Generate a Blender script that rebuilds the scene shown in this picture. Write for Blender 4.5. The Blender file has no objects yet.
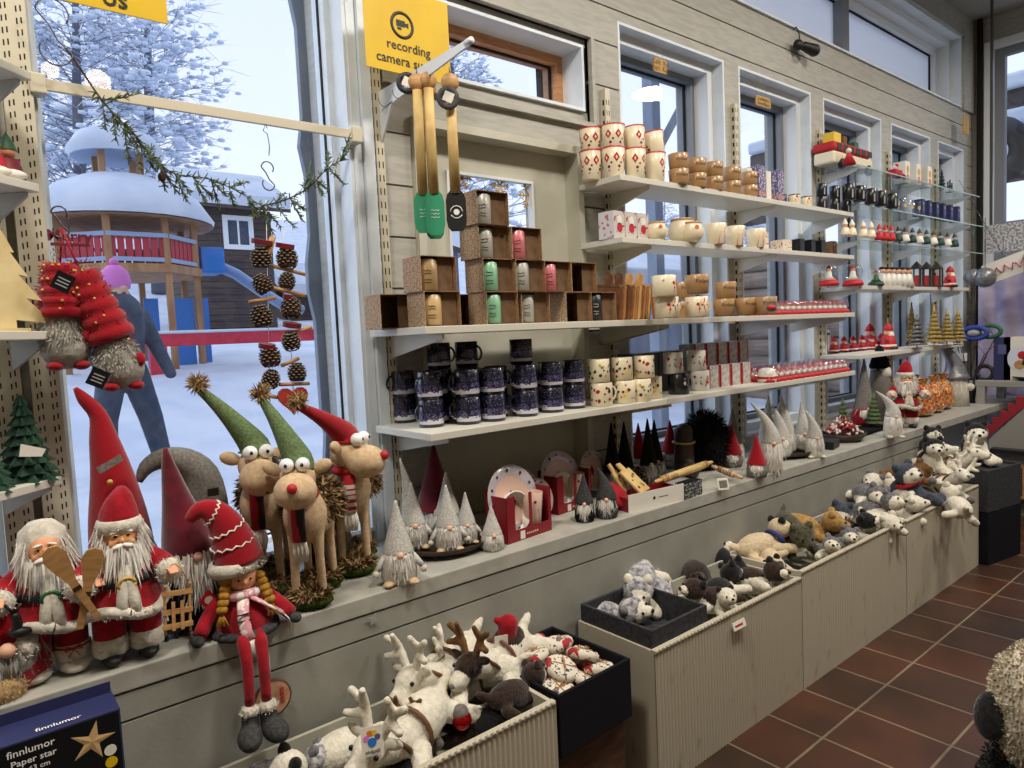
import bpy, bmesh, math, random
import numpy as np
from mathutils import Vector, Matrix, Euler
random.seed(7)
PI = math.pi
sc = bpy.context.scene
COL = sc.collection
# ---------------------------------------------------------------- camera
FPX = 687.84; EYE = 1.6
YAW, PITCH, ROLL = [math.radians(a) for a in (50.8197, -4.1088, -2.6156)]
_cy, _sy, _cp, _sp = math.cos(YAW), math.sin(YAW), math.cos(PITCH), math.sin(PITCH)
FW = Vector((_cy*_cp, _sy*_cp, _sp)); _r = Vector((_sy, -_cy, 0)); _u = _r.cross(FW)
RT = _r*math.cos(ROLL) + _u*math.sin(ROLL); UP = -_r*math.sin(ROLL) + _u*math.cos(ROLL)
CAM = Vector((0, 0, EYE))
cd = bpy.data.cameras.new('camera'); cam = bpy.data.objects.new('camera', cd); COL.objects.link(cam)
cam.matrix_world = Matrix.Translation(CAM) @ Matrix((RT, UP, -FW)).transposed().to_4x4()
cd.sensor_width = 36; cd.lens = FPX/1024*36; cd.clip_start = 0.02; cd.clip_end = 500
sc.camera = cam
def _on(px, py, ax, val):
    d = FW + RT*((px-512)/FPX) - UP*((py-384)/FPX)
    return CAM + d*((val-CAM[ax])/d[ax])
def atX(px, py, v): return _on(px, py, 0, v)
def atY(px, py, v): return _on(px, py, 1, v)
def atZ(px, py, v): return _on(px, py, 2, v)
def mpp(p): return (Vector(p)-CAM).dot(FW)/FPX
# ---------------------------------------------------------------- materials
def lin(c):
    return tuple(((x/255)/12.92 if x <= 10 else (((x/255)+0.055)/1.055)**2.4) for x in c)
MATS = {}
def mat(name, c, rough=0.6, metal=0.0, c2=None, nscale=30, lo=.4, hi=.6, bump=0.0, bscale=80, spec=0.5, emit=0.0, sheen=0.0, coat=0.0, alpha=1.0, stretch=None, trans=0.0):
    m = bpy.data.materials.new(name); m.use_nodes = True
    nt = m.node_tree; b = nt.nodes['Principled BSDF']; L = nt.links
    b.inputs['Base Color'].default_value = (*lin(c), 1)
    b.inputs['Roughness'].default_value = rough; b.inputs['Metallic'].default_value = metal
    b.inputs['Specular IOR Level'].default_value = spec
    b.inputs['Sheen Weight'].default_value = sheen; b.inputs['Coat Weight'].default_value = coat
    b.inputs['Transmission Weight'].default_value = trans
    if emit: b.inputs['Emission Color'].default_value = (*lin(c), 1); b.inputs['Emission Strength'].default_value = emit
    tc = nt.nodes.new('ShaderNodeTexCoord'); src = tc.outputs['Object']
    if stretch:
        mp = nt.nodes.new('ShaderNodeMapping'); mp.inputs['Scale'].default_value = stretch; L.new(src, mp.inputs[0]); src = mp.outputs[0]
    if c2:
        n = nt.nodes.new('ShaderNodeTexNoise'); n.inputs['Scale'].default_value = nscale; n.inputs['Detail'].default_value = 3; L.new(src, n.inputs['Vector'])
        r = nt.nodes.new('ShaderNodeValToRGB'); r.color_ramp.elements[0].position = lo; r.color_ramp.elements[1].position = hi
        r.color_ramp.elements[0].color = (*lin(c), 1); r.color_ramp.elements[1].color = (*lin(c2), 1)
        L.new(n.outputs['Fac'], r.inputs[0]); L.new(r.outputs[0], b.inputs['Base Color'])
    if bump:
        n2 = nt.nodes.new('ShaderNodeTexNoise'); n2.inputs['Scale'].default_value = bscale; n2.inputs['Detail'].default_value = 4; L.new(src, n2.inputs['Vector'])
        bp = nt.nodes.new('ShaderNodeBump'); bp.inputs['Strength'].default_value = bump; bp.inputs['Distance'].default_value = 0.004
        L.new(n2.outputs['Fac'], bp.inputs['Height']); L.new(bp.outputs[0], b.inputs['Normal'])
    MATS[name] = m; return m
def glass(name, tint=(1, 1, 1), rough=0.0, f0=.035, f1=.3, pw=4, haze=0.0):
    m = bpy.data.materials.new(name); m.use_nodes = True; nt = m.node_tree; nt.nodes.clear(); L = nt.links
    o = nt.nodes.new('ShaderNodeOutputMaterial'); mx = nt.nodes.new('ShaderNodeMixShader'); t = nt.nodes.new('ShaderNodeBsdfTransparent')
    g = nt.nodes.new('ShaderNodeBsdfGlossy'); lw = nt.nodes.new('ShaderNodeLayerWeight'); lw.inputs[0].default_value = .5
    t.inputs[0].default_value = (*tint, 1); g.inputs['Roughness'].default_value = rough
    a = nt.nodes.new('ShaderNodeMath'); a.operation = 'POWER'; a.inputs[1].default_value = pw; L.new(lw.outputs['Facing'], a.inputs[0])
    c = nt.nodes.new('ShaderNodeMath'); c.operation = 'MULTIPLY_ADD'; c.inputs[1].default_value = f1; c.inputs[2].default_value = f0; L.new(a.outputs[0], c.inputs[0])
    L.new(c.outputs[0], mx.inputs[0]); L.new(t.outputs[0], mx.inputs[1]); L.new(g.outputs[0], mx.inputs[2]); out = mx.outputs[0]
    if haze:
        d = nt.nodes.new('ShaderNodeBsdfTranslucent'); d2 = nt.nodes.new('ShaderNodeBsdfDiffuse'); ad = nt.nodes.new('ShaderNodeMixShader'); m2 = nt.nodes.new('ShaderNodeMixShader')
        for q in (d, d2): q.inputs[0].default_value = (.8, .82, .86, 1)
        L.new(d.outputs[0], ad.inputs[1]); L.new(d2.outputs[0], ad.inputs[2]); m2.inputs[0].default_value = haze
        L.new(out, m2.inputs[1]); L.new(ad.outputs[0], m2.inputs[2]); out = m2.outputs[0]
    L.new(out, o.inputs[0]); MATS[name] = m; return m
# ---------------------------------------------------------------- mesh builder
def T(x=0, y=0, z=0, rz=0, rx=0, ry=0, s=1):
    return Matrix.Translation((x, y, z)) @ Euler((rx, ry, rz)).to_matrix().to_4x4() @ Matrix.Scale(s, 4)
class MB:
    def __init__(self): self.v = []; self.f = []; self.m = []; self.s = []
    def add(self, vs, fs, mt, smooth=False, M=None):
        b = len(self.v)
        if M is not None: vs = [M @ Vector(p) for p in vs]
        self.v += [tuple(p) for p in vs]; self.f += [tuple(i+b for i in f) for f in fs]
        self.m += [mt]*len(fs); self.s += [smooth]*len(fs); return self
    def box(self, x0, x1, y0, y1, z0, z1, mt, M=None):
        vs = [(x, y, z) for z in (z0, z1) for y in (y0, y1) for x in (x0, x1)]
        return self.add(vs, [(0, 2, 3, 1), (4, 5, 7, 6), (0, 1, 5, 4), (2, 6, 7, 3), (0, 4, 6, 2), (1, 3, 7, 5)], mt, False, M)
    def lathe(self, prof, mt, M=None, n=16, smooth=True, a0=0, a1=2*PI):
        full = abs(a1-a0-2*PI) < 1e-6; k = n if full else n+1; vs = []; fs = []
        for r, z in prof:
            for i in range(k):
                a = a0+(a1-a0)*i/n; vs.append((r*math.cos(a), r*math.sin(a), z))
        for j in range(len(prof)-1):
            for i in range(n):
                i2 = (i+1) % k
                fs.append((j*k+i, j*k+i2, (j+1)*k+i2, (j+1)*k+i))
        return self.add(vs, fs, mt, smooth, M)
    def cyl(self, r, z0, z1, mt, M=None, n=16, r2=None):
        r2 = r if r2 is None else r2
        self.lathe([(r, z0), (r2, z1)], mt, M, n)
        for (rr, z, fl) in ((r, z0, 1), (r2, z1, 0)):
            vs = [(rr*math.cos(2*PI*i/n), rr*math.sin(2*PI*i/n), z) for i in range(n)]
            self.add(vs, [tuple(range(n))[::-1] if fl else tuple(range(n))], mt, False, M)
        return self
    def ell(self, c, r, mt, M=None, nu=14, nv=9, rot=None):
        if not hasattr(r, '__len__'): r = (r, r, r)
        R = Euler(rot).to_matrix() if rot else Matrix.Identity(3)
        vs = [Vector(c)+R @ Vector((0, 0, -r[2]))]
        for j in range(1, nv):
            t = PI*j/nv-PI/2
            for i in range(nu):
                a = 2*PI*i/nu; vs.append(Vector(c)+R @ Vector((r[0]*math.cos(t)*math.cos(a), r[1]*math.cos(t)*math.sin(a), r[2]*math.sin(t))))
        vs.append(Vector(c)+R @ Vector((0, 0, r[2]))); fs = []
        for i in range(nu):
            fs.append((0, 1+(i+1) % nu, 1+i))
            for j in range(nv-2): a = 1+j*nu; fs.append((a+i, a+(i+1) % nu, a+nu+(i+1) % nu, a+nu+i))
            a = 1+(nv-2)*nu; fs.append((a+i, a+(i+1) % nu, len(vs)-1))
        return self.add(vs, fs, mt, True, M)
    def tube(self, pts, r, mt, M=None, n=8, smooth=True, cap=True, flat=1.0):
        pts = [Vector(p) for p in pts]; k = len(pts)
        rs = list(r) if hasattr(r, '__len__') else [r]*k
        vs = []; fs = []; up = None
        for i, p in enumerate(pts):
            d = (pts[min(i+1, k-1)]-pts[max(i-1, 0)])
            d = d.normalized() if d.length > 1e-9 else Vector((0, 0, 1))
            if up is None:
                up = Vector((0, 0, 1)) if abs(d.z) < .9 else Vector((0, 1, 0))
            a = up.cross(d)
            if a.length < 1e-5: a = Vector((1, 0, 0)).cross(d)
            a.normalize(); b = d.cross(a).normalized(); up = b
            for j in range(n):
                t = 2*PI*j/n; vs.append(p + a*(math.cos(t)*rs[i]) + b*(math.sin(t)*rs[i]*flat))
        for i in range(k-1):
            for j in range(n):
                j2 = (j+1) % n; fs.append((i*n+j, i*n+j2, (i+1)*n+j2, (i+1)*n+j))
        if cap: fs.append(tuple(range(n))[::-1]); fs.append(tuple((k-1)*n+j for j in range(n)))
        return self.add(vs, fs, mt, smooth, M)
    def prism(self, poly, h0, h1, mt, M=None, side=None):
        n = len(poly); vs = [(x, y, h0) for x, y in poly]+[(x, y, h1) for x, y in poly]
        self.add(vs, [tuple(range(n))[::-1], tuple(range(n, 2*n))], mt, False, M)
        return self.add(vs, [(i, (i+1) % n, n+(i+1) % n, n+i) for i in range(n)], side or mt, False, M)
    def merge(self, o, M=None):
        b = len(self.v); self.v += [tuple(M @ Vector(p)) if M is not None else p for p in o.v]
        self.f += [tuple(i+b for i in f) for f in o.f]; self.m += o.m; self.s += o.s; return self
    def blades(self, pts, dirs, L, w, mt, jit=.35, curl=0.0):
        b = len(self.v)
        for k, (p, d) in enumerate(zip(pts, dirs)):
            d = Vector(d)+Vector((random.gauss(0, jit), random.gauss(0, jit), random.gauss(0, jit))); d.normalize()
            s = d.cross(Vector((random.gauss(0, 1), random.gauss(0, 1), random.gauss(0, 1)))).normalized()*w/2
            l = L*random.uniform(.6, 1.15); p = Vector(p)
            q = p+d*l*.55+s.cross(d)*curl*random.uniform(-1, 1)
            i = len(self.v); self.v += [tuple(p-s), tuple(p+s), tuple(q+s*.7), tuple(q-s*.7), tuple(p+d*l)]
            self.f += [(i, i+1, i+2, i+3), (i+3, i+2, i+4)]; m = mt if isinstance(mt, str) else mt[k % len(mt)]; self.m += [m, m]; self.s += [True, True]
        return self
    def mesh(self, name):
        me = bpy.data.meshes.new(name); me.from_pydata(self.v, [], self.f)
        keys = list(dict.fromkeys(self.m))
        for k in keys: me.materials.append(MATS[k])
        ix = {k: i for i, k in enumerate(keys)}
        me.polygons.foreach_set('material_index', [ix[k] for k in self.m]); me.polygons.foreach_set('use_smooth', self.s)
        me.update(); return me
    def build(self, name, parent=None, bevel=0, loc=None, rz=0):
        o = bpy.data.objects.new(name, self.mesh(name)); COL.objects.link(o)
        if parent is not None: o.parent = parent
        if loc is not None: o.location = loc; o.rotation_euler.z = rz
        if bevel:
            m = o.modifiers.new('bevel', 'BEVEL'); m.width = bevel; m.segments = 2; m.limit_method = 'ANGLE'
        return o
def tag(o, label=None, cat=None, group=None, kind=None):
    if label: o['label'] = label
    if cat: o['category'] = cat
    if group: o['group'] = group
    if kind: o['kind'] = kind
    return o
def thing(name, label, cat, loc=(0, 0, 0), rz=0, group=None, s=1):
    o = bpy.data.objects.new(name, None); COL.objects.link(o); o.empty_display_size = .05
    o.location = loc; o.rotation_euler = (0, 0, rz); o.scale = (s, s, s) if not hasattr(s, '__len__') else s
    return tag(o, label, cat, group)
def dup(root, loc, rz=0, label=None, group=None, s=None, rot=None, swap=None):
    r = root.copy(); COL.objects.link(r); r.location = loc; r.rotation_euler = rot if rot else (0, 0, rz)
    if s is not None: r.scale = (s, s, s) if not hasattr(s, '__len__') else s
    if label: r['label'] = label
    if group: r['group'] = group
    for ch in list(root.children):
        c = ch.copy(); COL.objects.link(c); c.parent = r
        for g in ch.children:
            d = g.copy(); COL.objects.link(d); d.parent = c
    return r
class Proto:
    """first call places the prototype itself, later calls copy it"""
    def __init__(self, root): self.root = root; self.used = False
    def put(self, loc, rz=0, label=None, group=None, s=None, rot=None):
        if not self.used:
            self.used = True; o = self.root; o.location = loc; o.rotation_euler = rot if rot else (0, 0, rz)
            if s is not None: o.scale = (s, s, s) if not hasattr(s, '__len__') else s
            return tag(o, label, None, group)
        return dup(self.root, loc, rz, label, group, s, rot)
def struct(o): o['kind'] = 'structure'; return o
_tc = {}
def textmb(s, size, mt, depth=0.0008, align='CENTER', M=None, wrap=None, bold=0.0):
    """lettering in local XY, thickness towards +Z; wrap(x, y, z) bends it"""
    key = (s, bold)
    if key not in _tc:
        cu = bpy.data.curves.new('t', 'FONT'); cu.body = s; cu.size = 1; cu.extrude = 0; cu.offset = bold; cu.resolution_u = 2
        cu.align_x = 'CENTER'; cu.align_y = 'CENTER'
        o = bpy.data.objects.new('t', cu); COL.objects.link(o); bpy.context.view_layer.update()
        me = bpy.data.meshes.new_from_object(o.evaluated_get(bpy.context.evaluated_depsgraph_get()))
        _tc[key] = ([tuple(v.co) for v in me.vertices], [tuple(p.vertices) for p in me.polygons])
        bpy.data.objects.remove(o); bpy.data.curves.remove(cu); bpy.data.meshes.remove(me)
    vs, fs = _tc[key]; xs = [v[0] for v in vs]
    off = -min(xs) if align == 'LEFT' else 0
    mb = MB(); vs = [((v[0]+off)*size, v[1]*size, depth) for v in vs]
    if wrap: vs = [wrap(*v) for v in vs]
    mb.add(vs, fs, mt, False, M); return mb
def clean_mesh(me, dist=1e-5):
    bm = bmesh.new(); bm.from_mesh(me); bmesh.ops.remove_doubles(bm, verts=bm.verts, dist=dist); bm.to_mesh(me); bm.free()
def blob(prims, voxel=.004, smooth=6, noise=0.0, nz=60, fur=None):
    """prims: ('e', c, r, rot, mat) ellipsoids and ('c', p0, p1, r0, r1, mat) tapered limbs grown into one skin"""
    mb = MB()
    for p in prims:
        if p[0] == 'e': mb.ell(p[1], p[2], p[4], rot=p[3], nu=16, nv=12)
        else:
            a, b = Vector(p[1]), Vector(p[2]); mb.ell(a, p[3], p[5], nu=12, nv=8); mb.ell(b, p[4], p[5], nu=12, nv=8)
            mb.tube([a, b], [p[3], p[4]], p[5], n=12)
    o = mb.build('tmp'); md = o.modifiers.new('r', 'REMESH'); md.mode = 'VOXEL'; md.voxel_size = voxel
    ms = o.modifiers.new('s', 'SMOOTH'); ms.iterations = smooth; ms.factor = .5
    bpy.context.view_layer.update()
    me = bpy.data.meshes.new_from_object(o.evaluated_get(bpy.context.evaluated_depsgraph_get()))
    bpy.data.objects.remove(o)
    n = len(me.vertices); co = np.empty(n*3); me.vertices.foreach_get('co', co); co = co.reshape(-1, 3)
    no = np.empty(n*3); me.vertices.foreach_get('normal', no); no = no.reshape(-1, 3)
    npo = len(me.polygons); ce = np.empty(npo*3); me.polygons.foreach_get('center', ce); ce = ce.reshape(-1, 3)
    best = np.full(npo, 1e9); idx = np.zeros(npo, int); keys = []
    for p in prims:
        mt = p[-1]
        if mt not in keys: keys.append(mt)
        if p[0] == 'e':
            R = np.array(Euler(p[3]).to_matrix()) if p[3] else np.eye(3)
            r = np.array(p[2] if hasattr(p[2], '__len__') else (p[2],)*3)
            q = (ce-np.array(p[1])) @ R; d = (np.linalg.norm(q/r, axis=1)-1)*r.min()
        else:
            a, b = np.array(p[1]), np.array(p[2]); ab = b-a; t = np.clip(((ce-a) @ ab)/max(ab @ ab, 1e-9), 0, 1)
            d = np.linalg.norm(ce-a-t[:, None]*ab, axis=1)-(p[3]+(p[4]-p[3])*t)
        k = d < best; best[k] = d[k]; idx[k] = keys.index(mt)
    if noise:
        ph = np.sin(co[:, 0]*nz*6.1+np.sin(co[:, 1]*nz*4.7)*2)+np.sin(co[:, 1]*nz*5.3+np.sin(co[:, 2]*nz*5.9)*2)+np.sin(co[:, 2]*nz*6.7+np.sin(co[:, 0]*nz*3.9)*2)
        co += no*(ph/3*noise)[:, None]; me.vertices.foreach_set('co', co.ravel())
    me.materials.clear()
    for k in keys: me.materials.append(MATS[k])
    me.polygons.foreach_set('material_index', idx); me.polygons.foreach_set('use_smooth', np.ones(npo, bool)); me.update()
    if fur:                                   # fur = (count, length, width, droop)
        cnt, L, w, droop = fur; pol = me.polygons; out = MB()
        out.v = [tuple(v) for v in co]; out.f = [tuple(p.vertices) for p in pol]; out.m = [keys[i] for i in idx]; out.s = [True]*npo
        pick = [random.randrange(npo) for _ in range(cnt)]
        for i in pick:
            nn = Vector(pol[i].normal); p = Vector(pol[i].center)
            out.blades([p], [nn*(1-droop)+Vector((0, 0, -droop))], L, w, keys[idx[i]], jit=.3)
        me2 = out.mesh('fur'); bpy.data.meshes.remove(me); me = me2
    return me
def mobj(name, me, parent=None, loc=None, rz=0):
    o = bpy.data.objects.new(name, me); COL.objects.link(o)
    if parent is not None: o.parent = parent
    if loc is not None: o.location = loc; o.rotation_euler.z = rz
    me.name = name; return o
ORD = ['leftmost', 'second from the left', 'third from the left', 'fourth from the left', 'fifth from the left', 'sixth from the left', 'seventh from the left', 'eighth from the left', 'ninth from the left', 'tenth from the left', 'eleventh from the left', 'twelfth from the left', 'thirteenth from the left', 'fourteenth from the left', 'fifteenth from the left', 'sixteenth from the left', 'seventeenth from the left', 'eighteenth from the left', 'nineteenth from the left', 'twentieth from the left']
def ordl(i, n):
    if i == n-1 and n > 1: return 'rightmost'
    if i == n-2 and n > 3: return 'second from the right'
    if i == n-3 and n > 6: return 'third from the right'
    if i == n-4 and n > 9: return 'fourth from the right'
    return ORD[i]
# ================================================================ materials of the place
mat('paint', (172, 170, 160), .55, c2=(160, 158, 149), nscale=9, bump=.15, bscale=60, stretch=(1, 1, 6))
mat('paint_daylit', (218, 226, 232), .5, c2=(208, 217, 224), nscale=8)  # window boards lightened and blued: daylight from outside put into the colour
mat('gap', (14, 13, 12), .9)
mat('frame_grey', (118, 122, 128), .5)
mat('trim_white', (216, 220, 222), .45)
mat('shelf_white', (206, 203, 190), .4)
mat('cream_metal', (198, 191, 170), .45, metal=.1)
mat('slot', (30, 26, 20), .9)
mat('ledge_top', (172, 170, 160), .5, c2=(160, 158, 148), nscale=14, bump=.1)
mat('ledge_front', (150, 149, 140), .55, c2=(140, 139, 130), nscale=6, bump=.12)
mat('bin_white', (186, 178, 158), .6, c2=(150, 140, 118), nscale=14, lo=.62, hi=.78, stretch=(1, 1, .5))
mat('bin_inner', (170, 168, 152), .6)
mat('snow', (204, 210, 220), .85, c2=(188, 197, 212), nscale=1.2, bump=.5, bscale=3)
mat('snow_far', (206, 212, 222), .9)
mat('door_paint', (190, 188, 172), .5, c2=(182, 180, 164), nscale=6)
mat('pine_frame', (196, 142, 92), .5, c2=(176, 120, 72), nscale=14, stretch=(1, 1, 8))
glass('pane', (.95, .97, 1.0))
glass('pane_dusty', (.85, .88, .95), rough=.15, haze=.75)
def floor_mat():
    m = bpy.data.materials.new('tiles'); m.use_nodes = True; nt = m.node_tree; b = nt.nodes['Principled BSDF']; L = nt.links
    tc = nt.nodes.new('ShaderNodeTexCoord'); mp = nt.nodes.new('ShaderNodeMapping'); L.new(tc.outputs['Object'], mp.inputs[0])
    br = nt.nodes.new('ShaderNodeTexBrick'); br.offset = 0; br.inputs['Scale'].default_value = 1
    br.inputs['Brick Width'].default_value = .2865; br.inputs['Row Height'].default_value = .345; br.inputs['Mortar Size'].default_value = .005
    br.inputs['Mortar Smooth'].default_value = .1
    mp.inputs['Location'].default_value = (.0985, .128, 0)
    br.inputs['Color1'].default_value = (*lin((76, 44, 29)), 1); br.inputs['Color2'].default_value = (*lin((54, 39, 30)), 1)
    br.inputs['Mortar'].default_value = (*lin((120, 108, 90)), 1); L.new(mp.outputs[0], br.inputs['Vector'])
    n = nt.nodes.new('ShaderNodeTexNoise'); n.inputs['Scale'].default_value = 3.5; n.inputs['Detail'].default_value = 5; L.new(tc.outputs['Object'], n.inputs['Vector'])
    r = nt.nodes.new('ShaderNodeValToRGB'); r.color_ramp.elements[0].position = .3; r.color_ramp.elements[1].position = .7
    r.color_ramp.elements[0].color = (.55, .55, .55, 1); r.color_ramp.elements[1].color = (1.25, 1.15, 1.05, 1); L.new(n.outputs['Fac'], r.inputs[0])
    mx = nt.nodes.new('ShaderNodeMix'); mx.data_type = 'RGBA'; mx.blend_type = 'MULTIPLY'; mx.inputs[0].default_value = 1
    L.new(br.outputs['Color'], mx.inputs[6]); L.new(r.outputs[0], mx.inputs[7]); L.new(mx.outputs[2], b.inputs['Base Color'])
    b.inputs['Roughness'].default_value = .38
    bp = nt.nodes.new('ShaderNodeBump'); bp.inputs['Strength'].default_value = .4; bp.inputs['Distance'].default_value = .003; bp.invert = True
    L.new(br.outputs['Fac'], bp.inputs['Height']); L.new(bp.outputs[0], b.inputs['Normal'])
    MATS['tiles'] = m
floor_mat()
W = 2.38                       # inner face of the window wall
XE = 7.78                      # end wall
ZC = 4.35
SILL = .83; FACE = 1.87
# ---------------------------------------------------------------- floor, ceiling, plain walls
b = MB(); b.box(-1.6, XE, -2.6, FACE+.3, -.06, 0, 'tiles'); struct(b.build('floor'))
mat('ceiling', (150, 148, 140), .8)
b = MB(); b.box(-1.7, XE+.2, -2.7, W+.35, ZC, ZC+.1, 'ceiling'); struct(b.build('ceiling'))
mat('wall_plain', (148, 142, 128), .8)
b = MB(); b.box(-1.7, XE+.1, -2.7, -2.6, 0, ZC, 'wall_plain'); struct(b.build('wall_right'))
b = MB(); b.box(-1.7, -1.6, -2.6, W+.3, 0, ZC, 'wall_plain'); struct(b.build('wall_back'))
# ---------------------------------------------------------------- window wall
# openings (x0, x1, z0, z1) of the facade
OPEN = [(-1.5, .10, .87, 3.3), (.24, 1.225, .87, 3.3), (1.47, 2.47, 2.655, 2.965), (1.50, 2.39, .84, 2.45),
        (2.72, 3.64, .9, 3.14), (3.79, 4.66, .9, 3.14), (4.83, 5.76, .9, 3.14), (5.94, 6.74, .9, 3.14), (6.92, 7.55, .9, 3.14),
        (2.2, 7.5, 3.52, 4.16)]
def cells(x0, x1, z0, z1, holes):
    xs = sorted({x0, x1, *[h[i] for h in holes for i in (0, 1) if x0 < h[i] < x1]})
    zs = sorted({z0, z1, *[h[i] for h in holes for i in (2, 3) if z0 < h[i] < z1]})
    for a, c in zip(zs, zs[1:]):
        run = None
        for p, q in zip(xs, xs[1:]):
            cx, cz = (p+q)/2, (a+c)/2
            solid = not any(h[0] < cx < h[1] and h[2] < cz < h[3] for h in holes)
            if solid:
                run = (run[0], q) if run else (p, q)
            if (not solid or q == xs[-1]) and run:
                yield run[0], run[1], a, c; run = None
b = MB()
for (x0, x1, z0, z1) in cells(-1.6, XE, 0, ZC, OPEN): b.box(x0, x1, W+.012, W+.34, z0, z1, 'gap' if 1.25 < x0 < 2.72 else 'paint')
# siding boards with dark shadow gaps between them
zb = [0.0, .8, 1.0, 1.2, 1.4, 1.6, 1.8, 2.0, 2.2, 2.4, 2.6, 2.8, 3.01, 3.19, 3.36, 3.5]
holes = [(1.38, 2.5, 2.6, 3.0), (1.5, 2.39, .8, 2.45), (2.72, 7.62, .8, 3.14)]
for a, c in zip(zb, zb[1:]):
    for (x0, x1, z0, z1) in cells(1.30, XE, a+.004, c-.004, [h for h in holes if h[2] < c and h[3] > a]):
        b.box(x0, x1, W-.004, W+.012, z0, z1, 'paint')
b.box(1.225, 1.258, W-.012, W+.012, .83, ZC, 'paint_daylit'); b.box(1.261, 1.302, W-.03, W+.012, .83, ZC, 'paint_daylit')
for x0, x1 in ((3.64, 3.79), (4.66, 4.83), (5.76, 5.94), (6.74, 6.92), (7.55, 7.62)): b.box(x0, x1, W-.004, W+.012, .9, 3.14, 'paint')
b.box(2.72, 7.62, W-.004, W+.012, .83, .9, 'paint')
b.box(.10, .24, W-.004, W+.012, .83, ZC, 'paint'); b.box(-1.6, 1.3, W-.004, W+.012, 3.3, ZC, 'paint')
b.box(1.3, XE, W-.03, W+.012, 4.16, ZC, 'paint'); b.box(7.5, XE, W-.03, W+.012, 3.5, 4.16, 'paint')
struct(b.build('wall_left'))
# window units: reveal boards, stepped trim, dark frame, pane
def window(n, x0, x1, z0, z1, y=W, gy=.25, seal=.012, step=True, frame='frame_grey', fw=.045, pane='pane', rv='paint_daylit'):
    root = MB()
    t = .014
    def ring(a, c, d, e, y0, y1, w, m, mbx):
        mbx.box(a, a+w, y0, y1, d, e, m); mbx.box(c-w, c, y0, y1, d, e, m); mbx.box(a+w, c-w, y0, y1, e-w, e, m); mbx.box(a+w, c-w, y0, y1, d, d+w, m)
    ring(x0, x1, z0, z1, y-.006, y+gy+.06, t, rv, root)                      # reveal lining
    if step: ring(x0+t, x1-t, z0+t, z1-t, y+gy-.135, y+gy-.01, .05, 'trim_white', root)
    o = struct(root.build('window_%d' % n))
    s = t+(.05 if step else 0)
    fr = MB(); ring(x0+s, x1-s, z0+s, z1-s, y+gy-.04, y+gy+.06, fw, frame, fr)
    ring(x0+s+fw, x1-s-fw, z0+s+fw, z1-s-fw, y+gy-.0, y+gy+.014, min(seal, .008), 'gap', fr)
    fr.build('window_frame', o)
    g = s+fw
    p = MB(); p.box(x0+g, x1-g, y+gy+.016, y+gy+.022, z0+g, z1-g, pane); p.build('pane', o)
    return o
window(1, *OPEN[1], gy=.14, step=False, fw=.02, frame='paint_daylit', seal=.004)
window(2, *OPEN[0], gy=.14, step=False, fw=.03, frame='paint_daylit')
window(3, *OPEN[2], gy=.17, step=False, frame='pine_frame', fw=.04)
for k in range(5): window(4+k, *OPEN[4+k], gy=.2, fw=.034)
mat('dusty', (170, 178, 192), .7, c2=(198, 206, 220), nscale=5, bump=.2, bscale=30)
cw = window(9, *OPEN[9], gy=.22, step=True, frame='trim_white', fw=.05, pane='pane_dusty')
mb = MB()
for xm in (3.9, 5.55): mb.box(xm-.05, xm+.05, W+.16, W+.26, 3.6, 4.08, 'frame_grey')
mb.build('mullion', cw)
# the transom casing and the door
b = MB()
def casing(b, x0, x1, z0, z1, w, y0, y1, m, bottom=True):
    b.box(x0-w, x0, y0, y1, z0-(w if bottom else 0), z1+w, m); b.box(x1, x1+w, y0, y1, z0-(w if bottom else 0), z1+w, m); b.box(x0, x1, y0, y1, z1, z1+w, m)
    if bottom: b.box(x0, x1, y0, y1, z0-w, z0, m)
casing(b, 1.38, 2.50, 2.60, 3.0, .022, W-.03, W+.1, 'paint')
casing(b, 1.47, 2.47, 2.655, 2.965, .08, W+.055, W+.1, 'paint')
struct(b.build('trim_1'))
b = MB(); casing(b, 1.512, 2.378, .83, 2.438, .034, W-.03, W+.09, 'door_paint', False)
struct(b.build('trim_2'))
d = MB(); dx0, dx1, dz0, dz1 = 1.5, 2.39, .84, 2.45; gx0, gx1, gz0, gz1 = 1.68, 2.16, 1.66, 2.30; yd = W+.06
for r in ((dx0, gx0, dz0, dz1), (gx1, dx1, dz0, dz1), (gx0, gx1, gz1, dz1), (gx0, gx1, dz0, gz0)): d.box(r[0], r[1], yd, yd+.05, r[2], r[3], 'door_paint')
door = struct(d.build('door_1'))
b = MB(); casing(b, gx0+.01, gx1-.01, gz0+.01, gz1-.01, .012, yd-.012, yd+.02, 'trim_white'); b.build('window_frame', door)
b = MB(); b.box(gx0, gx1, yd+.02, yd+.026, gz0, gz1, 'pane'); b.build('pane', door)
mat('steel', (150, 150, 148), .35, metal=.8)
mat('black', (18, 17, 17), .5)
b = MB(); p = atY(602, 238, yd)
b.box(p.x-.02, p.x+.02, yd-.012, yd, p.z-.05, p.z+.05, 'steel'); b.cyl(.011, 0, .02, 'black', Matrix.Translation((p.x, yd-.01, p.z+.022)) @ Euler((PI/2, 0, 0)).to_matrix().to_4x4())
b.cyl(.011, 0, .02, 'black', Matrix.Translation((p.x, yd-.01, p.z-.022)) @ Euler((PI/2, 0, 0)).to_matrix().to_4x4()); b.build('lock_plate', door)
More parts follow.
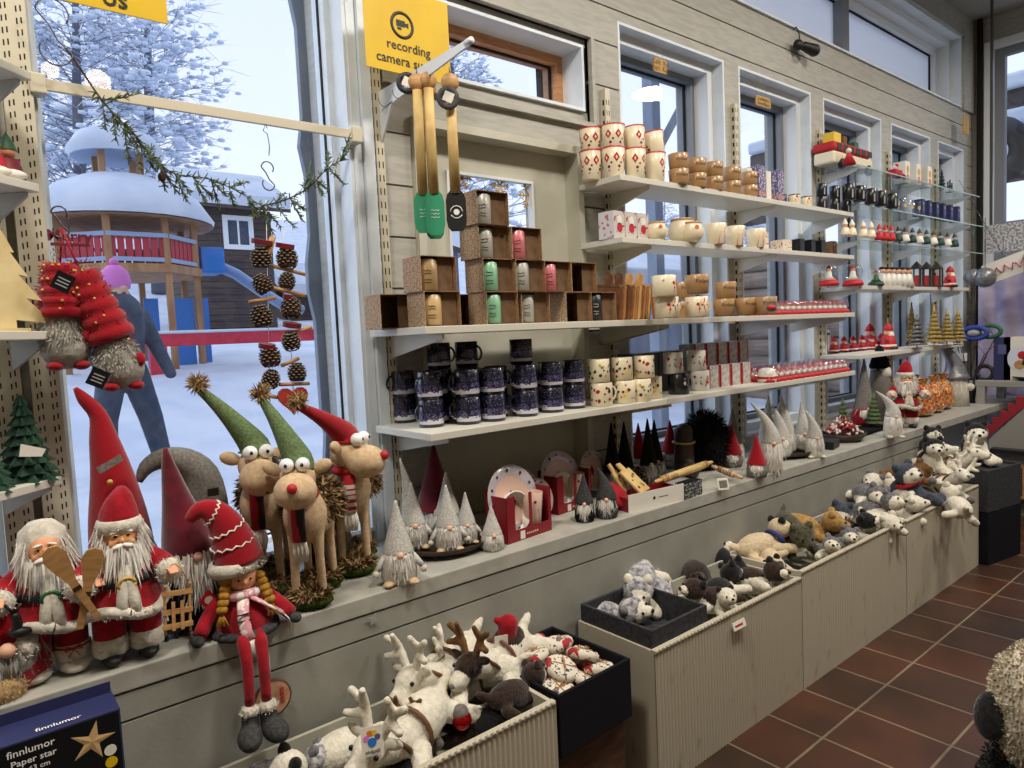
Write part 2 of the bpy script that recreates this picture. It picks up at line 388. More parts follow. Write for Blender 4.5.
# ---------------------------------------------------------------- ledge under the windows
b = MB(); b.box(-1.6, 7.6, FACE, W+.3, SILL-.055, SILL, 'ledge_top'); struct(b.build('trim_3', bevel=.004))
b = MB(); b.box(-1.6, 5.2, FACE+.03, FACE+.05, 0, SILL-.06, 'gap')
for z0, z1 in ((.704, .770), (0.03, .697)): b.box(-1.6, 5.2, FACE+.004, FACE+.034, z0, z1, 'ledge_front')
b.box(5.18, 5.2, FACE+.03, W, 0, SILL-.056, 'ledge_front')
struct(b.build('trim_4'))
# ---------------------------------------------------------------- end wall, glazed
mat('lilac_wall', (176, 166, 182), .75, c2=(150, 142, 164), nscale=2.2, bump=.2, bscale=12)
b = MB(); ew = [(-2.2, 2.27, 1.95, 4.12)]
for r in ((-2.6, -2.2, 0, ZC), (2.27, W+.01, 0, ZC), (-2.2, 2.27, 4.12, ZC)): b.box(XE, XE+.2, r[0], r[1], r[2], r[3], 'paint')
b.box(XE, XE+.2, -2.2, 2.27, 0, 1.95, 'lilac_wall'); struct(b.build('wall_end'))
root = MB()
for (y0, y1, z0, z1) in ((2.20, 2.27, 1.95, 4.12), (-2.2, -2.13, 1.95, 4.12), (-2.13, 2.20, 4.05, 4.12), (-2.13, 2.2, 1.95, 2.01)): root.box(XE-.03, XE+.12, y0, y1, z0, z1, 'trim_white')
o = struct(root.build('window_10'))
fr = MB()
for (y0, y1, z0, z1) in ((2.12, 2.20, 2.01, 4.05), (-2.13, -2.07, 2.01, 4.05), (-2.07, 2.12, 3.98, 4.05), (-2.07, 2.12, 2.01, 2.06), (.2, .28, 2.06, 3.98)): fr.box(XE+.03, XE+.1, y0, y1, z0, z1, 'frame_grey')
fr.build('window_frame', o)
b = MB(); b.box(XE+.06, XE+.066, -2.07, 2.12, 2.06, 3.98, 'pane'); b.build('pane', o)
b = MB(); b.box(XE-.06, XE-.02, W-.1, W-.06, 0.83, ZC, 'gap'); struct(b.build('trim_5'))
# ---------------------------------------------------------------- light
w = bpy.data.worlds.new('world'); sc.world = w; w.use_nodes = True
bg = w.node_tree.nodes['Background']
tcw = w.node_tree.nodes.new('ShaderNodeTexCoord'); sx = w.node_tree.nodes.new('ShaderNodeSeparateXYZ'); rp = w.node_tree.nodes.new('ShaderNodeValToRGB')
w.node_tree.links.new(tcw.outputs['Generated'], sx.inputs[0]); w.node_tree.links.new(sx.outputs['Z'], rp.inputs[0]); w.node_tree.links.new(rp.outputs[0], bg.inputs[0])
rp.color_ramp.elements[0].position = 0; rp.color_ramp.elements[0].color = (*lin((216, 222, 234)), 1)
rp.color_ramp.elements[1].position = .6; rp.color_ramp.elements[1].color = (*lin((196, 206, 228)), 1)
bg.inputs[1].default_value = 1.65
def area(x, y, z, sx_, sy_, e, c=(1, .92, .82), rot=(0, 0, 0), name='ceiling_fill_lamp'):
    l = bpy.data.lights.new(name, 'AREA'); l.shape = 'DISK'; l.size = sx_; l.energy = e; l.color = c
    o = bpy.data.objects.new(name, l); COL.objects.link(o); o.location = (x, y, z); o.rotation_euler = rot; return o
LAMPS = [(-.2, 1.0, 72), (1.7, .45, 75), (3.9, .3, 75), (6.2, .3, 70)]  # unseen discs under the ceiling; far-end one added to brighten that corner
sl_ = bpy.data.lights.new('reveal_fill_sun', 'SUN'); sl_.energy = 1.7; sl_.angle = math.radians(75); sl_.color = (.80, .89, 1.0)  # soft directional fill added to brighten the window reveals; sky itself is overcast
so_ = bpy.data.objects.new('reveal_fill_sun', sl_); COL.objects.link(so_); so_.rotation_euler = Vector((-.45, .75, .62)).to_track_quat('Z', 'Y').to_euler()
for x, y, e in LAMPS: area(x, y, 4.15, .5, .5, e)
sc.view_settings.view_transform = 'Standard'; sc.view_settings.look = 'None'; sc.view_settings.exposure = 0; sc.view_settings.gamma = 1
sc.cycles.use_denoising = True; sc.cycles.max_bounces = 8; sc.cycles.transparent_max_bounces = 16; sc.cycles.diffuse_bounces = 4; sc.cycles.glossy_bounces = 3
sc.cycles.caustics_reflective = False; sc.cycles.caustics_refractive = False; sc.cycles.sample_clamp_indirect = 6
# ================================================================ outside
mat('timber', (176, 132, 92), .7, c2=(150, 108, 74), nscale=6, stretch=(1, 1, .2))
mat('log_dark', (74, 62, 60), .8, c2=(60, 50, 50), nscale=4, stretch=(.3, 1, 6))
mat('fence_red', (206, 44, 72), .6, c2=(190, 36, 60), nscale=6)
mat('panel_red', (178, 44, 62), .6)
mat('play_blue', (40, 116, 196), .5)
mat('rail_blue', (150, 170, 200), .6)
mat('slide', (120, 150, 190), .4)
mat('bark', (96, 98, 112), .9)
mat('twig_grey', (112, 122, 142), .9)
mat('twig_snow', (214, 224, 240), .9)
mat('winter_blue', (70, 80, 98), .8, c2=(56, 66, 84), nscale=10)
mat('pink', (214, 120, 190), .8)
mat('white_paint', (224, 228, 230), .5)
mat('grey_board', (132, 142, 156), .7, c2=(118, 128, 144), nscale=5, stretch=(1, 1, .3))
mat('log_pale', (146, 128, 112), .8, c2=(120, 104, 92), nscale=5, stretch=(4, .4, 4))
def ground(x, y):
    t = max(0, min(1, (y-7)/5.5)); t = t*t*(3-2*t)
    h = .45+.85*t+max(0, y-12.5)*.075
    h += max(0, y-34)*.22
    return h+.05*math.sin(x*1.7)*math.cos(y*1.3)+.12*math.sin(x*.45+1)*math.sin(y*.37)
b = MB(); nx, ny = 90, 90; xs = [-22+100*(i/nx)**1.4 for i in range(nx+1)]; ys = [2.75+75*(j/ny)**1.8 for j in range(ny+1)]
b.add([(x, y, ground(x, y)) for y in ys for x in xs], [(j*(nx+1)+i, j*(nx+1)+i+1, (j+1)*(nx+1)+i+1, (j+1)*(nx+1)+i) for j in range(ny) for i in range(nx)], 'snow', True)
g = b.build('snow_ground'); struct(g)
# red snow-topped fence
def fence():
    p = atY(230, 338, 12); t = thing('rail_fence', 'low red wooden fence with one wide snow-topped rail', 'fence', (p.x, 12, ground(p.x, 12)))
    zt = p.z-t.location.z
    b = MB(); b.box(-7, 5.5, -.06, .06, zt-.1, zt+.1, 'fence_red'); b.build('rail', t, bevel=.01)
    b = MB(); b.box(-7, 5.5, -.08, .08, zt+.1, zt+.15, 'snow_far'); b.build('snow_cap', t, bevel=.02)
    for px in (157, 20, 300):
        q = atY(px, 340, 12).x-p.x
        if px == 300: q = 4.4
        b = MB(); b.box(q-.13, q+.13, -.05, .05, -.35, zt-.1, 'fence_red'); b.build('post', t, bevel=.01)
fence()
# playground tower
def tower():
    c = atY(126, 265, 14); g0 = ground(c.x, 14)-.1; t = thing('playground_tower', 'round wooden playground tower with snow-laden roofs, red balcony and blue slide', 'playground tower', (c.x, 14, g0))
    z = lambda py: atY(126, py, 14).z-g0
    k = mpp(c); R = 1.15
    for i in range(8):
        a = PI/8+i*PI/4; x, y = R*math.cos(a), R*math.sin(a)
        b = MB(); b.box(x-.05, x+.05, y-.05, y+.05, -.3, z(222), 'timber'); b.build('post', t)
    b = MB(); b.lathe([(0, z(278)), (R+.1, z(278)), (R+.1, z(270)), (0, z(270))], 'timber', n=8, smooth=False, a0=PI/8, a1=PI/8+2*PI); b.build('deck', t)
    b = MB(); b.lathe([(R+.03, z(268)), (R+.05, z(268)), (R+.05, z(264)), (R+.03, z(264))], 'rail_blue', n=8, smooth=False, a0=PI/8, a1=PI/8+2*PI)
    b.lathe([(R+.03, z(245)), (R+.06, z(245)), (R+.06, z(241)), (R+.03, z(241))], 'rail_blue', n=8, smooth=False, a0=PI/8, a1=PI/8+2*PI); b.build('balcony_rail', t)
    b = MB()
    for i in range(8):
        a = PI/8+i*PI/4; p, q = Vector((R*math.cos(a), R*math.sin(a), 0)), Vector((R*math.cos(a+PI/4), R*math.sin(a+PI/4), 0))
        for j in range(7):
            u = p.lerp(q, (j+.14)/7); v = p.lerp(q, (j+.95)/7); n_ = Vector((0, 0, 1)).cross(q-p).normalized()*.02
            b.add([u, v, v+n_, u+n_]+[w_+Vector((0, 0, z(245)-z(264))) for w_ in (u, v, v+n_, u+n_)], [(0, 1, 5, 4), (2, 3, 7, 6), (1, 2, 6, 5), (3, 0, 4, 7), (4, 5, 6, 7), (3, 2, 1, 0)], 'panel_red', M=Matrix.Translation((0, 0, z(264))))
    b.build('balcony_panel', t)
    b = MB(); b.lathe([(1.5, z(226)), (1.52, z(221)), (1.3, z(202)), (1.0, z(190)), (.6, z(180)), (0, z(177))], 'snow', n=24)
    b.lathe([(0, z(222)), (1.5, z(227))], 'timber', n=24); b.build('snow_roof', t)
    for i in range(4):
        a = PI/4+i*PI/2; x, y = .42*math.cos(a), .42*math.sin(a)
        b = MB(); b.box(x-.05, x+.05, y-.05, y+.05, z(186), z(150), 'timber'); b.build('lantern_post', t)
    b = MB(); b.lathe([(.72, z(160)), (.78, z(154)), (.6, z(138)), (.3, z(130)), (0, z(127))], 'snow', n=20); b.lathe([(0, z(152)), (.72, z(160))], 'rail_blue', n=20); b.build('lantern_roof', t)
    for px0, px1 in ((134, 146), (160, 176), (178, 190)):
        x0 = (px0-126)*k*1.08; x1 = (px1-126)*k*1.08; b = MB(); b.box(x0, x1, -.4, -.36, -.2, z(300), 'play_blue'); b.build('blue_panel', t)
    x0 = (186-126)*k*1.1; x1 = (208-126)*k*1.1
    b = MB(); b.box(x0, x1, -.35, .3, z(273), z(246), 'play_blue'); b.build('slide_box', t, bevel=.03)
    b = MB(); b.tube([(x1-.1, 0, z(262)), (x1+.3, 0, z(272)), (x1+.75, -.1, z(292)), (x1+1.15, -.2, z(308)), (x1+1.5, -.2, z(313))], [.2, .2, .2, .2, .2], 'slide', n=10, flat=.5); b.build('slide_chute', t)
tower()
# dark log house
def house(pxl, pxr, y, pyt, wins, label, nm='log_house', snowh=.35, wallm='log_dark'):
    a = atY(pxl, 240, y).x; c = atY(pxr, 240, y).x; g0 = ground((a+c)/2, y)-1; zt = atY(pxl, pyt, y).z-g0
    t = thing(nm, label, 'house', (a, y, g0)); wd = c-a
    b = MB(); n = max(4, int(zt/.22))
    for i in range(n): z0 = zt*i/n; b.box(0, wd, 0, 4, z0+.015, z0+zt/n, wallm)
    b.box(.03, wd-.03, .04, 3.9, 0, zt, 'gap'); b.build('wall', t)
    rise = 1.2
    for nmr, m, o0, o1 in (('roof', 'log_dark', 0, .12), ('snow_roof', 'snow', .12, .12+snowh)):
        b = MB(); b.prism([(-.6, zt+o0-.1), (2, zt+rise+o0), (4.6, zt+o0-.1), (4.6, zt+o1-.1), (2, zt+rise+o1), (-.6, zt+o1-.1)], -.5, wd+.5, m, M=Matrix(((0, 0, 1, 0), (1, 0, 0, 0), (0, 1, 0, 0), (0, 0, 0, 1)))); b.build(nmr, t)
    for (p0, p1, q0, q1) in wins:
        u = atY(p0, q1, y); v = atY(p1, q0, y); x0, x1, z0, z1 = u.x-a, v.x-a, u.z-g0, v.z-g0; f = .16
        b = MB(); b.box(x0, x0+f, -.06, 0, z0, z1, 'white_paint'); b.box(x1-f, x1, -.06, 0, z0, z1, 'white_paint'); b.box(x0+f, x1-f, -.06, 0, z1-f, z1, 'white_paint'); b.box(x0+f, x1-f, -.06, 0, z0, z0+f, 'white_paint')
        b.box((x0+x1)/2-.03, (x0+x1)/2+.03, -.05, 0, z0+f, z1-f, 'white_paint'); wf = b.build('window', t)
        b = MB(); b.box(x0+f, x1-f, -.02, 0, z0+f, z1-f, 'winter_blue'); b.build('pane', wf)
house(197, 272, 24, 206, [(224, 252, 217, 249)], 'dark log house with a white-framed window beyond the playground slide')
house(288, 345, 32, 296, [], 'low snow-roofed shed right of the log house', 'shed', .5)
# trees
def tree(px, y, h, seed, label, nb=150, spread=.32, gr=None, grp=None, cat='tree', lean=.05):
    random.seed(seed); p = atY(px, 300, y); z0 = ground(p.x, y) if gr is None else gr
    t = thing('snowy_tree', label, cat, (p.x, y, z0), group=grp)
    b = MB(); pts = [(lean*h*(i/8)**2, 0, h*i/8) for i in range(9)]; b.tube(pts, [h*.018*(1-i/9)+.02 for i in range(9)], 'bark', n=7); b.build('trunk', t)
    cr = MB()
    for i in range(nb):
        f = random.uniform(.22, 1); zz = h*f; a = random.uniform(0, 2*PI); L = h*spread*(1.15-f)**.6*random.uniform(.6, 1.1)
        p0 = Vector((lean*h*f*f, 0, zz)); d = Vector((math.cos(a), math.sin(a), random.uniform(.1, .6))).normalized()
        p1 = p0+d*L*.6; p2 = p0+d*L+Vector((0, 0, -.12*L)); r0 = .014+.02*(1-f)
        cr.tube([p0, p1, p2], [r0, r0*.6, .008], 'twig_grey', n=3, cap=False)
        for k in range(14):
            s = random.uniform(.25, 1); q = p0.lerp(p1, s/.6) if s < .6 else p1.lerp(p2, (s-.6)/.4)
            dd = (d+Vector((random.gauss(0, .7), random.gauss(0, .7), random.gauss(-.1, .5)))).normalized(); l = L*.3*random.uniform(.5, 1)
            cr.tube([q, q+dd*l], [.012, .006], 'twig_grey' if random.random() < .5 else 'twig_snow', n=3, cap=False)
            if random.random() < .45: cr.ell(q+dd*l*.6, (l*.22, l*.22, l*.10), 'twig_snow', nu=5, nv=3)
    cr.build('crown', t)
TG = 'snow-covered trees outside'
tree(88, 33, 17, 3, 'tall frosted birch left of the playground tower roof', 230, .3, grp=TG)
tree(160, 40, 20.5, 5, 'tall frosted birch rising behind the playground tower', 230, .26, grp=TG)
tree(45, 52, 16, 11, 'shorter frosted birch far behind the tower at the window edge', 130, .26, grp=TG)
tree(455, 22, 11, 21, 'frosted birch seen through the narrow window above the door', 200, .34, grp=TG)
tree(735, 30, 9, 31, 'snowy tree on the slope behind the second tall window', 160, .4, grp=TG)
tree(760, 36, 11, 37, 'second snowy tree on the slope behind the second tall window', 160, .4, grp=TG)
tree(665, 45, 8.5, 41, 'far snowy tree low behind the first tall window', 120, .4, grp=TG)
random.seed(7)
# walker in the snow
mat('skin', (224, 176, 146), .6); 
def walker():
    p = atY(116, 290, 7); g0 = ground(p.x, 7); t = thing('person', 'person in grey-blue winter overalls and pink hat walking in the snow', 'person', (p.x, 7, g0), rz=.4)
    h = p.z+.12-g0; s = h/1.7
    P = [('c', (0, 0, .92), (0, 0, 1.38), .17, .2, 'winter_blue'), ('c', (-.09, 0, .9), (-.16, .05, .5), .12, .1, 'winter_blue'), ('c', (-.16, .05, .5), (-.14, .1, .08), .1, .08, 'winter_blue'),
         ('c', (.09, 0, .9), (.2, -.02, .5), .12, .1, 'winter_blue'), ('c', (.2, -.02, .5), (.34, .06, .1), .1, .08, 'winter_blue'),
         ('c', (-.2, 0, 1.36), (-.3, -.05, 1.08), .08, .065, 'winter_blue'), ('c', (-.3, -.05, 1.08), (-.24, -.2, .88), .065, .05, 'winter_blue'),
         ('c', (.2, 0, 1.36), (.3, -.05, 1.08), .08, .065, 'winter_blue'), ('c', (.3, -.05, 1.08), (.3, -.2, .86), .065, .05, 'winter_blue'),
         ('c', (0, 0, 1.38), (0, 0, 1.52), .07, .06, 'skin'), ('e', (0, -.01, 1.6), (.085, .1, .12), None, 'skin'), ('e', (0, -.11, 1.59), (.018, .02, .025), None, 'skin')]
    P = [(q[0], tuple(v*s for v in q[1]), *[tuple(v*s for v in x) if isinstance(x, tuple) else (x*s if isinstance(x, float) else x) for x in q[2:]]) for q in P]
    mobj('body', blob(P, .022, 3), t)
    b = MB(); b.lathe([(.11*s, 1.6*s), (.118*s, 1.66*s), (.1*s, 1.74*s), (.05*s, 1.79*s), (0, 1.8*s)], 'pink', n=12); b.ell((0, 0, 1.82*s), .035*s, 'pink'); b.build('hat', t)
    for sx in (-.14, .34):
        b = MB(); b.ell((sx*s, .02*s, .05*s), (.06*s, .14*s, .06*s), 'black'); b.build('boot', t)
    b = MB(); b.tube([(-.1*s, -.07*s, 1.42*s), (0, -.13*s, 1.4*s), (.1*s, -.07*s, 1.42*s), (.03*s, .12*s, 1.44*s), (-.1*s, -.07*s, 1.42*s)], .05*s, 'white_paint', n=7); b.build('scarf', t)
walker()
# boards and porch right outside the glass
def outer_board(x0, x1, y, z0, z1, label, m='grey_board', jag=True):
    b = MB(); n = 26; L = []; 
    for i in range(n+1):
        z = z0+(z1-z0)*i/n; L.append((x0+(random.choice((0, 0, .012, -.02)) if jag else 0), z))
    poly = L+[(x1, z1), (x1, z0)]
    b.prism(poly, 0, .03, m, M=Matrix(((1, 0, 0, 0), (0, 0, 1, y), (0, 1, 0, 0), (0, 0, 0, 1)))); return b
b = outer_board(atY(308, 200, W+.36).x, 1.5, W+.36, .5, 3.6, ''); struct(b.build('trim_6'))
b = outer_board(-.02, .12, W+.36, .5, 3.6, ''); struct(b.build('trim_7'))
def porch():
    t = thing('porch_canopy', 'grey timber porch with snow roof outside the tall windows', 'porch', (3.0, 5.2, ground(3, 5.2)-.2)); g0 = t.location.z
    p = atY(651, 100, 5.2)
    for k in range(4):
        x = p.x-3+k*3.2; b = MB(); b.box(x-.07, x+.07, -.07, .07, 0, 5.2-g0, 'grey_board'); b.build('post', t)
        b = MB(); b.tube([(x+.05, 0, 3.6-g0), (x+1.3, 0, 5.15-g0)], .06, 'grey_board', n=4, smooth=False); b.build('brace', t)
    b = MB(); b.box(p.x-3.2, p.x+7.5, -.08, .08, 5.15-g0, 5.35-g0, 'grey_board'); b.build('beam', t)
    b = MB(); b.box(p.x-3.4, p.x+7.6, -.5, .7, 5.35-g0, 5.43-g0, 'log_dark'); b.build('roof', t)
    b = MB(); b.box(p.x-3.4, p.x+7.6, -.5, .7, 5.43-g0, 5.7-g0, 'snow'); b.build('snow_cap', t, bevel=.1)
porch()
def lowroof(x, y, w, d, z, label, rise=.9):
    g0 = ground(x+w/2, y)-.5; t = thing('outbuilding', label, 'outbuilding', (x, y, g0)); zt = z-g0
    b = MB(); b.box(0, w, 0, d, 0, zt, 'grey_board'); b.build('wall', t)
    b = MB(); b.prism([(-.5, zt-.2), (d, zt+rise), (d, zt+rise+.12), (-.5, zt-.08)], -.3, w+.3, 'log_dark', M=Matrix(((0, 0, 1, 0), (1, 0, 0, 0), (0, 1, 0, 0), (0, 0, 0, 1)))); b.build('roof', t)
    b = MB(); b.prism([(-.55, zt-.08), (d, zt+rise+.12), (d, zt+rise+.45), (-.55, zt+.22)], -.35, w+.35, 'snow', M=Matrix(((0, 0, 1, 0), (1, 0, 0, 0), (0, 1, 0, 0), (0, 0, 0, 1)))); b.build('snow_cap', t, bevel=.04)
lowroof(8.0, 8.2, 9, 3, 2.4, 'grey outbuilding with a thick snow roof behind the shelves')
def logwall():
    x = 10.2; t = thing('log_terrace', 'pale log wall with snow-laden rails outside the end window', 'log wall', (x, 0, .3)); 
    b = MB()
    for i in range(9): b.tube([(0, -4, .1+i*.27), (0, 7, .1+i*.27)], .15, 'log_pale', n=8)
    b.build('logs', t)
    for i, z in enumerate((3.0, 3.55, 4.15)):
        b = MB(); b.box(.3+i*.5, .5+i*.5, -4, 7, z-.05, z+.17, 'log_dark'); r = b.build('rail', t)
        b = MB(); b.box(.2+i*.5, .62+i*.5, -4, 7, z+.17, z+.38, 'snow'); b.build('snow_cap', r, bevel=.05)
logwall()
p = atX(992, 152, 9.6)
t = thing('tyre_swing', 'dark round tyre hanging in the snow outside the end window', 'tyre', p)
b = MB(); b.lathe([(.28+.12*math.cos(a), .1*math.sin(a)) for a in [2*PI*i/10 for i in range(11)]], 'black', n=20, M=Euler((0, PI/2-.2, 0)).to_matrix().to_4x4()); b.build('tyre', t)
b = MB(); b.tube([(0, 0, .38), (0, 0, 2.6)], .015, 'black', n=5); b.build('rope', t)
# ================================================================ racks
def mat_layers(name, base, layers, rough=.3, coat=0.0):
    m = mat(name, base, rough, coat=coat); nt = m.node_tree; b = nt.nodes['Principled BSDF']; L = nt.links
    tc = nt.nodes.new('ShaderNodeTexCoord'); sp = nt.nodes.new('ShaderNodeSeparateXYZ'); L.new(tc.outputs['Object'], sp.inputs[0])
    def mth(op, a, c):
        n = nt.nodes.new('ShaderNodeMath'); n.operation = op
        for i, q in enumerate((a, c)):
            if isinstance(q, (int, float)): n.inputs[i].default_value = q
            else: L.new(q, n.inputs[i])
        return n.outputs[0]
    cur = None
    for (zlo, zhi, col, th, scale) in layers:
        k = mth('MULTIPLY', mth('GREATER_THAN', sp.outputs['Z'], zlo), mth('LESS_THAN', sp.outputs['Z'], zhi))
        if th:
            n = nt.nodes.new('ShaderNodeTexNoise'); n.inputs['Scale'].default_value = scale; n.inputs['Detail'].default_value = 1; L.new(tc.outputs['Object'], n.inputs[0])
            k = mth('MULTIPLY', k, mth('GREATER_THAN', n.outputs['Fac'], th))
        mx = nt.nodes.new('ShaderNodeMix'); mx.data_type = 'RGBA'; L.new(k, mx.inputs[0])
        if cur is None: mx.inputs[6].default_value = (*lin(base), 1)
        else: L.new(cur, mx.inputs[6])
        mx.inputs[7].default_value = (*lin(col), 1); cur = mx.outputs[2]
    L.new(cur, b.inputs['Base Color']); return m
def base(px, py, z, r=0):
    p = atZ(px, py, z); d = Vector((p.x, p.y, 0)).normalized(); return p+d*r
def slotted(name, x, z0, z1, label, y=W-.004, m='cream_metal', w=.034, double=False):
    t = thing(name, label, 'shelf upright', (x, y, z0)); h = z1-z0
    b = MB(); b.box(-w/2, w/2, -.028, 0, 0, h, m); n = int(h/.05)
    for i in range(n):
        for sx in (-.008, .008): b.box(sx-.0022, sx+.0022, -.0285, -.0278, .02+i*.05, .045+i*.05, 'slot')
    if True:
        for i in range(n): b.box(w/2, w/2+.0005, -.02, -.009, .02+i*.05, .045+i*.05, 'slot'); b.box(-w/2-.0005, -w/2, -.02, -.009, .02+i*.05, .045+i*.05, 'slot')
        b.build('channel', t)
    return t
slotted('shelf_upright', 1.325, SILL, 3.2, 'cream slotted shelf upright at left end of the mug shelves')
slotted('shelf_upright', 2.60, SILL, 2.78, 'cream slotted shelf upright right of the glazed door')
for x, nm in ((3.72, 'first and second tall window'), (4.745, 'second and third tall window'), (5.85, 'third and fourth tall window'), (6.83, 'fourth and fifth tall window')):
    slotted('shelf_upright', x, SILL, 2.9, 'cream slotted shelf upright on the post between the %s' % nm)
glass('shelf_glass', (.93, .97, .97), f0=.06, f1=.5, pw=3)
mat('glass_edge', (160, 180, 176), .2)
def shelf(x0, x1, yf, z, label, th=.026, m='shelf_white', br=(), brm='shelf_white', nm='wall_shelf', brd=None, ry=W-.03):
    t = thing(nm, label, 'shelf', (x0, ry, z)); d = ry-yf
    if m == 'shelf_glass':
        b = MB(); b.box(0, x1-x0, -d, 0, -.008, 0, 'shelf_glass'); b.build('glass_board', t)
        b = MB(); b.box(0, x1-x0, -d-.001, -d+.001, -.008, 0, 'glass_edge'); b.build('edge', t)
    else:
        b = MB(); b.box(0, x1-x0, -d, 0, -th, 0, m); b.build('board', t, bevel=.002)
    bd = brd or d*.93
    for x in br:
        b = MB(); u = x-x0; o = .008 if m == 'shelf_glass' else th
        b.prism([(0, -o-.001), (-bd, -o-.001), (-bd, -o-.018), (0, -o-.085)], -.004, .004, brm, M=Matrix(((0, 0, 1, u), (1, 0, 0, 0), (0, 1, 0, 0), (0, 0, 0, 1)))); b.build('bracket', t)
    return t
ZM, ZB, ZL, ZT = 1.278, 1.640, 2.016, 2.292
YL, YU = 1.96, 2.09
S1 = 2.50; S2 = 3.72
shelf(1.235, S1, YL, ZM, 'white shelf carrying the dark blue enamel mugs', br=(1.325, 2.49))
shelf(S1+.003, S2, YL, ZM, 'white shelf carrying white mugs and grey gift boxes, right of the enamel mugs', br=(2.56, 3.71))
shelf(S2+.003, 4.36, YL, ZM, 'short white shelf end carrying the lowest rows of little snow globes', br=(4.3,))
shelf(1.235, S1, YL, ZB, 'white shelf carrying the brown cardboard mug boxes', br=(1.325, 2.49))
shelf(S1+.003, S2, YL, ZB, 'white shelf carrying brown Finland mugs and cutting boards', br=(2.56, 3.71))
shelf(S2+.003, 4.36, YL, ZB, 'short white shelf end carrying the upper row of little snow globes', br=(4.3,))
shelf(2.38, S2, YU, ZL, 'white shelf carrying round bowl mugs and santa cups', br=(2.6, 3.71))
shelf(S2+.003, 4.65, YU, ZL, 'white shelf carrying small dark mugs, right of the santa cups', br=(4.6,))
shelf(2.38, S2, YU, ZT, 'topmost white shelf carrying diamond pattern cups and brown jugs', br=(2.6, 3.71))
shelf(S2+.003, 4.65, YU, ZT, 'topmost white shelf end carrying black shot mugs', br=(4.6,))
YR = 2.08
ZR = [atY(942, 186.4, YR).z, atY(915, 213.5, YR).z, atY(916, 245.5, YR).z, atY(890, 286, YR).z, atY(905, 350, YR).z]
mat('bracket_grey', (170, 170, 168), .4)
shelf(4.68, 7.0, YR, ZR[0], 'topmost glass shelf carrying the toy bus and gift boxes', m='shelf_glass', br=(4.75, 5.85, 6.83), brm='bracket_grey')
shelf(4.68, 7.15, YR, ZR[1], 'second glass shelf from the top carrying shot mugs and dark boxes', m='shelf_glass', br=(4.75, 5.85, 6.83), brm='bracket_grey')
shelf(4.68, 7.1, YR, ZR[2], 'lower glass shelf carrying red and green figurines', m='shelf_glass', br=(4.75, 5.85, 6.83), brm='bracket_grey')
shelf(4.70, 6.75, YR, ZR[3], 'white shelf carrying snow globes and lanterns near the room corner', br=(4.75, 5.85, 6.7), brd=.22)
shelf(4.70, 6.62, YR, ZR[4], 'white shelf carrying red santas and gold trees near the room corner', br=(4.75, 5.85, 6.55), brd=.22)
mat('beam_shadow', (120, 118, 112), .6)
# hanging rail across the big window
def rail():
    a = atY(38, 88, 2.33); c = atY(356, 135, 2.33); t = thing('hanging_rail', 'cream flat bar across the big window carrying hooks', 'rail', (a.x, 2.33, c.z))
    L = c.x-a.x
    b = MB(); b.box(0, L, -.006, .006, -.016, .016, 'cream_metal'); b.build('bar', t, bevel=.002)
    for x in (0, L): b = MB(); b.box(x-.02, x+.02, -.012, .04, -.028, .028, 'cream_metal'); b.build('end_bracket', t, bevel=.004)
    return a.x, c.x, c.z
RX0, RX1, RZ = rail()
# ---------------------------------------------------------------- left rack
LP = Vector((.235, 2.20, 0)); LD = Vector((-math.cos(math.radians(43)), -math.sin(math.radians(43)), 0))
def wide_upright(x, label, z1=3.2):
    t = thing('rack_upright', label, 'shelf upright', (x, W-.012, SILL)); h = z1-SILL
    b = MB(); b.box(-.034, .034, -.04, 0, 0, h, 'cream_metal')
    for i in range(int(h/.032)):
        for sx, o in ((-.022, 0), (-.012, .004), (.012, .0), (.022, .004)): b.box(sx-.0018, sx+.0018, -.0405, -.0398, .01+o+i*.032, .026+o+i*.032, 'slot')
    b.build('channel', t)
p_ = atY(30, 60, 2.34)
wide_upright(p_.x-.035, 'wide cream slotted upright left of the big window')
wide_upright(p_.x-.125, 'wide cream slotted upright furthest left in the photo')
def left_shelf(px, py, label, dpt=.2, ln=.4):
    z = atY(px, py, LP.y).z; p = atY(px, py, LP.y); t = thing('corner_shelf', label, 'shelf', (p.x, p.y, z), rz=math.radians(43))
    b = MB(); b.box(-ln, 0, 0, dpt, -.022, 0, 'shelf_white'); b.build('board', t, bevel=.002)
    b = MB(); b.prism([(dpt, -.023), (.02, -.023), (.02, -.035), (dpt, -.1)], -.004, .004, 'bracket_grey', M=Matrix(((0, 0, 1, -.02), (1, 0, 0, 0), (0, 1, 0, 0), (0, 0, 0, 1)))); b.build('bracket', t)
    return p
LS = [left_shelf(31, 72, 'uppermost cream shelf at the left photo edge, empty', .12),
      left_shelf(39, 184, 'second cream shelf at the left edge carrying the elf figures', .12),
      left_shelf(57, 331, 'third cream shelf at the left edge carrying the flat wooden tree', .12),
      left_shelf(62, 476, 'lowest cream shelf at the left edge carrying dark green trees', .16)]
